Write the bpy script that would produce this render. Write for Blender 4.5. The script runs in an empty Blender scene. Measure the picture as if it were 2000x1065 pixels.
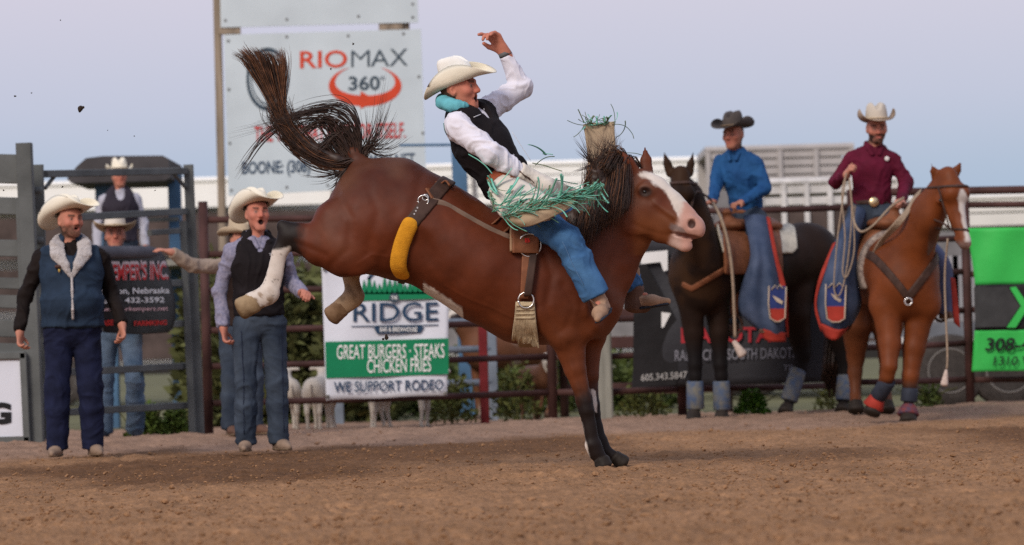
import bpy, math, random
import numpy as np
from mathutils import Matrix, Vector
random.seed(7); RNG = np.random.default_rng(7)
R = math.radians
SC = bpy.context.scene
COL = SC.collection

# ------------------------------------------------------------------ camera
HC = 0.70; FPX = 7260.0; PITCH = R(1.195); ROLL = R(-1.6)
cam_d = bpy.data.cameras.new('camera'); cam = bpy.data.objects.new('camera', cam_d); COL.objects.link(cam)
cam.matrix_world = Matrix.Translation((0, 0, HC)) @ Matrix.Rotation(R(90) + PITCH, 4, 'X') @ Matrix.Rotation(ROLL, 4, 'Z')
cam_d.sensor_width = 36.0; cam_d.lens = FPX / 2000 * 36; cam_d.clip_start = 0.5; cam_d.clip_end = 3000
cam_d.dof.use_dof = True; cam_d.dof.focus_distance = 21.7; cam_d.dof.aperture_fstop = 3.0
SC.camera = cam
# ------------------------------------------------------------------ world: dusk sky, pink-lavender above a blue band
world = bpy.data.worlds.new('World'); SC.world = world; world.use_nodes = True
wn = world.node_tree.nodes; wl = world.node_tree.links; wn.clear()
SUN_EL, SUN_AZ = R(34), R(208)      # azimuth of the glow: behind the camera, to the left
sky = wn.new('ShaderNodeTexSky'); sky.sky_type = 'NISHITA'; sky.sun_disc = False
sky.sun_elevation = R(4); sky.sun_rotation = SUN_AZ
tc = wn.new('ShaderNodeTexCoord'); sep = wn.new('ShaderNodeSeparateXYZ'); wl.new(tc.outputs['Generated'], sep.inputs[0])
ramp = wn.new('ShaderNodeValToRGB'); wl.new(sep.outputs['Z'], ramp.inputs[0])
cr = ramp.color_ramp
cr.elements[0].position = 0.0; cr.elements[0].color = (.36, .50, .64, 1)
cr.elements[1].position = 1.0; cr.elements[1].color = (.50, .56, .74, 1)
for pos, c in ((.030, (.33, .465, .655, 1)), (.045, (.37, .475, .65, 1)), (.066, (.475, .515, .68, 1)), (.10, (.595, .565, .70, 1)), (.25, (.61, .60, .75, 1))):
    e = cr.elements.new(pos); e.color = c
mixw = wn.new('ShaderNodeMixRGB'); mixw.blend_type = 'ADD'; mixw.inputs[0].default_value = 0.02
wl.new(ramp.outputs[0], mixw.inputs[1]); wl.new(sky.outputs[0], mixw.inputs[2])
bg = wn.new('ShaderNodeBackground'); bg.inputs[1].default_value = 1.0
wl.new(mixw.outputs[0], bg.inputs[0])
wo = wn.new('ShaderNodeOutputWorld'); wl.new(bg.outputs[0], wo.inputs[0])
# ------------------------------------------------------------------ soft glow of the sunset behind the camera
sun_d = bpy.data.lights.new('sun', 'SUN'); sun = bpy.data.objects.new('sun', sun_d); COL.objects.link(sun)
sun_d.energy = 2.35; sun_d.angle = R(20); sun_d.color = (1.0, .90, .80)
sd = Vector((math.sin(SUN_AZ) * math.cos(SUN_EL), math.cos(SUN_AZ) * math.cos(SUN_EL), math.sin(SUN_EL)))
sun.rotation_euler = sd.to_track_quat('Z', 'Y').to_euler()
SC.view_settings.view_transform = 'Standard'; SC.view_settings.look = 'None'
SC.view_settings.exposure = 0.0; SC.view_settings.gamma = 1.0; SC.view_settings.use_curve_mapping = False
SC.cycles.use_denoising = False; SC.cycles.sample_clamp_indirect = 4; SC.cycles.max_bounces = 6; SC.cycles.diffuse_bounces = 3; SC.cycles.transparent_max_bounces = 8
# ------------------------------------------------------------------ coordinates
CM = np.array(cam.matrix_world)
def ray(px, py):
    d = np.array([(px - 1000) / FPX, -(py - 532.5) / FPX, -1.0])
    return CM[:3, :3] @ d
def W(px, py, Y):
    """world point seen at pixel (px,py) of the 2000 px photograph, at world depth Y"""
    d = ray(px, py); return np.array([0, 0, HC]) + d * (Y / d[1])
def G(px, py, z=0.0):
    d = ray(px, py); return np.array([0, 0, HC]) + d * ((z - HC) / d[2])
def topx(P, Y):
    Q = np.array(P, float).reshape(-1, 3).copy(); Q[:, 1] = Y
    q = (Q - np.array([0, 0, HC])) @ CM[:3, :3]
    return np.stack([1000 + FPX * q[:, 0] / -q[:, 2], 532.5 - FPX * q[:, 1] / -q[:, 2]], 1)
V3 = lambda *a: np.array(a, float)
def nrm(v): v = np.asarray(v, float); return v / (np.linalg.norm(v) + 1e-12)
def rotz(a): c, s = math.cos(a), math.sin(a); return np.array([[c, -s, 0], [s, c, 0], [0, 0, 1.]])
def rotx(a): c, s = math.cos(a), math.sin(a); return np.array([[1., 0, 0], [0, c, -s], [0, s, c]])
def roty(a): c, s = math.cos(a), math.sin(a); return np.array([[c, 0, s], [0, 1., 0], [-s, 0, c]])
# ------------------------------------------------------------------ noise
def vnoise(P, seed=0):
    P = np.asarray(P, np.float64); I = np.floor(P).astype(np.int64); F = P - I; F = F * F * (3 - 2 * F)
    def h(ix, iy, iz):
        n = (ix * 374761393 + iy * 668265263 + iz * 1274126177 + seed * 974634421) & 0xffffffff
        n = ((n ^ (n >> 13)) * 1274126177) & 0xffffffff; n = n ^ (n >> 16)
        return (n & 0xffff) / 32767.5 - 1
    x, y, z = I[..., 0], I[..., 1], I[..., 2]; fx, fy, fz = F[..., 0], F[..., 1], F[..., 2]
    def lx(y, z): return h(x, y, z) * (1 - fx) + h(x + 1, y, z) * fx
    def ly(z): return lx(y, z) * (1 - fy) + lx(y + 1, z) * fy
    return ly(z) * (1 - fz) + ly(z + 1) * fz
def fbm(P, o=4, seed=0):
    r = 0; a = 1; P = np.asarray(P, float)
    for i in range(o): r = r + a * vnoise(P, seed + i); P = P * 2.03 + 7.1; a *= .5
    return r
def sstep(a, b, x): t = np.clip((x - a) / (b - a), 0, 1); return t * t * (3 - 2 * t)
# ------------------------------------------------------------------ objects
ORIG = {}
def orig(o): return ORIG[o.name]
def link(o, parent=None, loc=(0, 0, 0)):
    COL.objects.link(o)
    if parent is not None: o.parent = parent; ORIG[o.name] = ORIG[parent.name]
    else: o.location = tuple(float(c) for c in loc); ORIG[o.name] = np.array(loc, float)
    return o
def tag(o, label=None, cat=None, group=None, kind=None):
    if label: o['label'] = label
    if cat: o['category'] = cat
    if group: o['group'] = group
    if kind: o['kind'] = kind
    return o
def thing(name, label, cat, loc, group=None):
    o = bpy.data.objects.new(name, None); o.empty_display_size = .1; link(o, None, loc)
    return tag(o, label, cat, group)
def mesh_data(name, V, F, mat=None, smooth=False, col=None):
    V = np.asarray(V, np.float32)
    me = bpy.data.meshes.new(name)
    if isinstance(F, np.ndarray):
        n, k = F.shape; me.vertices.add(len(V)); me.vertices.foreach_set('co', V.ravel())
        me.loops.add(n * k); me.loops.foreach_set('vertex_index', F.astype(np.int32).ravel())
        me.polygons.add(n); me.polygons.foreach_set('loop_start', np.arange(0, n * k, k, dtype=np.int32))
        me.update(calc_edges=True)
    else:
        me.from_pydata([tuple(v) for v in V.tolist()], [], F); me.update()
    me.polygons.foreach_set('use_smooth', np.full(len(me.polygons), smooth)); me.validate()
    if col is not None:
        a = me.attributes.new('col', 'FLOAT_COLOR', 'POINT')
        c = np.ones((len(V), 4), np.float32); c[:, :3] = col; a.data.foreach_set('color', c.ravel())
    if mat: me.materials.append(mat)
    return me
def obj(name, V, F, mat, parent=None, smooth=False, col=None, loc=None):
    V = np.asarray(V, float)
    if parent is not None: off = ORIG[parent.name]
    else: off = np.array(loc, float) if loc is not None else np.array([(V[:, 0].min() + V[:, 0].max()) / 2, (V[:, 1].min() + V[:, 1].max()) / 2, V[:, 2].min()])
    o = bpy.data.objects.new(name, mesh_data(name, V - off, F, mat, smooth, col))
    return link(o, parent, off)
def topobj(name, V, F, mat, label, cat, group=None, kind=None, **k):
    return tag(obj(name, V, F, mat, None, **k), label, cat, group, kind)
class MB:
    def __init__(s): s.v = []; s.f = []; s.n = 0; s.c = []
    def add(s, V, F, col=None):
        V = np.asarray(V, float); s.v.append(V); s.f += [tuple(int(i) + s.n for i in f) for f in F]; s.n += len(V)
        if col is not None: s.c.append(np.tile(np.asarray(col, float), (len(V), 1)) if np.ndim(col) == 1 else col)
        return s
    def box(s, a, b, bev=0): return s.add(*boxm(a, b))
    def tube(s, pts, r, n=8, col=None): return s.add(*tube(pts, r, n), col=col)
    def get(s): return np.concatenate(s.v), s.f
    def build(s, name, mat, parent=None, smooth=False, **k):
        V, F = s.get(); c = np.concatenate(s.c) if s.c else None
        return obj(name, V, F, mat, parent, smooth, c, **k)
def boxm(a, b):
    (x0, y0, z0), (x1, y1, z1) = a, b
    return [(x0, y0, z0), (x1, y0, z0), (x1, y1, z0), (x0, y1, z0), (x0, y0, z1), (x1, y0, z1), (x1, y1, z1), (x0, y1, z1)], \
        [(0, 3, 2, 1), (4, 5, 6, 7), (0, 1, 5, 4), (1, 2, 6, 5), (2, 3, 7, 6), (3, 0, 4, 7)]
def beam(a, b, w, d, up=(0, 0, 1), bev=.006):
    """a square bar from a to b, w across (perpendicular to up), d along up-ish, chamfered edges"""
    a = np.asarray(a, float); b = np.asarray(b, float); t = nrm(b - a); u = np.cross(t, up)
    if np.linalg.norm(u) < 1e-3: u = np.cross(t, (0, 1, 0))
    u = nrm(u); v = np.cross(u, t); c = min(bev, w / 3, d / 3); hw, hd = w / 2, d / 2
    prof = [(-hw + c, -hd), (hw - c, -hd), (hw, -hd + c), (hw, hd - c), (hw - c, hd), (-hw + c, hd), (-hw, hd - c), (-hw, -hd + c)]
    V = [p + u * x + v * y for p in (a, b) for x, y in prof]
    F = [(i, (i + 1) % 8, 8 + (i + 1) % 8, 8 + i) for i in range(8)] + [tuple(range(7, -1, -1)), tuple(range(8, 16))]
    return np.array(V), F
def tube(pts, r, n=8, flat=None):
    P = np.asarray(pts, float); m = len(P); rr = np.full(m, r, float) if np.isscalar(r) else np.asarray(r, float)
    T = np.gradient(P, axis=0); T /= np.linalg.norm(T, axis=1)[:, None] + 1e-12
    ref = V3(0, 0, 1) if abs(T[0][2]) < .9 else V3(1, 0, 0)
    u = nrm(np.cross(T[0], ref)); V = []
    for i in range(m):
        u = nrm(u - T[i] * np.dot(u, T[i])); w = np.cross(T[i], u)
        for k in range(n):
            a = 2 * math.pi * k / n
            V.append(P[i] + rr[i] * (u * math.cos(a) + w * math.sin(a) * (flat or 1)))
    F = []
    for i in range(m - 1):
        for k in range(n):
            F.append((i * n + k, i * n + (k + 1) % n, (i + 1) * n + (k + 1) % n, (i + 1) * n + k))
    F += [tuple(range(n - 1, -1, -1)), tuple(range((m - 1) * n, m * n))]
    return np.array(V), F
def spline(pts, n=6):
    P = np.asarray(pts, float); Q = np.vstack([2 * P[0] - P[1], P, 2 * P[-1] - P[-2]]); out = []
    for i in range(1, len(Q) - 2):
        p0, p1, p2, p3 = Q[i - 1:i + 3]
        for t in np.linspace(0, 1, n, endpoint=False):
            out.append(.5 * ((2 * p1) + (p2 - p0) * t + (2 * p0 - 5 * p1 + 4 * p2 - p3) * t * t + (3 * p1 - p0 - 3 * p2 + p3) * t ** 3))
    out.append(P[-1]); return np.array(out)
def lathe(prof, c, axis=(0, 0, 1), n=24):
    """profile of (radius, height) about axis through c"""
    ax = nrm(axis); u = nrm(np.cross(ax, V3(0, 1, 0) if abs(ax[1]) < .9 else V3(1, 0, 0))); w = np.cross(ax, u); V = []
    for r, h in prof:
        for k in range(n):
            a = 2 * math.pi * k / n; V.append(np.asarray(c) + ax * h + r * (u * math.cos(a) + w * math.sin(a)))
    F = [(i * n + k, i * n + (k + 1) % n, (i + 1) * n + (k + 1) % n, (i + 1) * n + k) for i in range(len(prof) - 1) for k in range(n)]
    F += [tuple(range(n - 1, -1, -1)), tuple(range((len(prof) - 1) * n, len(prof) * n))]
    return np.array(V), F
def sheet(Gd, th, sub=4):
    """grid of control points [r][c] -> smooth sheet with thickness th"""
    C = np.array(Gd, float)
    rows = np.array([spline(r, sub) for r in C]); full = np.array([spline(rows[:, j], sub) for j in range(rows.shape[1])]).transpose(1, 0, 2)
    n, m, _ = full.shape; du = np.gradient(full, axis=1); dv = np.gradient(full, axis=0)
    N = np.cross(du, dv); N /= np.linalg.norm(N, axis=2)[..., None] + 1e-12
    A = (full + N * th / 2).reshape(-1, 3); B = (full - N * th / 2).reshape(-1, 3); o = n * m; F = []
    for i in range(n - 1):
        for j in range(m - 1):
            a, b, c, d = i * m + j, i * m + j + 1, (i + 1) * m + j + 1, (i + 1) * m + j
            F += [(a, b, c, d), (o + d, o + c, o + b, o + a)]
    for i in range(n - 1):
        a, d = i * m, (i + 1) * m; F.append((a, d, o + d, o + a)); a, d = i * m + m - 1, (i + 1) * m + m - 1; F.append((d, a, o + a, o + d))
    for j in range(m - 1):
        F.append((j + 1, j, o + j, o + j + 1)); a = (n - 1) * m + j; F.append((a, a + 1, o + a + 1, o + a))
    return np.vstack([A, B]), F, full
# ------------------------------------------------------------------ materials
MATS = {}
def mat(name, color, rough=.8, var=.15, vscale=6., bump=.3, bscale=60., attr=False, metal=0., spec=.16, sheen=0., color2=None, stretch=(1, 1, 1), bdist=.003, detail=5.):
    if name in MATS: return MATS[name]
    m = bpy.data.materials.new(name); m.use_nodes = True; MATS[name] = m
    N = m.node_tree.nodes; L = m.node_tree.links; b = N['Principled BSDF']
    b.inputs['Roughness'].default_value = rough; b.inputs['Metallic'].default_value = metal; b.inputs['Specular IOR Level'].default_value = spec
    if sheen: b.inputs['Sheen Weight'].default_value = sheen
    tc = N.new('ShaderNodeTexCoord'); mp = N.new('ShaderNodeMapping'); L.new(tc.outputs['Object'], mp.inputs[0]); mp.inputs['Scale'].default_value = stretch
    n1 = N.new('ShaderNodeTexNoise'); n1.inputs['Scale'].default_value = vscale; n1.inputs['Detail'].default_value = detail; L.new(mp.outputs[0], n1.inputs['Vector'])
    cm = N.new('ShaderNodeValToRGB'); L.new(n1.outputs['Fac'], cm.inputs[0]); c = np.array(color[:3]); c2 = np.array(color2[:3]) if color2 is not None else None
    lo = c * (1 - var) if c2 is None else c; hi = np.minimum(c * (1 + var), .95) if c2 is None else c2
    cm.color_ramp.elements[0].position = .32; cm.color_ramp.elements[0].color = (*lo, 1); cm.color_ramp.elements[1].position = .68; cm.color_ramp.elements[1].color = (*hi, 1)
    out = cm.outputs[0]
    if attr:
        at = N.new('ShaderNodeAttribute'); at.attribute_name = 'col'
        mx = N.new('ShaderNodeMixRGB'); mx.blend_type = 'MULTIPLY'; mx.inputs[0].default_value = 1; L.new(at.outputs['Color'], mx.inputs[1]); L.new(out, mx.inputs[2]); out = mx.outputs[0]
    L.new(out, b.inputs['Base Color'])
    if bump:
        n2 = N.new('ShaderNodeTexNoise'); n2.inputs['Scale'].default_value = bscale; n2.inputs['Detail'].default_value = 4; L.new(mp.outputs[0], n2.inputs['Vector'])
        bp = N.new('ShaderNodeBump'); bp.inputs['Strength'].default_value = bump; bp.inputs['Distance'].default_value = bdist; L.new(n2.outputs['Fac'], bp.inputs['Height']); L.new(bp.outputs[0], b.inputs['Normal'])
    return m
# ------------------------------------------------------------------ implicit bodies
class Sdf:
    def __init__(s): s.p = []
    def seg(s, a, b, ra, rb=None, side=(0, 1, 0), k=.02, cap=1., sub=False, tag=None):
        a = np.asarray(a, float); b = np.asarray(b, float); rb = ra if rb is None else rb
        ra = (ra, ra) if np.isscalar(ra) else tuple(ra); rb = (rb, rb) if np.isscalar(rb) else tuple(rb)
        if np.linalg.norm(b - a) < 1e-6: b = a + V3(0, 0, 1e-4)
        s.p.append((a, b, ra, rb, np.asarray(side, float), k, cap, sub, tag)); return s
    def ball(s, c, r, R=None, k=.02, sub=False, tag=None):
        """ellipsoid: r=(rx,ry,rz) in frame R (columns = axes)"""
        R = np.eye(3) if R is None else R; r = (r, r, r) if np.isscalar(r) else r; c = np.asarray(c, float)
        s.p.append((c - R[:, 2] * 1e-4, c + R[:, 2] * 1e-4, (r[0], r[1]), (r[0], r[1]), R[:, 0], k, r[2] / ((r[0] + r[1]) / 2), sub, tag)); return s
    def chain(s, pts, rads, **kw):
        for i in range(len(pts) - 1): s.seg(pts[i], pts[i + 1], rads[i], rads[i + 1], **kw)
        return s
    def only(s, tags, grow=0.): 
        q = Sdf()
        for (a, b, ra, rb, sd, k, cap, sub, tg) in s.p:
            if tg in tags and not sub: q.p.append((a, b, tuple(r + grow for r in ra), tuple(r + grow for r in rb), sd, k, cap, sub, tg))
        return q
    def bounds(s, pad):
        lo = np.full(3, 1e9); hi = -lo
        for (a, b, ra, rb, sd, k, cap, sub, tg) in s.p:
            if sub: continue
            m = max(*ra, *rb) * max(1, cap); lo = np.minimum(lo, np.minimum(a, b) - m); hi = np.maximum(hi, np.maximum(a, b) + m)
        return lo - pad, hi + pad
    def field(s, h, box=None, pad=.03):
        lo, hi = s.bounds(pad) if box is None else (np.array(box[0], float), np.array(box[1], float))
        n = np.ceil((hi - lo) / h).astype(int) + 1
        ax = [(lo[i] + h * np.arange(n[i])).astype(np.float32) for i in range(3)]
        D = np.full(n, .5, np.float32)
        for (a, b, ra, rb, sd, k, cap, sub, tg) in s.p:
            m = max(*ra, *rb) * max(1, cap) + k + max(pad, 3 * h)
            i0 = np.clip(np.floor((np.minimum(a, b) - m - lo) / h).astype(int), 0, n); i1 = np.clip(np.ceil((np.maximum(a, b) + m - lo) / h).astype(int) + 1, 0, n)
            if (i1 <= i0).any(): continue
            sl = tuple(slice(i0[i], i1[i]) for i in range(3))
            X = ax[0][sl[0]][:, None, None] - np.float32(a[0]); Y = ax[1][sl[1]][None, :, None] - np.float32(a[1]); Z = ax[2][sl[2]][None, None, :] - np.float32(a[2])
            ab = b - a; L = np.linalg.norm(ab); w = ab / L; u = sd - w * np.dot(sd, w)
            if np.linalg.norm(u) < 1e-3: u = np.cross(w, V3(1, .3, .2))
            u = nrm(u); v = np.cross(w, u); f = np.float32
            q = lambda e: f(e[0]) * X + f(e[1]) * Y + f(e[2]) * Z
            qw = q(w); t = np.clip(qw / f(L), 0, 1); qw = qw - t * f(L); qu = q(u); qv = q(v)
            ru = f(ra[0]) + t * f(rb[0] - ra[0]); rv = f(ra[1]) + t * f(rb[1] - ra[1]); rw = (ru + rv) * f(.5 * cap)
            a1 = qu / ru; a2 = qv / rv; a3 = qw / rw
            k0 = np.sqrt(a1 * a1 + a2 * a2 + a3 * a3); k1 = np.sqrt((a1 / ru) ** 2 + (a2 / rv) ** 2 + (a3 / rw) ** 2) + f(1e-6)
            d = k0 * (k0 - 1) / k1; d = np.where(k0 < .02, -np.minimum(ru, rv), d).astype(np.float32)
            E = D[sl]
            if sub:
                d = -d; hh = np.maximum(k - np.abs(E - d), 0); D[sl] = np.maximum(E, d) + hh * hh * f(.25 / max(k, 1e-5))
            else:
                hh = np.maximum(k - np.abs(E - d), 0); D[sl] = np.minimum(E, d) - hh * hh * f(.25 / max(k, 1e-5))
        return D, ax, lo
    def mesh(s, h, box=None, post=None, pad=.03):
        D, ax, lo = s.field(h, box, pad)
        if post is not None: D = post(D, ax[0][:, None, None], ax[1][None, :, None], ax[2][None, None, :]).astype(np.float32)
        D[0], D[-1] = np.maximum(D[0], 1e-4), np.maximum(D[-1], 1e-4); D[:, 0], D[:, -1] = np.maximum(D[:, 0], 1e-4), np.maximum(D[:, -1], 1e-4)
        D[:, :, 0], D[:, :, -1] = np.maximum(D[:, :, 0], 1e-4), np.maximum(D[:, :, -1], 1e-4)
        return surfnets(D, lo, h)
def surfnets(D, lo, h):
    S = D < 0; c = [S[i:S.shape[0] - 1 + i, j:S.shape[1] - 1 + j, k:S.shape[2] - 1 + k] for i in (0, 1) for j in (0, 1) for k in (0, 1)]
    o = c[0].copy(); a = c[0].copy()
    for q in c[1:]: o |= q; a &= q
    act = o & ~a; I = np.argwhere(act); n = len(I)
    idx = np.full(act.shape, -1, np.int32); idx[act] = np.arange(n)
    offs = [(i, j, k) for i in (0, 1) for j in (0, 1) for k in (0, 1)]
    val = [D[I[:, 0] + f[0], I[:, 1] + f[1], I[:, 2] + f[2]] for f in offs]
    acc = np.zeros((n, 3)); cnt = np.zeros(n)
    for p in range(8):
        for q in range(p + 1, 8):
            df = np.array(offs[q]) - np.array(offs[p])
            if np.abs(df).sum() != 1: continue
            m = (val[p] < 0) != (val[q] < 0); t = val[p] / np.where(m, val[p] - val[q], 1)
            acc += np.where(m, 1, 0)[:, None] * (np.array(offs[p]) + t[:, None] * df); cnt += m
    V = lo + h * (I + acc / cnt[:, None]); Q = []
    for x in range(3):
        y, z = (x + 1) % 3, (x + 2) % 3
        s0 = [slice(None)] * 3; s1 = [slice(None)] * 3; s0[x] = slice(0, -1); s1[x] = slice(1, None)
        A = S[tuple(s0)]; B = S[tuple(s1)]; E = np.argwhere(A != B)
        E = E[(E[:, y] > 0) & (E[:, z] > 0) & (E[:, y] < S.shape[y] - 1) & (E[:, z] < S.shape[z] - 1)]
        def at(dy, dz): T = E.copy(); T[:, y] += dy; T[:, z] += dz; return idx[T[:, 0], T[:, 1], T[:, 2]]
        q = np.stack([at(-1, -1), at(0, -1), at(0, 0), at(-1, 0)], 1)
        ins = A[E[:, 0], E[:, 1], E[:, 2]]; q[~ins] = q[~ins][:, ::-1]; Q.append(q)
    return V, np.concatenate(Q)
def vnormals(V, F):
    N = np.zeros_like(V); fn = np.cross(V[F[:, 2]] - V[F[:, 0]], V[F[:, 3]] - V[F[:, 1]])
    for k in range(4):
        for ax in range(3): N[:, ax] += np.bincount(F[:, k], fn[:, ax], len(V))
    return N / (np.linalg.norm(N, axis=1)[:, None] + 1e-12)
def relax(V, F, it=2, lam=.5):
    E = np.concatenate([F[:, [0, 1]], F[:, [1, 2]], F[:, [2, 3]], F[:, [3, 0]]])
    deg = np.bincount(E[:, 0], minlength=len(V)) + np.bincount(E[:, 1], minlength=len(V))
    for _ in range(it):
        S = np.zeros_like(V)
        for ax in range(3): S[:, ax] = np.bincount(E[:, 0], V[E[:, 1], ax], len(V)) + np.bincount(E[:, 1], V[E[:, 0], ax], len(V))
        V = V + lam * (S / np.maximum(deg, 1)[:, None] - V)
    return V
def cloth(V, F, amp=.006, freq=9., seed=0, stretch=(1, 1, .6)):
    """push folds into a garment along its normals: broad sag, then warped creases"""
    N = vnormals(V, F); st = np.array(stretch); w = np.stack([vnoise(V * 5 + 3 * i, seed + 10 + i) for i in range(3)], 1)
    low = vnoise(V * freq * .55 * st + 9, seed); q = V * freq * st + w * .9
    r1 = 1 - np.abs(vnoise(q, seed + 1)) * 2; r2 = 1 - np.abs(vnoise(q * 2.1 + 5, seed + 3)) * 2
    crease = sstep(.25, 1, r1) * .9 + sstep(.3, 1, r2) * .45
    return V + N * (amp * (.55 * low + crease - .35))[:, None]
# ------------------------------------------------------------------ lettering
def text(body, org, ex, ez, w, h, m, parent, name='lettering', bold=0., th=.003, shear=0., nrmv=None, align_left=True):
    """flat raised letters filling w x h, lower-left at org, along ex / up ez"""
    cu = bpy.data.curves.new(name, 'FONT'); cu.body = body; cu.offset = bold; cu.shear = shear; cu.resolution_u = 3; cu.extrude = .01
    to = bpy.data.objects.new('tmp', cu); COL.objects.link(to); bpy.context.view_layer.update()
    me = bpy.data.meshes.new_from_object(to.evaluated_get(bpy.context.evaluated_depsgraph_get()))
    n = len(me.vertices); co = np.empty(n * 3, np.float32); me.vertices.foreach_get('co', co); co = co.reshape(-1, 3).astype(float)
    F = [tuple(p.vertices) for p in me.polygons]
    bpy.data.objects.remove(to); bpy.data.curves.remove(cu); bpy.data.meshes.remove(me)
    lo = co.min(0); hi = co.max(0); ex = nrm(ex); ez = nrm(ez); nv = np.cross(ex, ez) if nrmv is None else nrmv
    a = (co[:, 0] - lo[0]) / max(hi[0] - lo[0], 1e-6) * w; b = (co[:, 1] - lo[1]) / max(hi[1] - lo[1], 1e-6) * h; c = np.where(co[:, 2] > 0, th, .0005)
    V = np.asarray(org) + a[:, None] * ex + b[:, None] * ez + c[:, None] * nv
    return obj(name, V, F, m, parent)
# ------------------------------------------------------------------ arena ground
def edge_y(X): return 29.5 + .58 * X + .35 * np.sin(X * 1.7) + .15 * np.sin(X * 4.1 + 1)
def zg(X, Y):
    X = np.asarray(X, float); Y = np.asarray(Y, float); e = edge_y(X)
    b = sstep(0.2, 2.0, Y - e) * (1 - sstep(3.2, 5.5, Y - e))
    return .06 * b
def ground():
    nx, ny = 560, 860
    ys = 1 / np.linspace(1 / 11.0, 1 / 38.5, ny); s = np.linspace(-1, 1, nx)
    Yg, Sg = np.meshgrid(ys, s, indexing='ij'); Xg = Sg * (Yg * .152 + .25)
    P = np.stack([Xg, Yg, np.zeros_like(Xg)], -1)
    e = Yg - edge_y(Xg)
    z = zg(Xg, Yg)
    churn = 1 - .4 * sstep(-2, .5, e)
    z = z + .012 * fbm(P * V3(1.1, .8, 1), 2, 3) + churn * (.013 * fbm(P * V3(6, 5, 1), 3, 11) + .008 * np.abs(vnoise(P * V3(17, 15, 1), 5)) ** 1.0)
    cl = vnoise(P * V3(24, 22, 1), 21); z = z + churn * .010 * sstep(.35, .85, cl) + churn * .006 * vnoise(P * V3(42, 36, 1), 31) + .004 * vnoise(P * V3(85, 60, 1), 33)
    z = z + .022 * sstep(.3, 2, e) * (1 - sstep(3, 6, e)) * np.abs(fbm(P * V3(3.2, 2.5, 1), 3, 51))
    # hoof scuffs
    for _ in range(60):
        cy = RNG.uniform(14, 30); cx = RNG.uniform(-1, 1) * cy * .14; r = RNG.uniform(.07, .13)
        d2 = ((Xg - cx) ** 2 + ((Yg - cy) * .8) ** 2) / r ** 2
        z = z - .022 * np.exp(-d2 * 1.6) + .014 * np.exp(-(np.sqrt(d2) - 1.5) ** 2 * 3)
    V = np.stack([Xg, Yg, z - .012], -1).reshape(-1, 3)
    i = np.arange(nx * (ny - 1)).reshape(ny - 1, nx)[:, :-1].ravel()
    F = np.stack([i, i + 1, i + nx + 1, i + nx], 1)
    m = bpy.data.materials.new('dirt'); m.use_nodes = True; N = m.node_tree.nodes; L = m.node_tree.links; b = N['Principled BSDF']
    b.inputs['Roughness'].default_value = .95; b.inputs['Specular IOR Level'].default_value = .1
    at = N.new('ShaderNodeAttribute'); at.attribute_name = 'col'
    t = N.new('ShaderNodeTexCoord'); n1 = N.new('ShaderNodeTexNoise'); n1.inputs['Scale'].default_value = 30; n1.inputs['Detail'].default_value = 8; n1.inputs['Roughness'].default_value = .7
    L.new(t.outputs['Object'], n1.inputs['Vector']); r = N.new('ShaderNodeValToRGB'); L.new(n1.outputs['Fac'], r.inputs[0])
    r.color_ramp.elements[0].position = .3; r.color_ramp.elements[0].color = (.62, .6, .58, 1); r.color_ramp.elements[1].position = .7; r.color_ramp.elements[1].color = (1.25, 1.22, 1.2, 1)
    x = N.new('ShaderNodeMixRGB'); x.blend_type = 'MULTIPLY'; x.inputs[0].default_value = 1; L.new(at.outputs['Color'], x.inputs[1]); L.new(r.outputs[0], x.inputs[2]); L.new(x.outputs[0], b.inputs['Base Color'])
    n2 = N.new('ShaderNodeTexNoise'); n2.inputs['Scale'].default_value = 90; n2.inputs['Detail'].default_value = 6; L.new(t.outputs['Object'], n2.inputs['Vector'])
    bp = N.new('ShaderNodeBump'); bp.inputs['Strength'].default_value = .7; bp.inputs['Distance'].default_value = .012; L.new(n2.outputs['Fac'], bp.inputs['Height']); L.new(bp.outputs[0], b.inputs['Normal'])
    MATS['dirt'] = m
    # moist, raked arena soil / dry dust by the fence
    brown = V3(.305, .172, .090); damp = V3(.15, .078, .038); dust = V3(.31, .20, .138)
    f = sstep(-.3, .9, e + .5 * fbm(P * V3(1.5, .6, 1), 3, 77))[..., None]
    w = sstep(-.25, .5, fbm(P * V3(.5, .22, 1), 3, 91) + .45 * sstep(20, 27, Yg) - .3)[..., None] * (.15 + .85 * sstep(15.5, 20, Yg))[..., None]
    c = brown * (1 - w) + damp * w; c = c * (1 - f) + dust * f
    c = c * (1 + .16 * fbm(P * V3(7, 5, 1), 2, 17))[..., None]
    o = obj('arena_ground', V, F, m, None, True, c.reshape(-1, 3), loc=(0, 22, 0)); tag(o, kind='structure')
    # everything around and beyond: one sheet to the horizon with the arena sheet lying in its opening
    g = mat('pasture', (.13, .125, .06), .95, .3, .5, .4, 3.)
    x0 = .152 * 38.5 + .25; a = .152 * 11 + .25
    sd_ = mat('dirt_surround', (.26, .145, .077), .95, .22, 2.2, .8, 18., bdist=.02)
    inner = [(-a, 11), (a, 11), (x0, 38.5), (-x0, 38.5)]; q1 = [(-70, -70), (70, -70), (70, 38.5), (-70, 38.5)]; q2 = [(-900, -900), (900, -900), (900, 1800), (-900, 1800)]
    V = [(x, y, -.035) for x, y in inner + q1]
    tag(obj('arena_surround', V, [(4, 5, 1, 0), (5, 6, 2, 1), (7, 4, 0, 3)], sd_, loc=(0, 0, -.035)), kind='structure')
    V = [(x, y, -.035) for x, y in q1 + q2]
    tag(obj('ground', V, [(4, 5, 1, 0), (5, 6, 2, 1), (6, 7, 3, 2), (7, 4, 0, 3)], g, loc=(0, 0, -.035)), kind='structure')
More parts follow.
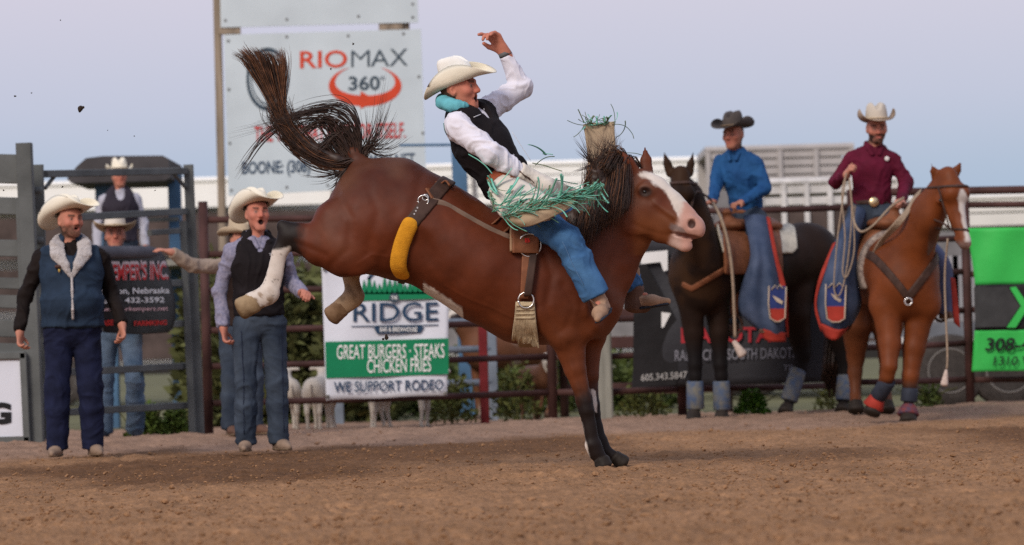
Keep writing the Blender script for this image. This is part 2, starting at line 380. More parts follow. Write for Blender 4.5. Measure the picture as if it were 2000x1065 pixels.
    # loose clods
    mb = MB(); ico = [(0, 0, 1), (.894, 0, .447), (.276, .851, .447), (-.724, .526, .447), (-.724, -.526, .447), (.276, -.851, .447), (.724, .526, -.447), (-.276, .851, -.447), (-.894, 0, -.447), (-.276, -.851, -.447), (.724, -.526, -.447), (0, 0, -1)]
    fi = [(0, 1, 2), (0, 2, 3), (0, 3, 4), (0, 4, 5), (0, 5, 1), (1, 6, 2), (2, 7, 3), (3, 8, 4), (4, 9, 5), (5, 10, 1), (6, 7, 2), (7, 8, 3), (8, 9, 4), (9, 10, 5), (10, 6, 1), (6, 11, 7), (7, 11, 8), (8, 11, 9), (9, 11, 10), (10, 11, 6)]
    ico = np.array(ico)
    for k in range(6500):
        cy = 1 / RNG.uniform(1 / 36, 1 / 12.5); cx = RNG.uniform(-1, 1) * (cy * .145)
        r = RNG.uniform(.003, .008) * (1 + 1.5 * (RNG.random() ** 9)); q = ico * RNG.uniform(.7, 1.3, (12, 1)) * r * V3(1.2, 1, .7)
        f = sstep(-.3, .9, cy - edge_y(cx)); c = (brown * (1 - f) + dust * f) * RNG.uniform(.86, 1.04)
        mb.add(q + V3(cx, cy, float(zg(cx, cy)) + r * .2), fi, c)
    o = mb.build('dirt_clods', m, None, False, loc=(0, 22, 0)); tag(o, 'loose brown clods strewn over the churned arena dirt', 'dirt', kind='stuff')
ground()
# ------------------------------------------------------------------ fences, signs, trailers
STEEL = mat('grey_steel', (.115, .122, .118), .6, .25, 3, .3, 40, metal=0.2)
PIPE = mat('rust_pipe', (.068, .032, .028), .65, .35, 4, .35, 50, metal=0.1)
PIPE2 = mat('blue_grey_pipe', (.17, .20, .24), .6, .25, 4, .3, 40)
REDPIPE = mat('red_pipe', (.16, .018, .02), .55, .3, 5)
WOOD = mat('weathered_wood', (.27, .215, .16), .85, .3, 3, .6, 30, stretch=(6, 6, .6))
GREYWOOD = mat('grey_wood', (.24, .235, .20), .85, .25, 3, .6, 30, stretch=(6, 6, .6))
BLUE = mat('blue_paint', (.075, .155, .26), .6, .2, 3)
SIGNW = mat('sign_white', (.56, .63, .66), .55, .06, 2, .1, 10)
WHITE = mat('white_paint', (.78, .78, .76), .5, .06, 2, .1, 10)
BLACK = mat('black_print', (.014, .014, .015), .6, .1)
SLATE = mat('slate_print', (.05, .075, .10), .6, .1)
ORANGE = mat('orange_print', (.62, .07, .03), .6, .08)
RED = mat('red_print', (.55, .03, .025), .6, .1)
SCREW = mat('screw', (.15, .14, .13), .5, .2, metal=.6)
VINYLW = mat('vinyl_white', (.66, .68, .74), .45, .05, 2, .25, 5, bdist=.02)
VINYLK = mat('vinyl_black', (.018, .017, .018), .4, .15, 3, .35, 5, bdist=.03)
VINYLGREY = mat('vinyl_charcoal', (.036, .036, .041), .45, .15, 2, .35, 5, bdist=.03)
GREEN = mat('vinyl_green', (.008, .20, .085), .5, .08, 3)
LIME = mat('vinyl_lime', (.045, .47, .085), .45, .08, 3, .3, 4, bdist=.03)
NAVY = mat('navy_print', (.02, .05, .10), .6, .1)
def ptext(body, x0, y0, x1, y1, Y, m, par, bold=.0, slope=0., **k):
    o = W(x0, y1, Y); ex = W(x1, y1 + slope, Y) - o; ez = W(x0, y0, Y) - o
    return text(body, o, ex, ez, np.linalg.norm(ex), np.linalg.norm(ez), m, par, bold=bold, **k)
def slab(pts, Y, th, m, name, par=None, loc=None, dep=None):
    """flat plate with pixel outline pts (at depth Y, or per-point depths) and thickness th behind it"""
    n = len(pts); dep = [Y] * n if dep is None else dep
    A = [W(x, y, d) for (x, y), d in zip(pts, dep)]; B = [p + V3(0, th, 0) for p in A]
    F = [tuple(range(n - 1, -1, -1)), tuple(range(n, 2 * n))] + [(i, (i + 1) % n, n + (i + 1) % n, n + i) for i in range(n)]
    return obj(name, np.array(A + B), F, m, par, loc=loc)
def pbar(x0, y0, Y0_, x1, y1, Y1_, w, m, name, par, square=True, ext=0):
    a = W(x0, y0, Y0_); b = W(x1, y1, Y1_)
    V, F = beam(a, b, w, w, bev=w * .18) if square else tube([a, b], w / 2, 12)
    return obj(name, V, F, m, par, smooth=not square)
def floor_at(p): return V3(p[0], p[1], float(zg(p[0], p[1])))

# --- sponsor signboard on wooden posts
YS = 44.0
base = W(432, 760, YS); base[2] = -.035
sb = thing('sponsor_signboard', 'tall pale double signboard on timber posts behind the bucking horse', 'signboard', base)
for px in (432, 800):
    t = W(px - 12, -120, YS + .02); f = W(px, 400, YS + .02); f2 = f + (f - t) * ((f[2] + .3) / (t[2] - f[2]))
    obj('post', *beam(t + V3(0, .10, 0), f2 + V3(0, .10, 0), .09 if px < 500 else .09, .09), WOOD, sb)
p1 = slab([(437, 68), (822, 57), (833, 362), (446, 383)], YS, .03, SIGNW, 'panel', sb)
p2 = slab([(428, -140), (812, -140), (817, 44), (431, 54)], YS, .03, SIGNW, 'panel', sb)
for a, b in (((428, 58), (470, 57)), ((740, 50), (786, 48))):
    V, F = beam(W(a[0], a[1] + 3, YS - .02 + .06), W(b[0], b[1] + 3, YS - .02 + .06), .05, .085); obj('batten', V, F, WOOD, sb)
YT = YS - .004
ptext('RIO', 586, 100, 678, 134, YT, ORANGE, p1, bold=.012, slope=-2)
ptext('M', 686, 99, 722, 131, YT, SLATE, p1, bold=-.012, slope=-1)
ptext('A', 724, 98, 760, 130, YT, SLATE, p1, bold=-.004, slope=-1)
ptext('X', 761, 96, 796, 129, YT, SLATE, p1, bold=-.004, slope=-1)
ptext('360', 681, 149, 742, 177, YT, SLATE, p1, bold=.02, slope=-1)
ptext('o', 743, 149, 751, 156, YT, SLATE, p1)
def ring_arrow(par):
    V = []; n = 60; c = (713, 168)
    for i in range(n + 1):
        a = R(-62) + R(304) * i / n       # open at the top
        a = R(90) + R(28) + R(304) * i / n
        w = 5 + 19 * math.sin(math.pi * i / n) ** 1.2; ox, oy = 71, 40; f = 1 - w / 62
        x, y = math.cos(a), -math.sin(a)
        V += [W(c[0] + ox * x, c[1] + oy * y + 0, YT), W(c[0] + (ox - w * .85) * x, c[1] + (oy - w * .75) * y - 3, YT)]
    F = [(2 * i, 2 * i + 2, 2 * i + 3, 2 * i + 1) for i in range(n)]
    k = len(V); V += [W(704, 178, YT - .002), W(704, 213, YT - .002), W(736, 197, YT - .002)]; F.append((k, k + 1, k + 2))
    obj('ring_arrow', np.array(V), F, ORANGE, par)
ring_arrow(p1)
def disc(c, rx, ry, Y, m, name, par, hole=0., n=48):
    V = []; F = []
    for i in range(n):
        a = 2 * math.pi * i / n; V += [W(c[0] + rx * math.cos(a), c[1] - ry * math.sin(a), Y), W(c[0] + rx * hole * math.cos(a), c[1] - ry * hole * math.sin(a), Y)]
    for i in range(n): F.append((2 * i, 2 * ((i + 1) % n), 2 * ((i + 1) % n) + 1, 2 * i + 1))
    return obj(name, np.array(V), F, m, par)
disc((523, 155), 42, 62, YT, SLATE, 'emblem', p1, .86); disc((523, 155), 33, 50, YT - .001, SLATE, 'emblem', p1, .93)
for a in np.linspace(0, 2 * math.pi, 20, endpoint=False):
    pass
ptext('THE TUB THAT PAYS FOR ITSELF.', 497, 247, 792, 278, YT, RED, p1, bold=.012, slope=-8)
ptext('BOONE: (308)', 473, 316, 606, 348, YT, NAVY, p1, bold=.02, slope=-4)
ptext('MAX.NET', 722, 302, 810, 326, YT, NAVY, p1, bold=.012, slope=-3)
mb = MB()
for (x, y) in ((446, 80), (560, 72), (680, 70), (788, 66), (447, 175), (449, 280), (452, 372), (560, 366), (818, 150), (826, 260), (640, 362), (440, 40), (560, 38), (700, 32), (806, 34), (806, 8)):
    V, F = lathe([(.016, 0), (.016, .006), (.01, .01)], W(x, y, YS), (0, -1, 0), 10); mb.add(V, F)
mb.build('screw', SCREW, sb)

# --- rust coloured pipe fence across the arena
def fence_pt(px, z):
    Y = 34.3 + max(0, (px - 400)) / 1500 * 1.7; p = W(px, 700, Y); return V3(p[0], Y, z)
ft = thing('pipe_fence', 'long rust brown pipe fence with six rails along the arena edge', 'fence', fence_pt(1200, 0))
px_posts = [404, 1077, 1330, 1672, 1893, 2140]
for i, px in enumerate(px_posts):
    a = fence_pt(px, -.1); obj('post', *tube([a, a * V3(1, 1, 0) + V3(0, 0, 2.15)], .044, 12), PIPE, ft, True)
for z in (.29, .63, .97, 1.32, 1.66, 1.99):
    for i in range(len(px_posts) - 1):
        a = fence_pt(px_posts[i], z + RNG.normal(0, .008)); b = fence_pt(px_posts[i + 1], z + RNG.normal(0, .008))
        t = nrm(b - a); obj('rail', *tube([a + t * .046, (a + b) / 2 - V3(0, 0, .008), b - t * .046], .031, 10), PIPE, ft, True)
for i in (3, 4):
    a = fence_pt(px_posts[i], 2.12); b = fence_pt(px_posts[i + 1], 2.12); t = nrm(b - a); obj('top_rail', *tube([a + t * .046, b - t * .046], .04, 10), PIPE, ft, True)
# stout square post beside the front legs
a = fence_pt(1180, -.1) - V3(0, .12, 0); o = obj('corner_post', *beam(a, a * V3(1, 1, 0) + V3(0, 0, 1.35), .135, .135, bev=.015), GREYWOOD)
tag(o, 'stout grey green square timber post seen behind the front legs', 'post')
# --- blue grey holding pen behind the fence
def pen_pt(px, z, Y=37.6): p = W(px, 700, Y); return V3(p[0], Y, z)
pn = thing('holding_pen_panel', 'blue grey pipe pen panel behind the rust fence under the belly', 'fence panel', pen_pt(900, -.035))
for px in (660, 962): a = pen_pt(px, -.035); obj('post', *beam(a, a + V3(0, 0, 1.05), .09, .06), PIPE2, pn)
for z in (.38, .72, 1.0): obj('rail', *tube([pen_pt(663, z), pen_pt(959, z)], .035, 8), PIPE2, pn, True)
a = pen_pt(944, -.035, 36.4); tag(obj('red_post', *beam(a, a + V3(0, 0, 1.25), .085, .085), REDPIPE), 'dark red steel post behind the fence right of the white banner', 'post')
pn = thing('holding_pen_panel', 'distant rust pen panel seen between the front legs and charcoal banner', 'fence panel', pen_pt(1230, -.035, 40))
for px in (1100, 1420): a = pen_pt(px, -.035, 40); obj('post', *tube([a, a + V3(0, 0, 1.7)], .05, 8), PIPE, pn, True)
for z in (.25, .75, 1.05, 1.4): obj('rail', *beam(pen_pt(1103, z, 40), pen_pt(1417, z, 40), .05, .13), PIPE, pn)

# --- grey steel chute and gate at the left
YC = 30.2
b0 = floor_at(W(60, 880, YC)); b0[2] = 0
ch = thing('bucking_chute', 'grey steel bucking chute with broad boards at the left edge', 'chute', b0)
pt = W(47, 280, YC); pb = W(72, 884, YC); obj('post', *beam(pb - V3(0, 0, .06), pt, .125, .125), STEEL, ch)
for (y0, y1) in ((303, 360), (387, 421), (470, 503), (544, 566), (578, 604), (626, 660), (672, 694)):
    obj('board', *beam(W(-260, (y0 + y1) / 2 - 9, YC + .08), W(62, (y0 + y1) / 2, YC + .02), .07, (y1 - y0) / 240), STEEL, ch)
obj('stile', *beam(W(36, 392, YC - .02), W(46, 660, YC - .02), .075, .04), STEEL, ch)
obj('stile', *beam(W(-60, 392, YC - .02), W(-50, 660, YC - .02), .075, .04), STEEL, ch)
ss = thing('letter_sign', 'white framed sign with a dark letter G low on the chute', 'sign', W(0, 868, YC - .1))
slab([(-150, 708), (40, 704), (47, 852), (-150, 858)], YC - .1, .02, VINYLW, 'panel', ss)
for a, b in (((-160, 698), (49, 694)), ((-160, 862), (57, 860))): obj('frame_bar', *beam(W(*a, YC - .1), W(*b, YC - .1), .05, .06), STEEL, ss)
obj('frame_bar', *beam(W(45, 690, YC - .1), W(53, 864, YC - .1), .05, .055), STEEL, ss)
ptext('G', -24, 786, 22, 829, YC - .106, BLACK, ss, bold=.05)
gt = thing('steel_gate', 'grey square tube gate standing open behind the man in the navy vest', 'gate', floor_at(W(230, 860, 32)))
def gY(px): return 30.6 + (px - 75) / 300 * 2.6
obj('stile', *beam(W(75, 322, gY(75)), W(92, 880, gY(75)), .06, .08), STEEL, gt)
obj('stile', *beam(W(368, 322, gY(368)), W(390, 852, gY(368)), .075, .085), STEEL, gt)
obj('stile', *beam(W(357, 432, gY(352)), W(376, 845, gY(352)), .045, .06), STEEL, gt)
for (y0, y1) in ((340, 334), (428, 413), (566, 552), (646, 632), (730, 715), (808, 792)):
    obj('rail', *beam(W(88, y0, gY(84)), W(362, y1, gY(362)), .055, .06), STEEL, gt)
obj('short_rail', *beam(W(292, 455, gY(292)), W(362, 450, gY(362)), .05, .05), STEEL, gt)
for a, b in (((88, 368), (108, 342)), ((362, 366), (340, 340))): obj('brace', *beam(W(*a, gY(a[0])), W(*b, gY(b[0])), .03, .03), STEEL, gt)
for y in (372, 470, 790): obj('hinge', *tube([W(68 + (y - 280) * .035, y - 7, gY(62) - .02), W(68 + (y - 280) * .035, y + 7, gY(62) - .02)], .045, 10), STEEL, gt, True)
# padded banner over the gate rails
def bY(px, bulge=0): return gY(px) - .10 - bulge
bn = thing('padded_banner', 'black sponsor banner with red heading bulging over the gate rails', 'banner', floor_at(W(265, 860, bY(265))))
Gd = []
for (y, xl, xr) in ((487, 176, 309), (508, 178, 322), (550, 183, 333), (600, 190, 341), (632, 196, 338), (649, 202, 328)):
    Gd.append([W(xl + (xr - xl) * t, y + 4 * math.sin(t * math.pi), bY(xl + (xr - xl) * t, .14 * math.sin(math.pi * t) ** .7)) for t in np.linspace(0, 1, 6)])
V, F, full = sheet(Gd, .02, 5); bp = obj('cloth', V, F, VINYLK, bn, True)
PAD = mat('pad_grey', (.10, .10, .115), .8, .15, 6, .4, 40)
pa = [W(176 + (309 - 176) * t, 493, bY(176 + 133 * t, .16 * math.sin(math.pi * t) ** .7)) for t in np.linspace(0, 1, 9)]
obj('padded_roll', *tube(pa, [.03] + [.055] * 7 + [.03], 12), PAD, bn, True)
def wrap_text(body, x0, y0, x1, y1, m, par, bold, name='lettering'):
    o = W(x0, y1, 30); ex = W(x1, y1 - 2, 30) - o; ez = W(x0, y0, 30) - o
    t = text(body, o, ex, ez, np.linalg.norm(ex), np.linalg.norm(ez), m, par, name, bold)
    n = len(t.data.vertices); co = np.empty(n * 3, np.float32); t.data.vertices.foreach_get('co', co); co = co.reshape(-1, 3) + ORIG[t.name]
    q = topx(co, 30); out = []
    for (x, y), c in zip(q, co):
        xl = np.interp(y, [487, 508, 550, 600, 632, 649], [176, 178, 183, 190, 196, 202]); xr = np.interp(y, [487, 508, 550, 600, 632, 649], [309, 322, 333, 341, 338, 328])
        tt = np.clip((x - xl) / (xr - xl), 0, 1); out.append(W(x, y, bY(x, .14 * math.sin(math.pi * tt) ** .7) - .035 + (c[1] - 30)))
    t.data.vertices.foreach_set('co', (np.array(out) - ORIG[t.name]).astype(np.float32).ravel()); t.data.update(); return t
GR = mat('red_white_fade', (.50, .02, .02), .5, .1)
wrap_text("BAUERKEMPER'S INC.", 150, 510, 329, 549, mat('heading_edge', (.6, .5, .5), .5), bp, .05)
o = wrap_text("BAUERKEMPER'S INC.", 151, 516, 329, 549, GR, bp, .015)
for v in o.data.vertices: v.co.y -= .004
wrap_text('Chadron, Nebraska', 182, 563, 331, 577, WHITE, bp, .02)
wrap_text('(308) 432-3592', 196, 582, 321, 596, WHITE, bp, .02)
wrap_text('www.bauerkempers.net', 180, 600, 328, 611, mat('pink_print', (.7, .45, .45), .5), bp, .01)
wrap_text('CASE IH', 190, 626, 238, 637, RED, bp, .03); wrap_text('FARMKING', 262, 627, 326, 637, RED, bp, .03)

# --- white restaurant banner on the fence
YB = 34.15
rb = thing('restaurant_banner', 'white and green restaurant banner tied to the fence under the horse', 'banner', W(755, 790, YB))
cor = lambda u, v: W((628 + (637 - 628) * v) * (1 - u) + (878 - 5 * v) * u, (520 + 262 * v) * (1 - u) + (515 + 257 * v) * u, YB)
Gd = [[cor(u, v) + V3(0, .012 * math.sin(u * 9 + v * 5), .004 * math.sin(u * 11)) for u in np.linspace(0, 1, 9)] for v in np.linspace(0, 1, 7)]
V, F, _ = sheet(Gd, .008, 4); cl = obj('cloth', V, F, VINYLW, rb, True)
YBT = YB - .03
def bq(pts, m, name): return slab(pts, YBT + .004, .003, m, name, cl)
bq([(635, 668), (876, 661), (876, 731), (637, 739)], GREEN, 'green_band')
tp = [(706, 587)]; rr = random.Random(3)
xs = np.linspace(706, 866, 17)
for i in range(16):
    x = xs[i]; w = xs[1] - xs[0]; hgt = (548 + rr.uniform(-10, 8)) if i % 3 != 1 else 528 + rr.uniform(-6, 10)
    tp += [(x + w * .15, 570 + rr.uniform(-3, 3)), (x + w * .5, hgt), (x + w * .85, 568)]
tp += [(866, 583)]
for i in range(16):
    x = xs[i]; w = xs[1] - xs[0]; hgt = (548 + rr.uniform(-8, 6)) if i % 3 != 1 else 530 + rr.uniform(-6, 8)
    bq([(x - w * .25, 575), (x + w * .5, hgt), (x + w * 1.25, 574)], GREEN, 'pine_print')
bq([(704, 572), (870, 570), (870, 583), (704, 588)], GREEN, 'green_band')
for pts in ([(716, 545), (736, 520), (742, 522), (722, 547)], [(738, 523), (748, 540), (744, 541), (734, 526)], [(756, 530), (764, 516), (770, 518), (762, 534)]): bq(pts, NAVY, 'mountain_print')
d = disc((770, 582), 10, 9, YBT, SLATE, 'badge', cl, 0.02)
ptext('THE', 764, 578, 776, 585, YBT - .006, WHITE, cl, .02)
ptext('RIDGE', 690, 592, 856, 629, YBT, NAVY, cl, 0.006, slope=-2)
for x0, x1 in ((688, 712), (724, 742)): pass
bq([(686, 637), (856, 634), (856, 636), (686, 639)], NAVY, 'rule_line')
bq([(730, 640), (736, 637), (822, 636), (828, 639), (822, 650), (736, 652)], NAVY, 'ribbon_print')
ptext('BAR & BREWHOUSE', 742, 639, 815, 648, YBT - .004, WHITE, cl, .015)
ptext('GREAT BURGERS · STEAKS', 658, 674, 868, 702, YBT, WHITE, cl, .004, slope=-3)
ptext('CHICKEN FRIES', 717, 702, 842, 729, YBT, WHITE, cl, .004, slope=-3)
ptext('WE SUPPORT RODEO', 652, 746, 866, 767, YBT, NAVY, cl, .012, slope=-5)
for x, y in ((634, 526), (640, 775), (870, 768), (872, 522)): obj('eyelet', *lathe([(.012, 0), (.02, .003), (.012, .006)], W(x, y, YB - .02), (0, -1, 0), 10), SCREW, cl)

# --- charcoal banner behind the dark horse
YD = 34.75
db = thing('charcoal_banner', 'charcoal banner with red and white lettering behind the dark horse', 'banner', W(1440, 765, YD))
Gd = []
for v in np.linspace(0, 1, 6):
    Gd.append([W(1252 - 18 * v + (1665 - 1252 + 18 * v) * u, 470 + (757 - 12 * u - 470) * v, YD + .02 * math.sin(u * 13 + v * 3) + .015 * math.sin(v * 7)) for u in np.linspace(0, 1, 10)])
V, F, _ = sheet(Gd, .008, 4); dc = obj('cloth', V, F, VINYLGREY, db, True)
YDT = YD - .035
slab([(1250, 494), (1304, 489), (1304, 528), (1296, 530), (1290, 512), (1252, 516)], YDT, .003, WHITE, 'white_stroke', dc)
slab([(1292, 610), (1310, 612), (1296, 640), (1292, 640)], YDT, .003, WHITE, 'white_stroke', dc)
slab([(1238, 520), (1262, 516), (1330, 640), (1320, 752), (1236, 757)], YDT + .006, .003, VINYLK, 'black_panel', dc)
ptext('DAKOTA', 1330, 640, 1507, 671, YDT, mat('dull_red_print', (.38, .03, .04), .6), dc, .02, slope=-2)
ptext('RAPID CITY, SOUTH DAKOTA', 1318, 684, 1560, 709, YDT, mat('grey_print', (.19, .19, .22), .6), dc, .012, slope=-6)
ptext('605.343.5847', 1252, 731, 1342, 745, YDT, mat('pale_print', (.36, .35, .34), .6), dc, .014, slope=-6)
ptext('TITLE', 1530, 713, 1570, 724, YDT, mat('grey_print', (.3, .3, .34), .6), dc, .014)

# --- lime green banner at the right
YL = 35.7
lb = thing('lime_banner', 'lime green banner with black arrow band on the right hand fence', 'banner', W(1960, 740, YL))
def lcor(u, v):
    xl = np.interp(v, [0, .3, .5, .75, 1], [1888, 1902, 1906, 1903, 1898]); y0 = 446; y1 = 726
    sag = 0
    return W(xl + (2260 - xl) * u, (y0 + (y1 - y0) * v) - 6 * u, YL + .02 * math.sin(u * 20 + v * 6) * (1 - v) + .012 * math.sin((u * 3 + v) * 9))
def lsheet(v0, v1, m, name, par, dy=0):
    Gd = [[lcor(u, v) + V3(0, dy, 0) for u in np.linspace(0, 1, 14)] for v in np.linspace(v0, v1, 6)]
    V, F, _ = sheet(Gd, .008, 3); return obj(name, V, F, m, par, True)
lc = lsheet(0, .395, LIME, 'cloth', lb); lk = lsheet(.395, .715, VINYLK, 'cloth', lb); ll = lsheet(.715, 1, LIME, 'cloth', lb)
YLT = YL - .04
slab([(1972, 562), (1984, 560), (2010, 598), (1984, 640), (1966, 640), (1994, 598)], YLT, .003, LIME, 'arrow_print', lk)
slab([(1902, 562), (1968, 560), (1992, 598), (1966, 638), (1905, 640)], YLT + .01, .003, mat('charcoal_print', (.045, .045, .045), .5, .2, 8), 'band_print', lk)
ptext('308-432', 1924, 660, 2052, 686, YLT, BLACK, ll, .02, shear=.15)
ptext('1310 W 2', 1940, 696, 2042, 714, YLT, BLACK, ll, .006, shear=.15)

# --- timber and blue stand behind the chutes
YP = 41.0
st = thing('chute_stand', 'roofed stand on blue columns behind the chute gate', 'stand', W(265, 700, YP) * V3(1, 1, 0) + V3(0, 0, -.035))
for a, b in ((186, 222), (328, 352)):
    t = W((a + b) / 2, 330, YP); f = t * V3(1, 1, 0) + V3(0, 0, -.035); obj('column', *beam(f, t, (b - a) / 178, .16), BLUE, st)
Gd = []; DARK = mat('dark_roof', (.065, .06, .062), .7, .2, 3)
for v in np.linspace(0, 1, 5):
    y = 308 + 44 * v; Gd.append([W(x, y + 3 * math.sin(u * 3), 40.2 + .1 * v) for u, x in zip(np.linspace(0, 1, 7), np.linspace(164 - 26 * v ** .7, 330 - 2 * v, 7))])
slab([(168, 309), (200, 305), (318, 304), (329, 310), (331, 348), (322, 353), (140, 358), (130, 350), (150, 325)], 40.2, 1.6, DARK, 'roof', st)
slab([(150, 520), (360, 505), (362, 517), (152, 532)], 39.4, 1.8, GREYWOOD, 'deck', st)
for i, (y0, y1) in enumerate(((432, 428),)): obj('rail', *beam(W(187, y0, YP - .2), W(350, y1, YP - .2), .05, .05), STEEL, st)
bt = thing('blue_gantry', 'tall blue steel post with thin crossbar right of the signboard', 'post', W(900, 700, 42) * V3(1, 1, 0) + V3(0, 0, -.035))
t = W(896, 282, 42); obj('column', *beam(t * V3(1, 1, 0) + V3(0.02, 0, -.035), t, .17, .17), BLUE, bt)
obj('crossbar', *beam(W(780, 284, 42.1), W(886, 283, 42.1), .03, .03), BLUE, bt)

# --- livestock trailers parked beyond the fence
CREAM = mat('cream_trailer', (.74, .72, .66), .45, .06, 1.5); TAN = mat('grey_trailer', (.42, .39, .37), .5, .12, 2); DARKIN = mat('dark_interior', (.03, .028, .026), .8)
TYRE = mat('tyre_rubber', (.060, .052, .047), .85, .2, 20); RIM = mat('wheel_rim', (.20, .185, .17), .6, .15, metal=.3)
def wheel(par, c, r):
    V, F = lathe([(r * .6, -.12), (r * .93, -.13), (r, -.09), (r, .09), (r * .93, .13), (r * .6, .12)], c, (0, 1, 0), 24); w = obj('wheel', V, F, TYRE, par, True)
    V, F = lathe([(r * .08, -.10), (r * .2, -.10), (r * .25, -.05), (r * .5, -.04), (r * .58, -.125), (r * .62, -.125), (r * .62, 0)], c, (0, 1, 0), 24); obj('rim', V, F, RIM, w, True)
def trailer(name, label, px0, px1, ytop, ylow, Y, ribs, slats, m, wheels, low, lowm):
    """roof, slatted upper side from ytop to ylow, darker boards below"""
    a = W(px0, ytop, Y); b = W(px1, ytop, Y); z1 = max(a[2], b[2]); zl = W((px0 + px1) / 2, ylow, Y)[2]; z0 = .62
    o = thing(name, label, 'trailer', V3((a[0] + b[0]) / 2, Y, -.035)); x0, x1 = a[0], b[0]
    V, F = beam(V3(x0, Y + 1.2, z1 + .03), V3(x1, Y + 1.2, z1 + .03), 2.5, .1, bev=.04); obj('roof', V, F, m, o)
    p = (z1 - zl) / slats
    for i in range(slats): obj('side_panel', *beam(V3(x0, Y, zl + p * (i + .5)), V3(x1, Y, zl + p * (i + .5)), .03, p * low), m, o)
    q = (zl - z0) / 3
    for i in range(3): obj('lower_board', *beam(V3(x0, Y + .01, z0 + q * (i + .5)), V3(x1, Y + .01, z0 + q * (i + .5)), .03, q * .8), lowm, o)
    for x in np.linspace(x0 + .03, x1 - .03, ribs): obj('rib', *beam(V3(x, Y - .035, z0), V3(x, Y - .035, z1), .07, .035, up=(0, 1, 0)), m if ribs > 4 else lowm, o)
    obj('back_wall', *boxm((x0, Y + 2.3, z0), (x1, Y + 2.4, z1)), m, o); obj('floor', *boxm((x0, Y - .02, z0 - .16), (x1, Y + 2.4, z0 - .03)), DARKIN, o)
    for x in wheels: wheel(o, V3(W(x, 700, Y)[0], Y - .05, .37), .40)
    return o
BROWNB = mat('brown_boards', (.085, .062, .055), .8, .3, 3); GREYB = mat('grey_boards', (.20, .19, .19), .7, .25, 3); CREAM2 = mat('bright_trailer', (.93, .91, .86), .45, .04, 1.5)
trailer('livestock_trailer', 'long white livestock trailer passing behind the signboard and man in black vest', -260, 655, 374, 412, 62, 3, 1, CREAM2, (120, 180), .97, BROWNB)
trailer('livestock_trailer', 'white slatted livestock trailer behind the bareback rider', 700, 1372, 334, 398, 60, 4, 4, CREAM2, (760, 820), .90, GREYB)
trailer('livestock_trailer', 'grey beige slatted trailer behind the riders in blue and maroon shirts', 1378, 1668, 298, 358, 52, 5, 4, TAN, (1420, 1480), .82, GREYB)
trailer('livestock_trailer', 'low cream trailer under the grey beige one, between the two riders', 1480, 1760, 362, 402, 48.5, 7, 2, mat('cream_trailer2', (.60, .58, .56), .5), (), .7, BROWNB)
trailer('utility_trailer', 'low white trailer beyond the rails at the right edge', 1770, 2300, 394, 440, 58, 3, 2, CREAM, (), .9, GREYB)
# parked vehicles close behind the right hand fence
pk = thing('flatbed_trailer', 'grey flatbed trailer with big wheels behind the lime banner', 'trailer', W(1930, 800, 38.5) * V3(1, 1, 0) + V3(0, 0, -.035))
x0, x1 = W(1690, 700, 38.5)[0], W(2250, 700, 38.5)[0]
obj('bed', *boxm((x0, 38.5, .72), (x1, 40.4, .86)), mat('trailer_bed', (.16, .17, .19), .6, .2, 4), pk)
for x in np.linspace(x0 + .1, x1 - .1, 9): obj('side_panel', *boxm((x - .2, 38.52, .87), (x + .2, 38.6, 1.55)), mat('trailer_panel', (.30, .30, .31), .6, .15, 3), pk)
wheel(pk, V3(W(1968, 700, 38.4)[0], 38.4, .36), .40); wheel(pk, V3(W(1853, 700, 38.4)[0], 38.4, .36), .38)
obj('tail_light', *boxm((W(1846, 700, 38.4)[0], 38.44, .62), (W(1870, 700, 38.4)[0], 38.5, .70)), RED, pk)
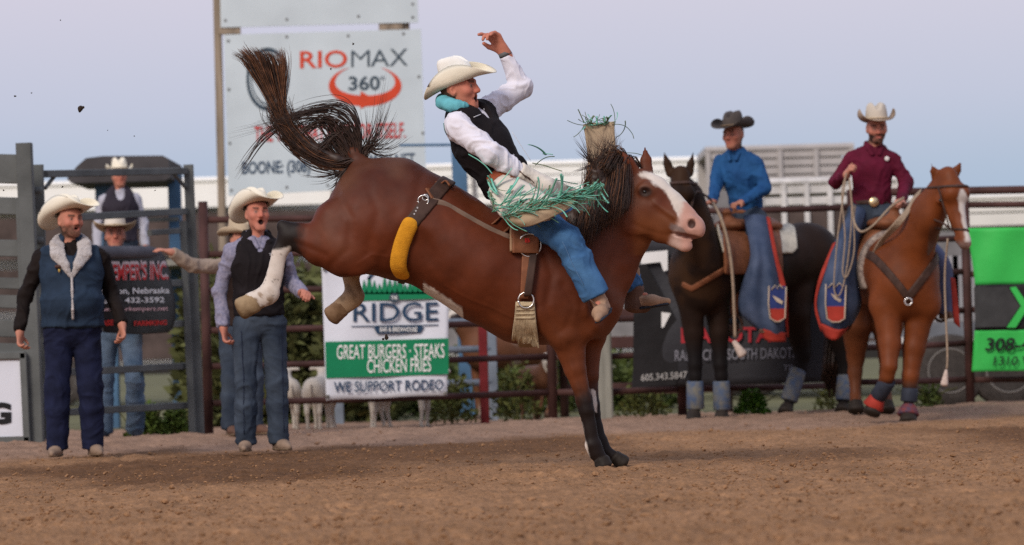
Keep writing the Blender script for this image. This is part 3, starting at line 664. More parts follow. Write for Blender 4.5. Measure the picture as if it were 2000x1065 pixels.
# ------------------------------------------------------------------ people
SKIN = mat('skin', (1, 1, 1), .6, .08, 30, .25, 150, attr=True, spec=.25)
def frame(F, U):
    F = nrm(F); S = nrm(np.cross(U, F)); U = np.cross(F, S); return np.stack([S, F, U], 1)     # columns: person's left, forward, up
def add_head(s, C, H, k=1., mouth=0., jaw=0.):
    S, F, U = H[:, 0], H[:, 1], H[:, 2]; p = lambda a, b, c: C + k * (a * S + b * F + c * U)
    t = 'head'
    s.ball(p(0, -.010, .022), (.075 * k, .094 * k, .098 * k), H, k=.02, tag=t)
    s.ball(p(0, .028, -.012), (.062 * k, .066 * k, .075 * k), H, k=.03, tag=t)
    s.ball(p(0, .022, -.062), (.055 * k, .058 * k, .042 * k), H, k=.03, tag=t)
    s.seg(p(-.012, .066, -.092 - jaw), p(.012, .066, -.092 - jaw), .024 * k, side=U, k=.035, tag=t)
    for q in (-1, 1):
        s.ball(p(q * .043, .062, -.022), (.022 * k, .022 * k, .020 * k), H, k=.025, tag=t)
        s.seg(p(q * .012, .090, .026), p(q * .046, .074, .026), .011 * k, side=U, k=.014, tag=t)
        s.ball(p(q * .032, .093, .004), (.017 * k, .014 * k, .011 * k), H, k=.012, sub=True)
        s.ball(p(q * .032, .075, .004), (.014 * k, .014 * k, .012 * k), H, k=.004, tag=t)
        s.ball(p(q * .074, -.006, -.008), (.011 * k, .020 * k, .031 * k), H, k=.008, tag=t)
        s.ball(p(q * .080, .002, -.004), (.007 * k, .010 * k, .016 * k), H, k=.006, sub=True)
    s.seg(p(0, .090, .014), p(0, .108, -.026), (.009 * k, .012 * k), (.014 * k, .014 * k), side=S, k=.012, tag=t)
    for q in (-1, 1): s.ball(p(q * .012, .098, -.031), .0095 * k, k=.008, tag=t)
    s.seg(p(-.019, .085, -.054), p(.019, .085, -.054), .0085 * k, side=U, k=.012, tag=t)
    s.seg(p(-.017, .083, -.067 - jaw), p(.017, .083, -.067 - jaw), .0095 * k, side=U, k=.012, tag=t)
    if mouth: s.ball(p(0, .092, -.061 - jaw / 2), (.019 * k, .028 * k, (.006 + .017 * mouth) * k), H, k=.006, sub=True)
    else: s.ball(p(0, .098, -.0605), (.022 * k, .012 * k, .0022 * k), H, k=.004, sub=True)
def head_colours(V, col, C, H, k=1., hair=(.05, .028, .018), beard=0., mouth=0., jaw=0., stubble=.0):
    sb = .03 if stubble < 0 else 0; stubble = max(stubble, 0)
    L = (V - C) @ H / k; a, f, u = np.abs(L[:, 0]), L[:, 1], L[:, 2]
    near = (np.linalg.norm(L, axis=1) < .19)
    n = fbm(V * 40, 2, 5)
    def mix(m, c): m = (m * near)[:, None]; col[:] = col * (1 - m) + np.asarray(c) * m
    mix(sstep(.10, .02, np.hypot(a - .045, u + .02)) * sstep(.03, .07, f) * .35, (.58, .17, .12))   # ruddy cheeks
    mix(sstep(.03, .012, np.hypot(a, u + .025)) * sstep(.08, .1, f) * .4, (.58, .16, .11))
    hb = sstep(-.002 + sb, -.03 + sb, f + .25 * (-.02 - u) * (u < -.02)) * sstep(-.085, -.06, u) * sstep(.04, .06, np.hypot(a, f)); ear = (np.hypot(f + .006, u + .008) < .036) & (a > .066)
    mix(np.where(ear, 0, np.maximum(hb, sstep(.065, .08, u + .2 * (f < 0)))), hair)
    bm = sstep(-.030, -.048, u + .5 * (a < .03) * (f > .075) * np.maximum(0, -.048 - u) * 0) * sstep(-.02, .005, f) * sstep(-.125, -.11, u)
    mous = sstep(.011, .005, np.abs(u + .045)) * (a < .032) * (f > .07)
    lip = sstep(.012, .007, np.abs(u + .061 + jaw / 2)) * (a < .023) * (f > .078)
    if beard: mix(np.clip(np.maximum(bm, mous) * beard * (.8 + .35 * n), 0, 1) * (1 - lip), hair)
    elif stubble: mix(np.clip(np.maximum(bm, mous) * stubble * (.7 + .3 * n), 0, 1) * (1 - lip), hair)
    mix(lip * .75, (.34, .085, .07))
    if mouth: mix(sstep(.015 + .014 * mouth, .010 + .010 * mouth, np.hypot(a * .8, u + .061 + jaw / 2)) * sstep(.090, .078, f) * (f > .04), (.03, .008, .008))
    mix(sstep(.009, .006, np.abs(u - .0265 - .1 * (a - .03))) * (a > .012) * (a < .052) * (f > .06) * .85, hair)
    e = np.hypot(a - .032, u - .004); mix((e < .0115) * (f > .07) * .7, (.30, .22, .19)); mix((e < .0062) * (f > .07) * .9, (.03, .02, .016))
    mix(sstep(.024, .014, e) * (f > .06) * .22, (.25, .09, .06))
def add_hand(s, w, d, n, k=1., curl=.5, side=1, spread=.0, thumb=None):
    """w wrist, d towards the fingers, n palm normal (fingers curl towards n), side +1/-1 where the thumb is along d x n"""
    d = nrm(d); n = nrm(n - d * np.dot(n, d)); t = np.cross(d, n) * side; g = 'hand'
    s.seg(w + d * .015 * k, w + d * .088 * k, (.030 * k, .017 * k), (.041 * k, .013 * k), side=t, k=.02, tag=g)
    s.seg(w - d * .03 * k, w + d * .03 * k, (.026 * k, .020 * k), (.030 * k, .017 * k), side=t, k=.02, tag=g)
    for i, (o, ln) in enumerate(((.030, .078), (.010, .086), (-.010, .080), (-.029, .063))):
        cu = curl[i] if hasattr(curl, '__len__') else curl * (1 + .06 * i)
        p = w + (d * .088 + t * o) * k; ang = 0; dd = nrm(d + t * spread * o * 10); r = .0098 * k
        for j, fr in enumerate((.44, .32, .24)):
            ang += cu * (.75, 1.0, .7)[j]; v = dd * math.cos(ang) + n * math.sin(ang); q = p + v * ln * fr * k
            s.seg(p, q, r, r * .92, side=t, k=.005, tag=g); p = q; r *= .93
    th = (.55, .75, .25) if thumb is None else thumb
    p = w + (d * .030 + t * .026) * k; v = nrm(d * th[0] + t * th[1] + n * th[2]); q = p + v * .045 * k; s.seg(p, q, .014 * k, .0115 * k, side=t, k=.012, tag=g)
    v = nrm(d * (th[0] + .35) + t * (th[1] - .35) + n * (th[2] + .15)); s.seg(q, q + v * .032 * k, .0112 * k, .009 * k, side=t, k=.006, tag=g)
FELT_WHITE = mat('hat_cream', (.80, .74, .60), .75, .05, 6, .2, 120); FELT_TAN = mat('hat_tan', (.50, .40, .28), .8, .1, 6, .2, 120); FELT_GREY = mat('hat_grey', (.075, .062, .055), .85, .15, 6, .2, 120)
STRAW = mat('hat_straw', (.84, .82, .75), .7, .06, 8, .5, 220); BAND = mat('hat_band', (.16, .11, .07), .7, .1)
def hat(par, c, H, m, bm=None, crown=.125, brim=(.115, .095), curl=.065, dip=.018, k=1., band=BAND, under=None, name='hat', lean=0.):
    S, F, U = H[:, 0], H[:, 1], H[:, 2]; n = 48; a0, b0 = .083 * k, .102 * k
    V = []; prof = [(0, 1.0), (.012, 1.0), (.035, .985), (.065, .95), (.09, .91), (.108, .86), (.120, .77), (.125, .62), (.124, .42), (.121, .2), (.12, .02)]
    for h, sc in prof:
        for i in range(n):
            th = 2 * math.pi * i / n; x, y = math.sin(th) * a0 * sc, math.cos(th) * b0 * sc; hh = h / .125
            pin = max(0, y / b0) ** 1.0 * hh ** 1.5; x *= 1 - .42 * pin; y *= 1 + .02 * hh
            z = h * crown / .125; top = sstep(.6, 1, hh)
            z -= top * .034 * math.exp(-(x / .020) ** 2) * (.65 + .35 * (y > -.06)); z += top * .010 * (-y / b0) + top * .012 * math.exp(-((abs(x) - .042) / .02) ** 2)
            if y > .02: z -= top * .018 * (y / b0)
            V.append(c + S * x + F * y + U * z)
    FF = [(i * n + j, i * n + (j + 1) % n, (i + 1) * n + (j + 1) % n, (i + 1) * n + j) for i in range(len(prof) - 1) for j in range(n)] + [tuple((len(prof) - 1) * n + j for j in range(n))]
    FF = [f[::-1] for f in FF]
    cr = obj(name, np.array(V), FF, m, par, True)
    def bp(th, t):
        sx, cy = math.sin(th), math.cos(th); bx = a0 + brim[1] * k * t; by = b0 + brim[0] * k * t
        z = curl * k * abs(sx) ** 2.2 * t ** 1.9 * (1 + lean * sx) - dip * k * cy * cy * t ** 1.4
        x = sx * bx * (1 - .30 * t * t * abs(sx) ** 2 * curl / .065)
        return c + S * x + F * (cy * by) + U * z
    T = np.linspace(0, 1, 8); A = [bp(2 * math.pi * i / n, t) for t in T for i in range(n)]; B = [p - U * .005 for p in A]; o = len(A); FF = []
    for r in range(len(T) - 1):
        for j in range(n):
            q = (r * n + j, r * n + (j + 1) % n, (r + 1) * n + (j + 1) % n, (r + 1) * n + j); FF += [q[::-1] if 0 else q, tuple(o + x for x in q[::-1])]
    e = (len(T) - 1) * n
    for j in range(n): FF.append((e + j, e + (j + 1) % n, o + e + (j + 1) % n, o + e + j)); FF.append(((j + 1) % n, j, o + j, o + (j + 1) % n))
    obj('brim', np.array(A + B), [f[::-1] for f in FF], bm or m, cr, True)
    ring = [c + S * math.sin(x) * (a0 + .002) + F * math.cos(x) * (b0 + .002) + U * .012 * k for x in np.linspace(0, 2 * math.pi, 33)]
    if band: obj('hatband', *tube(ring, .0075 * k, 6, flat=1.0), band, cr, True)
    return cr
def build_sdf(name, s, h, m, par, folds=None, it=1, post=None, box=None, smooth=True, colf=None, pad=.03):
    V, F = s.mesh(h, box=box, post=post, pad=pad)
    if it: V = relax(V, F, it, .4)
    if folds: V = cloth(V, F, *folds)
    c = colf(V) if colf else None
    return obj(name, V, F, m, par, smooth, c)
def person(label, loc, J, H, clothes, group=None, h=.0085, head_k=1., mouth=0., jaw=0., hair=(.05, .028, .018), beard=0., stubble=0., skin=(.50, .215, .145), cat='person', name='person', build=1., bodyparts=True, hand_h=None):
    """J: joints in world space; T = torso frame (columns left, forward, up)"""
    root = thing(name, label, cat, loc, group)
    T = J['T']; S, F, U = T[:, 0], T[:, 1], T[:, 2]; b = build
    def torso(s, g, k=.05, lift=0.):
        s.seg(J['pelvis'] + U * lift, J['waist'], (.150 * b + g, .112 * b + g), (.145 * b + g, .108 * b + g), side=S, k=k, cap=.4 if lift else 1, tag='torso')
        s.seg(J['waist'], J['chest'], (.145 * b + g, .110 * b + g), (.168 * (b * .5 + .5) + g, .118 * (b * .5 + .5) + g), side=S, k=k, tag='torso')
        s.seg(J['chest'], J['neck'] - U * .03, (.168 * (b * .5 + .5) + g, .115 + g), (.085 + g, .062 + g), side=S, k=k, tag='torso')
        s.seg(J['shL'] - U * .02, J['shR'] - U * .02, .050 + g * .7, side=U, k=k, tag='torso')
        for q in 'LR': s.seg(J['neck'] - U * .015, J['sh' + q] + (J['neck'] - J['sh' + q]) * .12, .046 + g * .6, .050 + g * .6, side=U, k=.04, tag='torso')
        if J.get('belly'): s.ball(J['waist'] + F * (.05 + J['belly'] * .4), (.14 * b + g, .07 + J['belly'] + g, .13), T, k=.06, tag='torso')
    def arm(s, q, g, endf=1., r=(.049, .042, .032), k=.025, w1=None):
        sh, el, wr = J['sh' + q], J['el' + q], J['wr' + q]; e2 = el + (wr - el) * endf
        s.seg(sh, el, r[0] + g, r[1] + g, side=S, k=k, tag='arm'); s.seg(el, e2, r[1] + g, (r[2] + g) if w1 is None else w1, side=S, k=k, cap=1 if endf >= 1 else .25, tag='arm')
    def leg(s, q, g, endf=1., r=(.085, .060, .042), k=.03, w1=None):
        hp, kn, an = J['hip' + q], J['kn' + q], J['an' + q]; e2 = kn + (an - kn) * endf
        s.seg(hp, kn, r[0] + g, r[1] + g, side=S, k=k, tag='leg'); m = kn + (e2 - kn) * .35
        s.seg(kn, m, r[1] + g, r[1] + .002 + g, side=S, k=k, tag='leg'); s.seg(m, e2, r[1] + .002 + g, (r[2] + g) if w1 is None else w1, side=S, k=k, cap=.2, tag='leg')
    s = Sdf(); torso(s, 0)
    add_head(s, J['head'], H, head_k, mouth, jaw)
    s.seg(J['neck'] - U * .02, J['head'] - H[:, 2] * .055 - H[:, 1] * .018, .060, .054, side=S, k=.03, tag='neck')
    for q in 'LR':
        arm(s, q, 0); leg(s, q, 0)
        hd = J['hand' + q]
        if hd: add_hand(s, J['wr' + q], hd['d'], hd['n'], hd.get('k', 1.), hd.get('curl', .45), hd.get('side', 1), hd.get('spread', 0), hd.get('thumb'))
        ft = J['toe' + q]; s.seg(J['an' + q], J['an' + q] + (ft - J['an' + q]) * .35, .022, .015, side=S, k=.02, tag='foot')
    def colf(V):
        col = np.tile(np.asarray(skin, float), (len(V), 1)) * (1 + .06 * fbm(V * 25, 2, 3))[:, None]
        head_colours(V, col, J['head'], H, head_k, hair, beard, mouth, jaw, stubble); return col
    body = build_sdf('body', s, h, SKIN, root, it=1, colf=colf)
    out = {'root': root, 'body': body, 'sdf': s}
    c = clothes
    if 'shirt' in c:
        s = Sdf(); torso(s, .014, lift=.05)
        for q in 'LR': arm(s, q, J.get('sleeve', .013), .97 if not J.get('short' + q) else J['short' + q], w1=.043)
        s.seg(J['neck'] - U * .055, J['neck'] - U * J.get('collar', .0) , .078, .068, side=S, k=.02, cap=.2)
        if J.get('open', 1): s.seg(J['neck'] + U * .05 + F * .10, J['neck'] - U * .07 + F * .115, .045, .012, side=S, k=.01, sub=True)
        out['shirt'] = build_sdf('shirt', s, h * 1.2, c['shirt'], root, folds=(.011, 10., 3, (1, 1, .9)))
    if 'jeans' in c:
        s = Sdf(); s.seg(J['pelvis'] - U * .02, J['waist'] - U * .03, (.158 * b, .122 * b), (.150 * b, .115 * b), side=S, k=.05)
        for q in 'LR': leg(s, q, J.get('baggy', .016), J.get('hem', .97), w1=J.get('hemr', .078), k=.035)
        out['jeans'] = build_sdf('jeans', s, h * 1.2, c['jeans'], root, folds=(.009, 8., 9, (.9, .9, 1.0)))
    if 'jeans' in c and J.get('seams'):
        for q, sg in (('L', 1), ('R', -1)):
            a = J['pelvis'] + S * sg * .13 * b + U * .09; e = J['pelvis'] + S * sg * .085 * b + U * .02
            pts = [on_front(out['jeans'], T, p, .001) for p in (J['pelvis'] + S * sg * .07 * b + U * .10, J['pelvis'] + S * sg * .09 * b + U * .055, J['pelvis'] + S * sg * .125 * b + U * .035)]
            obj('pocket_seam', *tube(spline(pts, 4), .0025, 5), LEATHER_DK if 0 else MATS['denim_dark'], out['jeans'], True)
            pts = [on_front(out['jeans'], T, J['hip' + q] * (1 - t) + J['kn' + q] * t + S * sg * (.055 - .03 * t), .001) for t in np.linspace(.1, .95, 5)] + [on_front(out['jeans'], T, J['kn' + q] * (1 - t) + J['an' + q] * t + S * sg * .03, .001) for t in (.3, .6, .9)]
            obj('leg_seam', *tube(spline(pts, 4), .0022, 5), MATS['denim_dark'], out['jeans'], True)
    if 'vest' in c:
        s = Sdf(); g = c.get('vest_g', .028)
        wg = g - c.get('vest_in', 0); s.seg(J['pelvis'] + U * c.get('vest_len', .0), J['waist'], (.158 * b + wg, .118 * b + wg), (.146 * b + wg, .112 * b + wg), side=S, k=.04, cap=.15)
        s.seg(J['waist'], J['chest'], (.146 * b + wg, .112 * b + wg), (.170 * (b * .5 + .5) + g, .120 * (b * .5 + .5) + g), side=S, k=.05)
        s.seg(J['chest'], J['neck'] - U * .03, (.170 * (b * .5 + .5) + g, .118 + g), (.092 + g, .070 + g), side=S, k=.05)
        vs_ = c.get('vest_sh', .86); s.seg(J['shL'] * vs_ + J['shR'] * (1 - vs_) - U * .01, J['shR'] * vs_ + J['shL'] * (1 - vs_) - U * .01, .064 + g, side=U, k=.05, cap=.25)
        if J.get('belly'): s.ball(J['waist'] + F * (.05 + J['belly'] * .4), (.145 * b + g, .075 + J['belly'] + g, .14), T, k=.06)
        nb = J['neck'] + U * .03 + F * .06
        s.ball(nb + F * .05 - U * .01, (.055, .10, .13), T, k=.02, sub=True)       # open neck
        out['vest'] = build_sdf('vest', s, h * 1.1, c['vest'], root, folds=(.009, 8., 21)); out['vest_sdf'] = s
    if 'belt' in c:
        s = Sdf(); p = J['pelvis'] + U * c.get('belt_z', .10); s.seg(p - U * .016, p + U * .016, (.166 * b, .130 * b), side=S, k=.0, cap=.06); out['belt'] = build_sdf('belt', s, h * .9, c['belt'], root, it=0)
    for q in 'LR':
        an, to = J['an' + q], J['toe' + q]; d = nrm(to - an); up = J.get('bootup' + q, U); up = nrm(up - 0 * d); ff = nrm(d - up * np.dot(d, up)); sd = np.cross(up, ff)
        s = Sdf(); sole = an - up * .088
        s.seg(an + up * .16, an - up * .01, .056, .046, side=sd, k=.02, cap=.2); s.seg(sole + up * .045 - ff * .025, sole + up * .040 + ff * .10, (.036, .045), (.043, .036), side=sd, k=.03)
        s.seg(sole + up * .040 + ff * .10, sole + up * .026 + ff * .195, (.043, .036), (.020, .020), side=sd, k=.03)
        pl = lambda D, X, Y, Z: np.maximum(D, -((X - sole[0]) * up[0] + (Y - sole[1]) * up[1] + (Z - sole[2]) * up[2] - .006))
        bt = build_sdf('boot', s, h, c['boots'], root, it=0, post=pl)
        V = []
        s2 = Sdf(); s2.seg(sole + up * .014 - ff * .035, sole + up * .014 + ff * .0, (.036, .016), side=sd, k=0, cap=.9); s2.seg(sole + up * .009 + ff * .04, sole + up * .011 + ff * .185, (.049, .011), (.030, .010), side=sd, k=.01)
        build_sdf('sole', s2, h * .6, c.get('soles', BAND), bt, it=0)
    return out
def on_front(o, T, p, lift=.0, r=.022):
    """move p along the torso's forward axis onto the front of garment o"""
    n = len(o.data.vertices); c = np.empty(n * 3, np.float32); o.data.vertices.foreach_get('co', c); c = c.reshape(-1, 3) + ORIG[o.name]
    L = (c - p) @ T; m = (np.abs(L[:, 0]) < r) & (np.abs(L[:, 2]) < r)
    return p + T[:, 1] * ((L[m, 1].max() if m.any() else 0) + lift)
def stand_joints(loc, yaw, k=1., b=1., lean=0., armL=None, armR=None, stance=.12, head_yaw=0., head_pitch=0., neck_f=.0):
    """standing pose facing the camera (yaw turns it), k scales a 1.80 m figure"""
    Rz = rotz(yaw); P = lambda x, y, z: np.asarray(loc) + Rz @ V3(x * k, y * k, z * k); D = lambda x, y, z: Rz @ V3(x, y, z)
    J = {'T': np.stack([D(1, 0, 0), D(0, -1, 0), D(0, 0, 1)], 1)}
    J['pelvis'] = P(0, 0, .95); J['waist'] = P(0, 0, 1.10); J['chest'] = P(0, -.01 - lean * .2, 1.32); J['neck'] = P(0, .005 - lean * .35, 1.51)
    J['head'] = P(0, -.03 - lean * .45 - neck_f, 1.675); a = .185 * (b * .5 + .5)
    for q, sg in (('L', 1), ('R', -1)):
        J['sh' + q] = P(sg * a, 0, 1.415); J['hip' + q] = P(sg * .095, 0, .90); J['kn' + q] = P(sg * (stance * .5 + .055), -.015, .49); J['an' + q] = P(sg * (stance + .0), .01, .095); J['toe' + q] = P(sg * (stance + .05), -.19, .03); J['hem'] = 1.07
        ar = (armL if q == 'L' else armR) or dict(el=(sg * (a + .075), .03, 1.14), wr=(sg * (a + .095), -.03, .88), d=(0, -.15, -1), n=(-sg, 0, 0))
        J['el' + q] = P(*ar['el']); J['wr' + q] = P(*ar['wr']); J['hand' + q] = dict(d=D(*ar['d']), n=D(*ar['n']), curl=ar.get('curl', .5), side=ar.get('side', sg), k=k)
    F = rotz(yaw + head_yaw) @ rotx(head_pitch) @ V3(0, -1, 0); U = rotz(yaw + head_yaw) @ rotx(head_pitch) @ V3(0, 0, 1)
    return J, frame(F, U)
DENIM_DARK = mat('denim_dark', (.010, .013, .036), .85, .35, 9, .4, 160); DENIM = mat('denim_blue', (.020, .029, .046), .85, .4, 5, .4, 160, color2=(.055, .072, .098)); DENIM_LIGHT = mat('denim_light', (.07, .12, .19), .85, .3, 7, .4, 160, color2=(.16, .22, .30))
DENIM_BRIGHT = mat('denim_bright', (.028, .085, .20), .85, .3, 8, .4, 160, color2=(.075, .19, .37))
NAVYVEST = mat('vest_navy', (.019, .034, .060), .8, .2, 10, .5, 90); BLACKSHIRT = mat('shirt_black', (.011, .007, .006), .8, .2, 8, .4, 90); SHERPA = mat('sherpa', (.47, .435, .42), .95, .12, 40, 1.0, 110, bdist=.01)
BLACKVEST = mat('vest_black', (.012, .009, .010), .85, .2, 8, .4, 90); CHECK = mat('shirt_check', (.17, .17, .25), .85, .2, 60, .3, 150, color2=(.30, .28, .36))
BOOT_TAN = mat('boot_tan', (.25, .175, .125), .75, .2, 15, .3, 60); BOOT_BROWN = mat('boot_brown', (.12, .065, .045), .7, .2, 12, .3, 60); BOOT_DARK = mat('boot_dark', (.03, .035, .05), .7, .2, 12)
LEATHER = mat('leather_brown', (.20, .075, .035), .55, .25, 12, .3, 60); LEATHER_DK = mat('leather_dark', (.055, .03, .022), .55, .3, 12, .3, 60)
BRASS = mat('brass', (.70, .55, .32), .35, .1, metal=.9); CHROME = mat('chrome_ring', (.72, .70, .66), .25, .1, metal=.9)
# --- the man in the navy vest
def man1():
    loc = V3(*G(148, 894)); loc[2] = float(zg(loc[0], loc[1]))
    yaw = R(8); b = 1.24
    J, H = stand_joints(loc, yaw, 1.04, b, stance=.125, head_yaw=R(26), head_pitch=R(-2),
        armR=dict(el=(-.325, .05, 1.16), wr=(-.37, -.03, .90), d=(0, -.2, -1), n=(.8, -.5, 0), curl=.75), armL=dict(el=(.29, .08, 1.16), wr=(.345, -.10, .93), d=(.1, -.35, -1), n=(-.9, -.3, 0), curl=.7))
    J['belly'] = .055; J['hemr'] = .080; J['baggy'] = .026
    o = person('bearded man standing in cream hat and navy vest with fleece collar', loc, J, H, dict(shirt=BLACKSHIRT, jeans=DENIM_DARK, vest=NAVYVEST, vest_len=-.02, vest_sh=.95, vest_g=.034, boots=BOOT_TAN), build=b, beard=.85, hair=(.06, .033, .02), head_k=1.1, mouth=.1)
    T = J['T']; S, F, U = T.T[0], T.T[1], T.T[2]; N = J['neck']; r = o['root']
    # fleece collar and its trim down the front
    onto = lambda p: on_front(o['vest'], T, p, .004)
    def shell(pts, rad, name, m, par, h=.008):
        pts = [onto(p) if i >= 2 else p for i, p in enumerate(pts)]; s = Sdf(); s.chain(pts, rad, side=F, k=.012); return build_sdf(name, s, h, m, par, folds=(.004, 30., 5))
    for q in (-1, 1):
        pts = [N - F * .075 + U * .045, N + S * q * .075 - F * .03 + U * .04, N + S * q * .10 + F * .05 - U * .005, N + S * q * .10 + F * .105 - U * .075, N + S * q * .045 + F * .16 - U * .16, N + S * (.0 + q * .012) + F * .19 - U * .24]
        shell(pts, [(.026, .034), (.026, .040), (.022, .055), (.018, .055), (.016, .035), (.012, .014)], 'fleece_collar', SHERPA, o['vest'])
    s = Sdf(); s.chain([onto(p) for p in (N + F * .19 - U * .22, J['chest'] + F * .180 - U * .05, J['waist'] + F * .222 + U * .08, J['waist'] + F * .228 - U * .06, J['pelvis'] + F * .195 + U * .03)], [(.010, .010)] * 5, side=S, k=.01); build_sdf('front_trim', s, .006, SHERPA, o['vest'])
    p = onto(J['chest'] - S * .09 + U * .03); obj('chest_badge', *tube([p - S * .03, p + S * .03], [.012, .012], 8), mat('badge_brown', (.08, .04, .03), .8), o['vest'], True)
    obj('badge_emblem', *tube([p - U * .02 + F * .008, p - U * .045 + F * .008], [.009, .004], 8), mat('badge_gold', (.5, .33, .08), .6), o['vest'], True)
    hat(r, J['head'] + H[:, 2] * .060 - H[:, 1] * .014, frame(H[:, 1] * .97 + V3(.30, 0, .30), H[:, 2] + V3(-.1, .2, 0)), FELT_WHITE, crown=.13, brim=(.14, .125), curl=.10, dip=.035, k=1.14, band=FELT_WHITE)
man1()
def man2():
    loc = V3(*G(513, 884)); loc[2] = float(zg(loc[0], loc[1]))
    yaw = R(14); b = .98
    J, H = stand_joints(loc, yaw, 1.045, b, stance=.115, head_yaw=R(6), head_pitch=R(-6),
        armR=dict(el=(-.265, .06, 1.15), wr=(-.255, .00, .885), d=(.1, -.1, -1), n=(.8, -.5, 0), curl=.8), armL=dict(el=(.255, .10, 1.20), wr=(.285, -.15, 1.11), d=(.1, -1, .05), n=(-.3, -.2, -.9), curl=.8))
    J['hemr'] = .076; J['seams'] = 1
    o = person('shouting man in cream hat, black vest and checked shirt behind the kicking hooves', loc, J, H, dict(shirt=CHECK, jeans=DENIM, vest=BLACKVEST, vest_len=.02, boots=BOOT_TAN), build=b, hair=(.05, .025, .015), mouth=.8, jaw=.014, stubble=-1, skin=(.53, .21, .145), head_k=1.08)
    T = J['T']; S, F, U = T.T[0], T.T[1], T.T[2]; N = J['neck']; r = o['root']
    for q in (-1, 1):
        s = Sdf(); s.chain([N - F * .06 + U * .04, N + S * q * .066 - F * .01 + U * .035, N + S * q * .055 + F * .075 - U * .01, N + S * q * .02 + F * .11 - U * .075], [(.012, .026), (.012, .026), (.010, .03), (.008, .02)], side=F, k=.01); build_sdf('shirt_collar', s, .007, CHECK, o['shirt'])
        s = Sdf(); s.chain([N - F * .075 + U * .045, N + S * q * .088 - F * .02 + U * .03, N + S * q * .075 + F * .08 - U * .03, N + S * q * .012 + F * .135 - U * .14], [(.014, .030), (.014, .030), (.012, .03), (.010, .016)], side=F, k=.01); build_sdf('vest_collar', s, .007, BLACKVEST, o['vest'])
    p = on_front(o['vest'], T, J['chest'] + S * .10 + U * .06, .006) - S * .04; text('TITAN', p, S, U, .075, .018, mat('thread_white', (.6, .6, .62), .7), o['vest'], 'chest_lettering', .03)
    obj('zip_pull', *tube([N + F * .155 - U * .15, N + F * .165 - U * .19], [.006, .004], 6), CHROME, o['vest'])
    hat(r, J['head'] + H[:, 2] * .064 - H[:, 1] * .014, frame(H[:, 1] + V3(.34, 0, .26), H[:, 2] + V3(-.1, .2, 0)), FELT_WHITE, crown=.13, brim=(.135, .12), curl=.10, dip=.035, k=1.12, band=FELT_WHITE)
man2()
def man3():      # behind the gate, under the banner
    loc = V3(*W(236, 868, 32.55)); loc[2] = float(zg(loc[0], loc[1]))
    J, H = stand_joints(loc, R(2), 1.07, 1.15, stance=.13, head_yaw=R(5), head_pitch=R(-6), armL=dict(el=(.30, .12, 1.2), wr=(.2, .15, 1.0), d=(-.5, 0, -.5), n=(-1, 0, 0)), armR=dict(el=(-.30, .12, 1.2), wr=(-.2, .15, 1.0), d=(.5, 0, -.5), n=(1, 0, 0))); J['belly'] = .05
    J['knL'] = J['knL'] + V3(.02, -.1, 0); J['anL'] = J['anL'] + V3(-.02, .1, 0)
    o = person('man in tan brimmed hat leaning behind the gate above the black banner', loc, J, H, dict(shirt=BLACKSHIRT, jeans=DENIM_LIGHT, boots=BOOT_DARK), build=1.15, h=.010, hair=(.12, .08, .06), head_k=1.12)
    hat(o['root'], J['head'] + H[:, 2] * .068, frame(H[:, 1], H[:, 2]), mat('hat_pale', (.66, .60, .52), .8, .06), FELT_TAN, crown=.12, brim=(.11, .135), curl=.055, dip=.008, k=1.15, band=FELT_TAN)
man3()
def man4():      # on the stand deck
    t = W(232, 307, 39.8); loc = V3(t[0], 39.8, t[2] - 1.80)
    J, H = stand_joints(loc, R(10), .95, .9, head_yaw=R(5))
    o = person('man in cream hat and dark vest up on the stand between blue columns', loc, J, H, dict(shirt=mat('shirt_white', (.42, .42, .48), .8, .06, 8, .3, 90), vest=mat('vest_dark', (.03, .025, .035), .8), jeans=DENIM, boots=BOOT_BROWN), h=.012)
    hat(o['root'], J['head'] + H[:, 2] * .072, H, FELT_WHITE, crown=.12, brim=(.11, .10), curl=.06, k=1.02)
man4()
def man5():      # hidden behind the man in the black vest, arm on the gate
    loc = V3(*W(475, 864, 30.6)); loc[2] = float(zg(loc[0], loc[1]))
    A = lambda px, py, Y: np.asarray(W(px, py, Y))
    J, H = stand_joints(loc, R(30), .955, 1.0, stance=.11, head_yaw=R(20))
    J['shR'] = A(440, 520, 30.4); J['elR'] = A(375, 520, 30.1); J['wrR'] = A(335, 493, 29.95); J['handR'] = dict(d=A(300, 484, 29.9) - A(335, 493, 29.95), n=V3(0, .3, -1), curl=.3, side=-1, k=.9)
    o = person('person mostly hidden behind the shouting man, tan sleeve stretched to the gate', loc, J, H, dict(shirt=mat('shirt_tan', (.33, .25, .19), .85, .12, 8, .4, 90), jeans=DENIM, vest=mat('vest_brown', (.035, .022, .018), .9), boots=BOOT_BROWN), h=.011)
    hat(o['root'], J['head'] + H[:, 2] * .07, H, FELT_TAN, crown=.115, brim=(.10, .09), curl=.05)
man5()
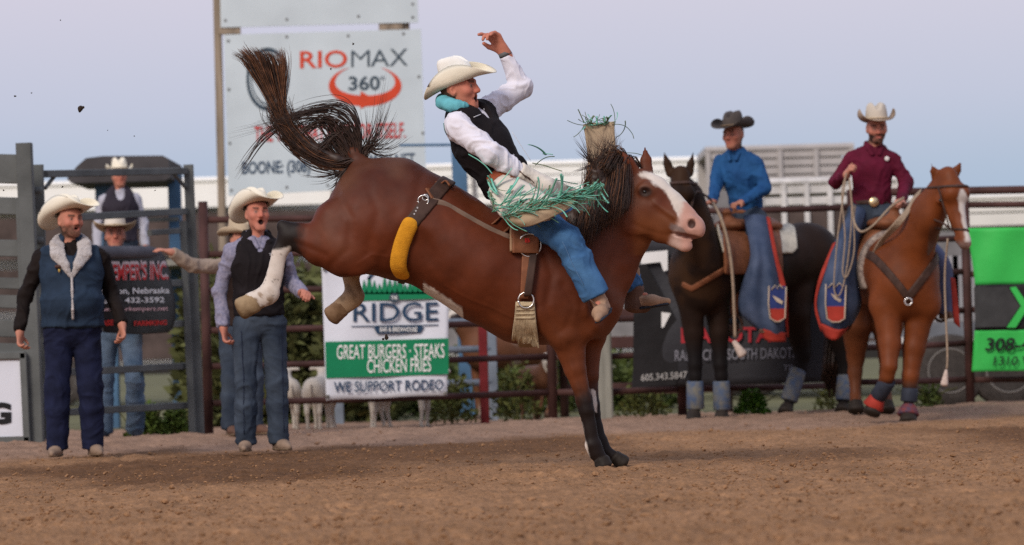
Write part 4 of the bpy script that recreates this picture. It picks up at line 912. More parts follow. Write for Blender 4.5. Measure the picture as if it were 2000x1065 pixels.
# ------------------------------------------------------------------ the bucking horse (laid out in the plane Y = Y0)
Y0 = 21.75; PXM = FPX / Y0
def P(px, py, dy=0.): p = W(px, py, Y0).copy(); p[1] += dy; return p
m_ = lambda px: px / PXM
COAT = mat('bay_coat', (1, 1, 1), .54, .20, 14, .35, 340, attr=True, spec=.20, stretch=(1, 1, 1), bdist=.002)
HAIR = mat('horse_hair', (.034, .017, .011), .5, .5, 30, 0, attr=False, spec=.4); HAIR_B = mat('horse_hair_brown', (.14, .064, .034), .55, .4, 30, 0)
HOOF = mat('hoof', (.024, .018, .014), .6, .3, 12)
def hero_sdf():
    s = Sdf(); SD = (0, 1, 0)
    def seg(a, b, ra, rb, k=.06, **kw):    # radii: (depth in m, height in px)
        s.seg(P(*a), P(*b), (ra[0], m_(ra[1])), (rb[0], m_(rb[1])), side=SD, k=k, **kw)
    # barrel
    seg((738, 427), (800, 440), (.285, 111), (.29, 108)); seg((800, 440), (846, 456), (.29, 107), (.295, 99)); seg((846, 456), (902, 495), (.30, 100), (.315, 99))
    seg((902, 495), (962, 529), (.315, 99), (.31, 104)); seg((962, 529), (1030, 557), (.31, 104), (.285, 115)); seg((1030, 557), (1105, 572), (.27, 113), (.235, 104)); seg((1105, 572), (1148, 590), (.22, 98), (.20, 72))
    # withers and croup ridges
    seg((1010, 470), (1075, 468), (.07, 44), (.07, 44), k=.1); seg((712, 360), (780, 350), (.10, 40), (.13, 40), k=.08)
    # neck
    seg((1085, 530), (1158, 502), (.17, 105), (.125, 92), k=.08); seg((1158, 502), (1204, 434), (.12, 90), (.095, 76), k=.06); seg((1204, 434), (1238, 392), (.095, 74), (.085, 60), k=.05)
    # head: turned a little towards the camera
    h = lambda x, y, d=0.: (x, y, -.02 - (x - 1235) / 1000. * 1.0 + d)
    seg(h(1245, 392), h(1268, 398), (.085, 62), (.092, 57), k=.04); seg(h(1268, 398), h(1300, 417), (.088, 52), (.066, 45), k=.03); seg(h(1300, 417), h(1334, 441), (.064, 43), (.058, 33), k=.03)
    seg(h(1334, 441), h(1352, 446), (.058, 33), (.054, 26), k=.02)
    seg(h(1255, 428), h(1290, 452), (.070, 32), (.055, 24), k=.03); seg(h(1290, 452), h(1335, 480), (.045, 20), (.036, 14), k=.02); s.ball(P(*h(1338, 482)), (m_(13), .030, m_(11)), k=.012)
    for d in (-.085, .085):                # brow over each eye, cheek, nostril
        s.ball(P(*h(1262, 371, d * 1.02)), (m_(19), .026, m_(14)), k=.035)
    s.ball(P(*h(1244, 425, -.072)), (m_(34), .024, m_(34)), k=.04); s.ball(P(*h(1244, 425, .072)), (m_(34), .024, m_(34)), k=.04)
    s.seg(P(*h(1278, 400, -.083)), P(*h(1318, 428, -.060)), .012, .010, k=.03)      # facial crest
    s.seg(P(*h(1277, 364, .0)), P(*h(1345, 417, .0)), .034, .028, k=.03)           # nose bone
    s.ball(P(*h(1349, 438, -.046)), (m_(15), .020, m_(17)), k=.015); s.ball(P(*h(1349, 438, .046)), (m_(15), .020, m_(17)), k=.015)
    s.ball(P(*h(1364, 448)), (m_(12), .045, m_(18)), k=.02)
    s.ball(P(*h(1347, 440, -.066)), (m_(7.5), .022, m_(10)), roty(R(20)), k=.008, sub=True)
    s.seg(P(*h(1312, 458, -.08)), P(*h(1372, 472, -.03)), (.045, m_(3)), (.06, m_(5)), side=SD, k=.008, sub=True)   # open mouth
    s.ball(P(*h(1258, 377, -.118)), (m_(9), .022, m_(6.5)), k=.008, sub=True)
    # ears
    s.seg(P(1264, 338, .02), P(1262, 312, .03), (.022, m_(13)), (.020, m_(11)), k=.02, side=SD); s.seg(P(1262, 312, .03), P(1260, 289, .035), (.018, m_(10)), (.005, m_(2)), k=.012, side=SD)
    s.seg(P(1238, 338, -.06), P(1226, 318, -.075), (.016, m_(12)), (.014, m_(11)), k=.02, side=SD); s.seg(P(1226, 318, -.075), P(1216, 300, -.08), (.014, m_(10)), (.004, m_(2)), k=.012, side=SD)
    # dock of the tail
    seg((715, 345, 0), (690, 300, 0), (.05, 20), (.035, 14), k=.05)
    # near (right) hind leg, kicked out behind
    seg((722, 452, -.14), (668, 478, -.155), (.155, 84), (.125, 62), k=.08); seg((690, 440, -.14), (650, 430, -.14), (.12, 62), (.10, 34), k=.08); seg((668, 478, -.155), (628, 478, -.16), (.12, 60), (.078, 40), k=.05)
    seg((628, 480, -.16), (588, 466, -.16), (.072, 37), (.048, 27), k=.04); seg((588, 466, -.16), (566, 462, -.16), (.046, 28), (.042, 25), k=.03); seg((580, 456, -.16), (552, 441, -.16), (.026, 16), (.020, 11), k=.03)
    seg((566, 468, -.16), (551, 492, -.16), (.038, 21), (.031, 16), k=.02); seg((551, 492, -.16), (539, 536, -.16), (.029, 15.5), (.027, 13.5), k=.015); seg((539, 536, -.16), (530, 562, -.16), (.027, 13.5), (.030, 15.5), k=.015); s.ball(P(530, 574, -.16), (m_(22), .040, m_(21)), k=.015); seg((556, 498, -.16), (546, 560, -.16), (.014, 7), (.014, 7), k=.012)
    seg((522, 580, -.16), (496, 592, -.16), (.036, 20), (.038, 20), k=.02)
    # far hind leg
    seg((735, 440, .14), (690, 490, .15), (.155, 88), (.11, 50), k=.08); seg((690, 490, .15), (672, 500, .15), (.09, 40), (.06, 28), k=.05); seg((676, 500, .15), (684, 540, .15), (.036, 20), (.030, 16), k=.02)
    seg((684, 540, .15), (690, 575, .15), (.028, 15), (.033, 17), k=.015); s.ball(P(691, 578, .15), (m_(20), .038, m_(19)), k=.015); seg((684, 584, .15), (662, 602, .15), (.035, 19), (.036, 18), k=.02)
    # near foreleg
    seg((1092, 580, -.15), (1108, 650, -.13), (.10, 62), (.085, 40), k=.06); seg((1108, 655, -.13), (1122, 720, -.12), (.075, 36), (.052, 22), k=.04); seg((1122, 720, -.12), (1139, 778, -.11), (.050, 21), (.036, 15), k=.02)
    seg((1139, 778, -.11), (1145, 802, -.11), (.038, 17), (.034, 15), k=.02); seg((1146, 806, -.11), (1158, 868, -.105), (.027, 14), (.026, 13), k=.015); seg((1158, 868, -.105), (1164, 884, -.10), (.033, 16.5), (.032, 15.5), k=.012); seg((1164, 884, -.10), (1176, 900, -.10), (.030, 14), (.032, 15), k=.012)
    # far foreleg
    seg((1130, 590, .13), (1152, 660, .10), (.09, 54), (.07, 34), k=.05); seg((1152, 660, .09), (1154, 735, .07), (.062, 26), (.043, 15), k=.03); seg((1154, 735, .07), (1157, 790, .06), (.040, 14), (.034, 13), k=.02)
    seg((1157, 790, .06), (1160, 808, .06), (.035, 14), (.031, 12), k=.02); seg((1160, 808, .06), (1172, 862, .05), (.026, 12.5), (.025, 12), k=.015); seg((1172, 862, .05), (1180, 880, .05), (.031, 15), (.03, 14), k=.012); seg((1180, 880, .05), (1204, 896, .05), (.026, 11), (.03, 12), k=.012)
    # muscles: shoulder blade, triceps, stifle, flank hollow
    seg((1060, 470, -.20), (1128, 600, -.19), (.045, 36), (.05, 34), k=.07); seg((1062, 610, -.215), (1096, 655, -.18), (.05, 34), (.04, 24), k=.05)
    s.ball(P(698, 500, -.225), (m_(38), .05, m_(40)), k=.06); s.ball(P(812, 500, -.325), (m_(28), .05, m_(40)), k=.08, sub=True)
    s.seg(P(1152, 640, -.14), P(1170, 640, 0), .055, k=.06)
    # crease between shoulder and neck
    s.seg(P(1132, 470, -.205), P(1168, 596, -.195), (.03, m_(14)), k=.07, sub=True)
    return s
HSDF = hero_sdf()
def hero_horse():
    root = thing('bucking_horse', 'bay bucking horse with white blaze kicking its hind legs up', 'horse', P(1185, 912))
    V, F = HSDF.mesh(.0105); V = relax(V, F, 1, .4); N = vnormals(V, F)
    # tendons, ribs and hide ripples
    q = topx(V, Y0); x, y = q[:, 0], q[:, 1]
    ax_ = (x - 846) * .86 + (y - 456) * .5
    rib = np.sin(ax_ / 15.) * sstep(860, 900, x) * (1 - sstep(1010, 1050, x)) * sstep(.12, .2, np.abs(V[:, 1] - Y0)) * sstep(480, 520, y)
    cr = np.zeros(len(V)); side = sstep(.10, .16, np.abs(V[:, 1] - Y0))
    def groove(pts, w, dep):      # a furrow between muscles along a layout polyline
        d = np.full(len(V), 1e9)
        for (ax, ay), (bx_, by_) in zip(pts[:-1], pts[1:]):
            vx, vy = bx_ - ax, by_ - ay; t = np.clip(((x - ax) * vx + (y - ay) * vy) / (vx * vx + vy * vy), 0, 1); d = np.minimum(d, np.hypot(x - ax - t * vx, y - ay - t * vy))
        return -dep * np.exp(-(d / w) ** 2)
    for pts, w, dep in (([(826, 345), (806, 420), (770, 480), (745, 512)], 9, .007), ([(660, 378), (690, 430), (684, 490), (650, 520)], 8, .008), ([(716, 350), (742, 420), (720, 500)], 9, .006), ([(1052, 470), (1078, 540), (1066, 600), (1092, 648)], 8, .009), ([(1112, 470), (1142, 560), (1130, 620), (1160, 650)], 8, .009),
                        ([(1098, 560), (1120, 600), (1106, 640)], 7, .006), ([(1110, 672), (1130, 740), (1142, 776)], 5, .005), ([(1096, 676), (1112, 730)], 5, .004), ([(640, 500), (606, 486), (580, 476)], 6, .006), ([(1212, 470), (1180, 550), (1168, 610)], 8, .007), ([(1236, 440), (1262, 452), (1300, 462)], 5, .005), ([(1262, 392), (1292, 420), (1318, 436)], 5, .004), ([(900, 410), (985, 448), (1040, 470)], 12, .005)): cr += groove(pts, w, dep)
    vein = groove([(1120, 500), (1150, 560), (1144, 620)], 2.5, -.003) + groove([(870, 560), (930, 590), (1000, 620)], 2.5, -.003) + groove([(1280, 410), (1300, 440), (1310, 455)], 2, -.002) + groove([(700, 520), (730, 500), (760, 505)], 2.5, -.003)
    V = V + N * (.0055 * rib + .0045 * fbm(V * 7, 2, 31) + .0016 * fbm(V * 17, 2, 8) + .85 * (cr + vein) * side ** .3)[:, None]
    n = fbm(V * 6, 3, 41); nf = fbm(V * 30, 3, 47)
    bay = V3(.132, .029, .0090); dark = V3(.060, .015, .007); blk = V3(.013, .0075, .006); wht = V3(.70, .62, .54); pink = V3(.55, .30, .235)
    c = np.tile(bay, (len(V), 1))
    def mix(m, k): c[:] = c * (1 - m[:, None]) + np.asarray(k) * m[:, None]
    mix(np.clip(.25 + .5 * n, 0, .7) * .6, dark); mix(sstep(.2, .9, N[:, 2]) * 0, dark)
    mix(np.clip(sstep(430, 330, y) * (x < 1180) * .75, 0, 1), dark)                    # darker topline of a bay
    mix(sstep(560, 660, y) * sstep(900, 980, x) * .35, V3(.185, .058, .019))            # paler under the barrel
    head = sstep(1225, 1250, x) * (y < 500); mix(head * sstep(395, 440, y) * .7, V3(.19, .058, .018))
    dus = np.clip(fbm(V * 3.1, 3, 61) - .15, 0, 1) * sstep(0, .6, N[:, 2] + .4); mix(dus * .30, V3(.23, .125, .075))
    # black points
    leg = (x > 1080) & (x < 1245) & (y > 690); mix(leg * sstep(735, 800, y + 8 * nf + (x - 1130) * .6), blk)
    near = V[:, 1] < Y0; hock = (x < 625) & (y > 415) & (y < 640)
    mix(hock * sstep(604, 578, x + 6 * nf), blk)
    white_n = hock * near * sstep(484, 490, y + 3 * nf + .25 * (x - 551)) * sstep(573, 567, x); mix(white_n, wht)
    mix(white_n * sstep(.0, .5, nf + .2) * sstep(548, 600, y + (530 - x) * .5) * .85, V3(.22, .125, .05)); mix(white_n * (vnoise(V * 75, 3) > .62) * .55, V3(.05, .03, .02))
    far = (x > 600) & (x < 720) & (~near) & (y > 530); mix(far * 1.0, V3(.36, .24, .14)); mix(far * sstep(0, .8, nf) * .6, V3(.14, .08, .04))
    # white patch on the belly
    bel = sstep(0, 7, (y - (556 + (x - 838) * .63)) + 4 * nf) * (x > 828) * (x < 905); mix(bel * (y < 630), wht)
    # blaze and pink muzzle
    t = (x - 1262) / 95.; cx = np.interp(x, [1240, 1262, 1290, 1318, 1350, 1376], [356, 352, 368, 398, 425, 440]); wd = np.interp(x, [1240, 1255, 1290, 1318, 1345], [4, 13, 22, 38, 60])
    front = np.interp(x, [1240, 1262, 1275, 1300, 1320, 1340, 1376], [332, 334, 342, 354, 381, 400, 430])
    bl = head * sstep(334, 340, y + 3 * nf) * sstep(5, -4, (y - front) - wd + 4 * nf) * (x > 1245) * (x > 1247 + 4 * nf); mix(bl, wht)
    mz = head * sstep(1310, 1326, x + (y - 440) * .35 + 5 * nf) * (y > 395); mix(mz, pink); mix(mz * sstep(1335, 1320, x) * .3, wht)
    spot = head * sstep(14, 8, np.hypot((x - 1322) * .75, (y - 450 - (x - 1322) * .35) * 1.8) + 5 * nf); mix(spot * .8, V3(.17, .125, .115))
    mix(head * sstep(10, 6, np.hypot((x - 1348) * 1.1, y - 440)) * near * .9, V3(.03, .012, .01))
    mix(head * sstep(18, 9, np.hypot(x - 1258, (y - 377) * 1.3)) * near * .85, blk * 1.3)
    mouth = head * (x > 1316) * (np.abs(y - np.interp(x, [1316, 1372], [457, 471])) < 4); mix(mouth * .6, V3(.12, .03, .03))
    # white mark inside the knee, pale back of the cannon
    mix(((np.hypot((x - 1160 - (y - 780) * .12) / 5., (y - 784) / 24.) + .3 * nf) < 1) * (V[:, 1] > Y0 - .04) * 1., wht)
    mix((y > 815) * (y < 905) * (x < 1000) * 1., wht)
    ed = (y > 825) * (y < 905) * sstep(2.5, -1, x - np.interp(y, [820, 860, 900], [1133, 1141, 1150]) - 2 - nf); mix(ed * 1., wht)
    body = obj('body', V, F, COAT, root, True, c)
    # hooves
    def hoof(pts, rad, w):
        s = Sdf(); s.seg(P(*pts[0]), P(*pts[1]), (w[0], m_(rad[0])), (w[1], m_(rad[1])), side=(0, 1, 0), k=0, cap=.5)
        return build_sdf('hoof', s, .008, pts[2] if len(pts) > 2 else HOOF, root, it=0, folds=(.002, 30., 2))
    HB = mat('hoof_pale', (.10, .055, .022), .7, .4, 9, .4, 50, color2=(.33, .235, .135)); HBF = mat('hoof_brown', (.12, .065, .03), .7, .4, 9, .4, 50, color2=(.27, .17, .10))
    hoof(((502, 590, -.16), (476, 604, -.16), HB), (20, 22), (.040, .054)); hoof(((666, 600, .15), (645, 617, .15), HBF), (18, 20), (.038, .050))
    hoof(((1174, 896, -.10), (1178, 908, -.10)), (15, 17), (.045, .055)); hoof(((1202, 893, .05), (1218, 905, .05)), (13, 16), (.042, .052))
    # eye
    V2, F2 = lathe([(.002, .012), (.009, .0105), (.014, .005), (.016, 0), (.012, -.008)], P(1258, 377, -.02 - .023 - .088), (.15, -1, .1), 16)
    e = obj('eye', V2, F2, mat('eye_gloss', (.010, .007, .006), .22, .1, spec=.4), root, True)
    # hair ---------------------------------------------------------------
    rr = np.random.default_rng(5)
    def lock(mb, pts, r0, n=1, spread=4., dyj=.03, taper=.25, seg=5, tip=1.8):
        """a strand bundle following px points (px, py, dy)"""
        pts = np.array([p if len(p) == 3 else (*p, 0) for p in pts], float)
        for _ in range(n):
            o = rr.normal(0, 1, 3) * V3(spread, spread, dyj); j = np.linspace(0, 1, len(pts))[:, None]
            q = pts + o * (.35 + tip * j * rr.uniform(.4, 1)) * V3(1, 1, 1) + rr.normal(0, .45, pts.shape) * V3(spread, spread, dyj) * j * .6
            L = spline([P(*w) for w in q], seg); u = np.linspace(0, 1, len(L))
            mb.tube(L, m_(r0) * rr.uniform(.6, 1.2) * (1 - (1 - taper * .3) * u ** 1.4), 4)
    mb = MB(); mt = MB()
    # tail core: up from the dock, along to the left and then up to a raised brush
    core = [(692, 318), (655, 318), (618, 305), (588, 282), (566, 258), (550, 232), (540, 205)]
    for k in range(340): lock(mb if k % 3 else mt, core, 1.1, 1, 16, .03, .6, 4, .6)
    brush = [(556, 245), (543, 210), (530, 175), (518, 140), (505, 110), (492, 95)]
    for k in range(330): f = rr.uniform(-1, 1); lock(mb if k % 2 else mt, [(x + f * w, y + abs(f) * h_) for (x, y), w, h_ in zip(brush, (8, 13, 20, 28, 34, 38), (0, 0, 0, 4, 8, 12))], 1.05, 1, 4, .02, .3, 4, .8)
    fr = [(556, 240), (550, 200), (552, 160), (553, 125), (548, 100)]
    for k in range(90): lock(mt, fr, 1.0, 1, 6, .02, .3, 4, .9)
    for k in range(14): lock(mt, [(538, 200), (520, 160), (500, 125), (478, 98), (474, 92)], 1.3, 1, 5, .02, .2, 4, .8)
    # loose skirt hairs arching over to the left
    arch = [(700, 315), (702, 270), (690, 225), (660, 203), (610, 208), (560, 225), (505, 240)]
    for k in range(80): a = rr.uniform(-.2, .95); lock(mb, [(x - a * 12 * j, y + a * 34 * min(1, j / 2.5)) for j, (x, y) in enumerate(arch[:6 if k % 4 else 7])], 1.0, 1, 6, .03, .2, 5, 1.3)
    long1 = [(640, 215), (590, 222), (545, 245), (510, 275), (485, 310), (462, 340)]
    for k in range(10): lock(mb, long1, 1.3, 1, 6, .02, .2, 5, 1.2)
    for k in range(50): a = rr.uniform(0, 1); lock(mb, [(690 - 30 * a, 315 + 5 * a), (680 - 40 * a, 268 + 8 * a), (650 - 30 * a, 232 + 14 * a), (610 - 20 * a, 240 + 20 * a), (585 - 10 * a, 262 + 18 * a)], 1.3, 1, 9, .03, .4, 4, .9)
    for k in range(85): a = rr.uniform(-.3, 1.2); lock(mb, [(700 - 20 * a, 322), (690 - 34 * a, 290 + 14 * a), (668 - 30 * a, 262 + 22 * a), (650 - 30 * a, 270 + 26 * a), (628 - 20 * a, 300 + 14 * a)], 1.5, 1, 9, .03, .5, 4, .9)
    # wisps flying up over the croup and beneath the dock
    for tipx, tipy in ((722, 205), (735, 230), (752, 190), (745, 235), (765, 190), (752, 150), (775, 225), (760, 262), (785, 280), (740, 255), (712, 215), (728, 250), (770, 300), (780, 250), (795, 265), (748, 215)):
        for k in range(6): lock(mb, [(706, 322), (714, 295), ((714 + tipx) / 2 + 4, (295 + tipy) / 2 + 10), (tipx, tipy)], 1.0, 1, 6, .02, .15, 5, 1.3)
    for tipx, tipy in ((640, 365), (615, 350), (660, 372), (592, 340), (638, 345), (606, 322), (650, 350)):
        for k in range(5): lock(mb, [(690, 318), (668, 335), ((668 + tipx) / 2, (335 + tipy) / 2 + 6), (tipx, tipy)], 1.5, 1, 5, .02, .2, 5, 1.)
    for k in range(80): lock(mb, [(716, 322), (700, 312), (684, 312), (668, 318)], 3, 1, 8, .03, .8, 3, .5)
    sm = Sdf(); sm.chain([P(706, 326), P(660, 312), P(618, 292), P(584, 268), P(556, 236), P(540, 200), P(526, 160)], [(.035, m_(11)), (.03, m_(10)), (.026, m_(9)), (.024, m_(8)), (.02, m_(6)), (.014, m_(5)), (.008, m_(3))], side=(0, 1, 0), k=.03)
    tl = mb.build('tail', HAIR, root, True); tag(tl, kind='stuff')
    t2 = mt.build('tail_tip_hair', HAIR_B, tl, True); tag(t2, kind='stuff'); build_sdf('tail_mass', sm, .009, HAIR, tl, folds=(.0015, 30., 5))
    # mane
    mb = MB(); mt = MB()
    for k in range(1100):
        u = rr.uniform(0, 1); bx = np.interp(u, [0, .3, .6, 1], [1105, 1146, 1182, 1214]); by = np.interp(u, [0, .3, .6, 1], [432, 395, 358, 330])
        dy = -.05 - .08 * rr.random()
        lock(mb if k % 4 else mt, [(bx, by, -.01), (bx - 4 + 10 * u, by - 6 + 30 * (1 - u), -.09), (bx - 8 + 10 * u, by + 46, dy - .09), (bx - 18 + 10 * u, by + 95 - 10 * u, dy - .11)], 0.85, 1, 8, .015, .3, 4, 1.3)
    for k in range(420):     # thrown up in front of the chap flap
        u = rr.uniform(0, 1); bx = 1150 + 85 * u; by = 395 - 66 * u; tx = rr.uniform(1146, 1206); ty = rr.uniform(258, 330)
        lock(mb if k % 3 else mt, [(bx, by, -.03), (bx - 6 - 16 * u, by - 34, -.06), ((bx + tx) / 2 - 8, (by + ty) / 2 - 8, -.06), (tx, ty, -.04)], 0.8, 1, 8, .02, .2, 5, .8)
    for tip in ((1128, 258), (1118, 270), (1135, 285), (1125, 295), (1140, 300), (1208, 262), (1214, 275), (1200, 268), (1140, 345), (1118, 335)):
        for k in range(4): lock(mb, [(1172, 360, -.05), (1160, 325, -.06), ((1160 + tip[0]) / 2, (325 + tip[1]) / 2, -.06), tip + (-.05,)], 1.2, 1, 3, .02, .1, 5, .8)
    for k in range(100): u = rr.uniform(0, 1); lock(mb, [(1205 + 45 * u, 352 - 28 * u, -.02), (1200 + 42 * u, 322 - 6 * u, -.05), (1196 + 38 * u, 300 + 12 * u, -.06), (1178 + 40 * u, 330 + 16 * u, -.11)], 2.0, 1, 4, .02, .3, 4, .8)
    sm = Sdf(); sm.chain([P(1128, 440, -.10), P(1160, 418, -.11), P(1196, 388, -.105), P(1208, 362, -.085)], [(.030, m_(30)), (.032, m_(34)), (.030, m_(34)), (.024, m_(22))], side=(0, 1, 0), k=.03); sm.chain([P(1150, 402, -.02), P(1168, 350, -.05), P(1176, 312, -.05)], [(.04, m_(26)), (.03, m_(20)), (.012, m_(10))], side=(0, 1, 0), k=.03)
    mn = mb.build('mane', HAIR, root, True); tag(mn, kind='stuff'); t2 = mt.build('mane_top_hair', HAIR_B, mn, True); tag(t2, kind='stuff'); build_sdf('mane_mass', sm, .009, HAIR, mn, folds=(.012, 16., 3, (1, 1, .5)))
    return root
HERO = hero_horse()
# ------------------------------------------------------------------ tack lying on the bucking horse
def strap_on(s, name, m, par, a, b, width, th, box, h=.006, both=True):
    """a band round the body: between the planes through px points a,b (perpendicular to the picture), proud of the hide by th"""
    A, B = P(*a), P(*b); t = nrm(B - A); nv = nrm(np.cross(t, V3(0, 1, 0)))
    def post(D, X, Y, Z):
        d = np.abs((X - A[0]) * nv[0] + (Z - A[2]) * nv[2]) - width / 2
        l = (X - A[0]) * t[0] + (Z - A[2]) * t[2]; L = np.linalg.norm(B - A)
        e = np.maximum(-l, l - L); E = np.maximum(D - th, np.maximum(d, e)) ; E = np.maximum(E, -(D + .02))
        return E if both else np.maximum(E, Y - Y0)
    V, F = s.mesh(h, box=box, post=post); V = relax(V, F, 1, .4); return obj(name, V, F, m, par, True)
def bx(x0, y0, x1, y1, d0=-.45, d1=.45):
    a = P(x0, y1); b = P(x1, y0); return (V3(min(a[0], b[0]), Y0 + d0, min(a[2], b[2])), V3(max(a[0], b[0]), Y0 + d1, max(a[2], b[2])))
FLEECE_Y = mat('yellow_fleece', (.64, .285, .02), .95, .12, 30, .7, 160, bdist=.005)
def near_y(px, py, s=HSDF, lift=.01):
    """depth of the near hide at a pixel of the layout plane"""
    p = P(px, py); h = .012; D, ax, lo = s.field(h, box=(p - V3(.014, .5, .014), p + V3(.014, .5, .014)))
    c = D[D.shape[0] // 2, :, D.shape[2] // 2]; i = np.argmax(c < 0); f = c[i - 1] / (c[i - 1] - c[i]) if i else 0
    return lo[1] + h * (i - 1 + f) - Y0 - lift
def on_hide(px, py, lift=.01): return P(px, py, near_y(px, py, lift=lift))
def hero_tack():
    fs = thing('flank_strap', 'flank strap of dark leather with rings and yellow fleece padding', 'strap', on_hide(800, 480))
    strap_on(HSDF, 'leather_strap', LEATHER_DK, fs, (884, 342), (806, 440), .085, .012, bx(780, 330, 905, 470))
    strap_on(HSDF, 'leather_strap', LEATHER_DK, fs, (806, 440), (782, 562), .04, .010, bx(740, 400, 850, 580))
    A0 = [(806, 432), (796, 462), (788, 500), (784, 536), (800, 552)]
    pts = [on_hide(x, y, .006) for x, y in ((806, 437), (796, 458), (787, 482), (781, 508))]; pts += [P(781, 526, near_y(790, 518) + .03), P(788, 541, near_y(790, 518) + .11)]
    pts = spline(pts, 5); s = Sdf(); s.chain(pts, [(.041, .020)] + [(.045, .024)] * (len(pts) - 2) + [(.038, .018)], side=(1, 0, -.25), k=.012, cap=.8); build_sdf('fleece_padding', s, .007, FLEECE_Y, fs)
    def ring(c, r, tr, m, par, name='ring', nrmv=(0, -1, 0), a0=0, a1=360):
        n = nrm(nrmv); u = nrm(np.cross(n, V3(0, 0, 1))); w = np.cross(n, u)
        return obj(name, *tube([c + r * (u * math.cos(R(a)) + w * math.sin(R(a))) for a in np.linspace(a0, a1, 25)], tr, 6), m, par, True)
    ring(on_hide(829, 396, .022), .030, .0045, CHROME, fs); ring(on_hide(833, 390, .028), .017, .004, CHROME, fs)
    bk = on_hide(846, 380, .02)
    for d in (-1, 1):
        obj('buckle_bar', *tube([on_hide(840 + d * 6, 372, .02), on_hide(850 + d * 6, 386, .02)], .0045, 6), CHROME, fs, True)
    obj('strap_keeper', *beam(on_hide(855, 358, .02), on_hide(872, 374, .02), .04, .016), LEATHER, fs); obj('strap_keeper', *beam(on_hide(836, 372, .018), on_hide(848, 392, .018), .03, .014), LEATHER, fs)
    obj('strap_end', *tube(spline([on_hide(862, 362, .03), P(872, 356, near_y(870, 366) - .03), P(880, 366, near_y(874, 372) - .03)], 4), .012, 6, flat=.5), LEATHER, fs, True)
    for x, y in ((818, 410), (812, 422), (815, 416)): obj('stud', *lathe([(.007, 0), (.005, .004)], on_hide(x, y, .014), (0, -1, 0), 8), CHROME, fs)
    # rigging
    rg = thing('bareback_rigging', 'worn leather bareback rigging strapped on the withers with pale cinch', 'rigging', on_hide(1030, 480))
    strap_on(HSDF, 'rigging_body', LEATHER, rg, (1034, 395), (1030, 470), .19, .035, bx(990, 385, 1080, 485))
    V, F, _ = sheet([[on_hide(x, y, l) for x in (1001, 1014, 1034, 1052)] for y, l in ((448, .05), (470, .06), (488, .05), (497, .04))], .022, 4); obj('leather_flap', V, F, LEATHER, rg, True)
    V, F, _ = sheet([[on_hide(x, y, l) for x in (996, 1003, 1010)] for y, l in ((444, .035), (470, .04), (494, .035))], .015, 4); obj('pad_edge', V, F, mat('tan_pad', (.36, .22, .13), .8, .15, 12), rg, True)
    text('B', on_hide(1025, 477, .085), (1, 0, 0), (0, 0, 1), .03, .025, RED, rg, 'stamped_letter', .03)
    ring(on_hide(1034, 482, .045) + V3(0, 0, 0), m_(22), .005, CHROME, rg, 'rigging_ring', a0=0, a1=360)
    for (x0, y0, x1, y1), w in (((1028, 492, 1024, 585), .05), ((1042, 496, 1030, 580), .045)):
        n = 7; pts = [on_hide(x0 + (x1 - x0) * t, y0 + (y1 - y0) * t, .022 + (.012 if x0 > 1030 else 0)) for t in np.linspace(0, 1, n)]
        V, F, _ = sheet([[p - V3(w / 2, 0, 0), p, p + V3(w / 2, 0, 0)] for p in pts], .009, 3); obj('latigo_strap', V, F, LEATHER if x0 < 1030 else LEATHER_DK, rg, True)
    ring(on_hide(1027, 588, .03), m_(15), .005, CHROME, rg, 'cinch_ring')
    strap_on(HSDF, 'girth', mat('girth_web', (.30, .22, .14), .9), rg, (1026, 640), (1030, 700), .10, .012, bx(990, 630, 1070, 715))
    CORD = mat('cinch_cord', (.42, .33, .21), .95, .2, 30, .5, 120); rr = np.random.default_rng(9)
    for i in range(22):
        t = i / 21; a = (1010 + 32 * t, 592); pts = []
        for f in np.linspace(0, 1, 8):
            x = np.interp(f, [0, .35, 1], [1009 + 33 * t, 1007 + 37 * t, 1001 + 50 * t]); y = np.interp(f, [0, 1], [591, 664 + 14 * t + rr.normal(0, 2)]); pts.append(on_hide(x, min(y, 662), .02 + .003 * rr.random()) + (V3(0, 0, -(y - 662) / PXM) if y > 662 else 0))
        obj('cord', *tube(pts, .0062, 5), CORD, rg, True)
    for y in (598, 606, 614, 622): obj('cord_binding', *tube([on_hide(x, y, .026) for x in np.linspace(1009 - (y - 598) * .1, 1043, 6)], .007, 6), CORD, rg, True)
    # long grey strap running forward along the flank
    pts = [on_hide(x, y, .012) for x, y in ((845, 396), (870, 402), (900, 418), (935, 438), (970, 456), (1000, 468))]
    V, F, _ = sheet([[p + V3(0, 0, .018), p - V3(0, 0, .018)] for p in pts], .008, 3); o = obj('connecting_strap', V, F, mat('strap_grey', (.17, .115, .085), .8, .2, 10), None, True); tag(o, 'flat grey strap running from flank strap to rigging along the ribs', 'strap')
    for a, b in (((962, 440), (978, 424)), ((985, 456), (1000, 440))):
        pts = [on_hide(a[0] + (b[0] - a[0]) * t, a[1] + (b[1] - a[1]) * t, .014) for t in np.linspace(0, 1, 4)]; V, F, _ = sheet([[p + V3(-.018, 0, -.01), p + V3(.018, 0, .01)] for p in pts], .008, 3); obj('side_strap', V, F, LEATHER, rg, True)
hero_tack()
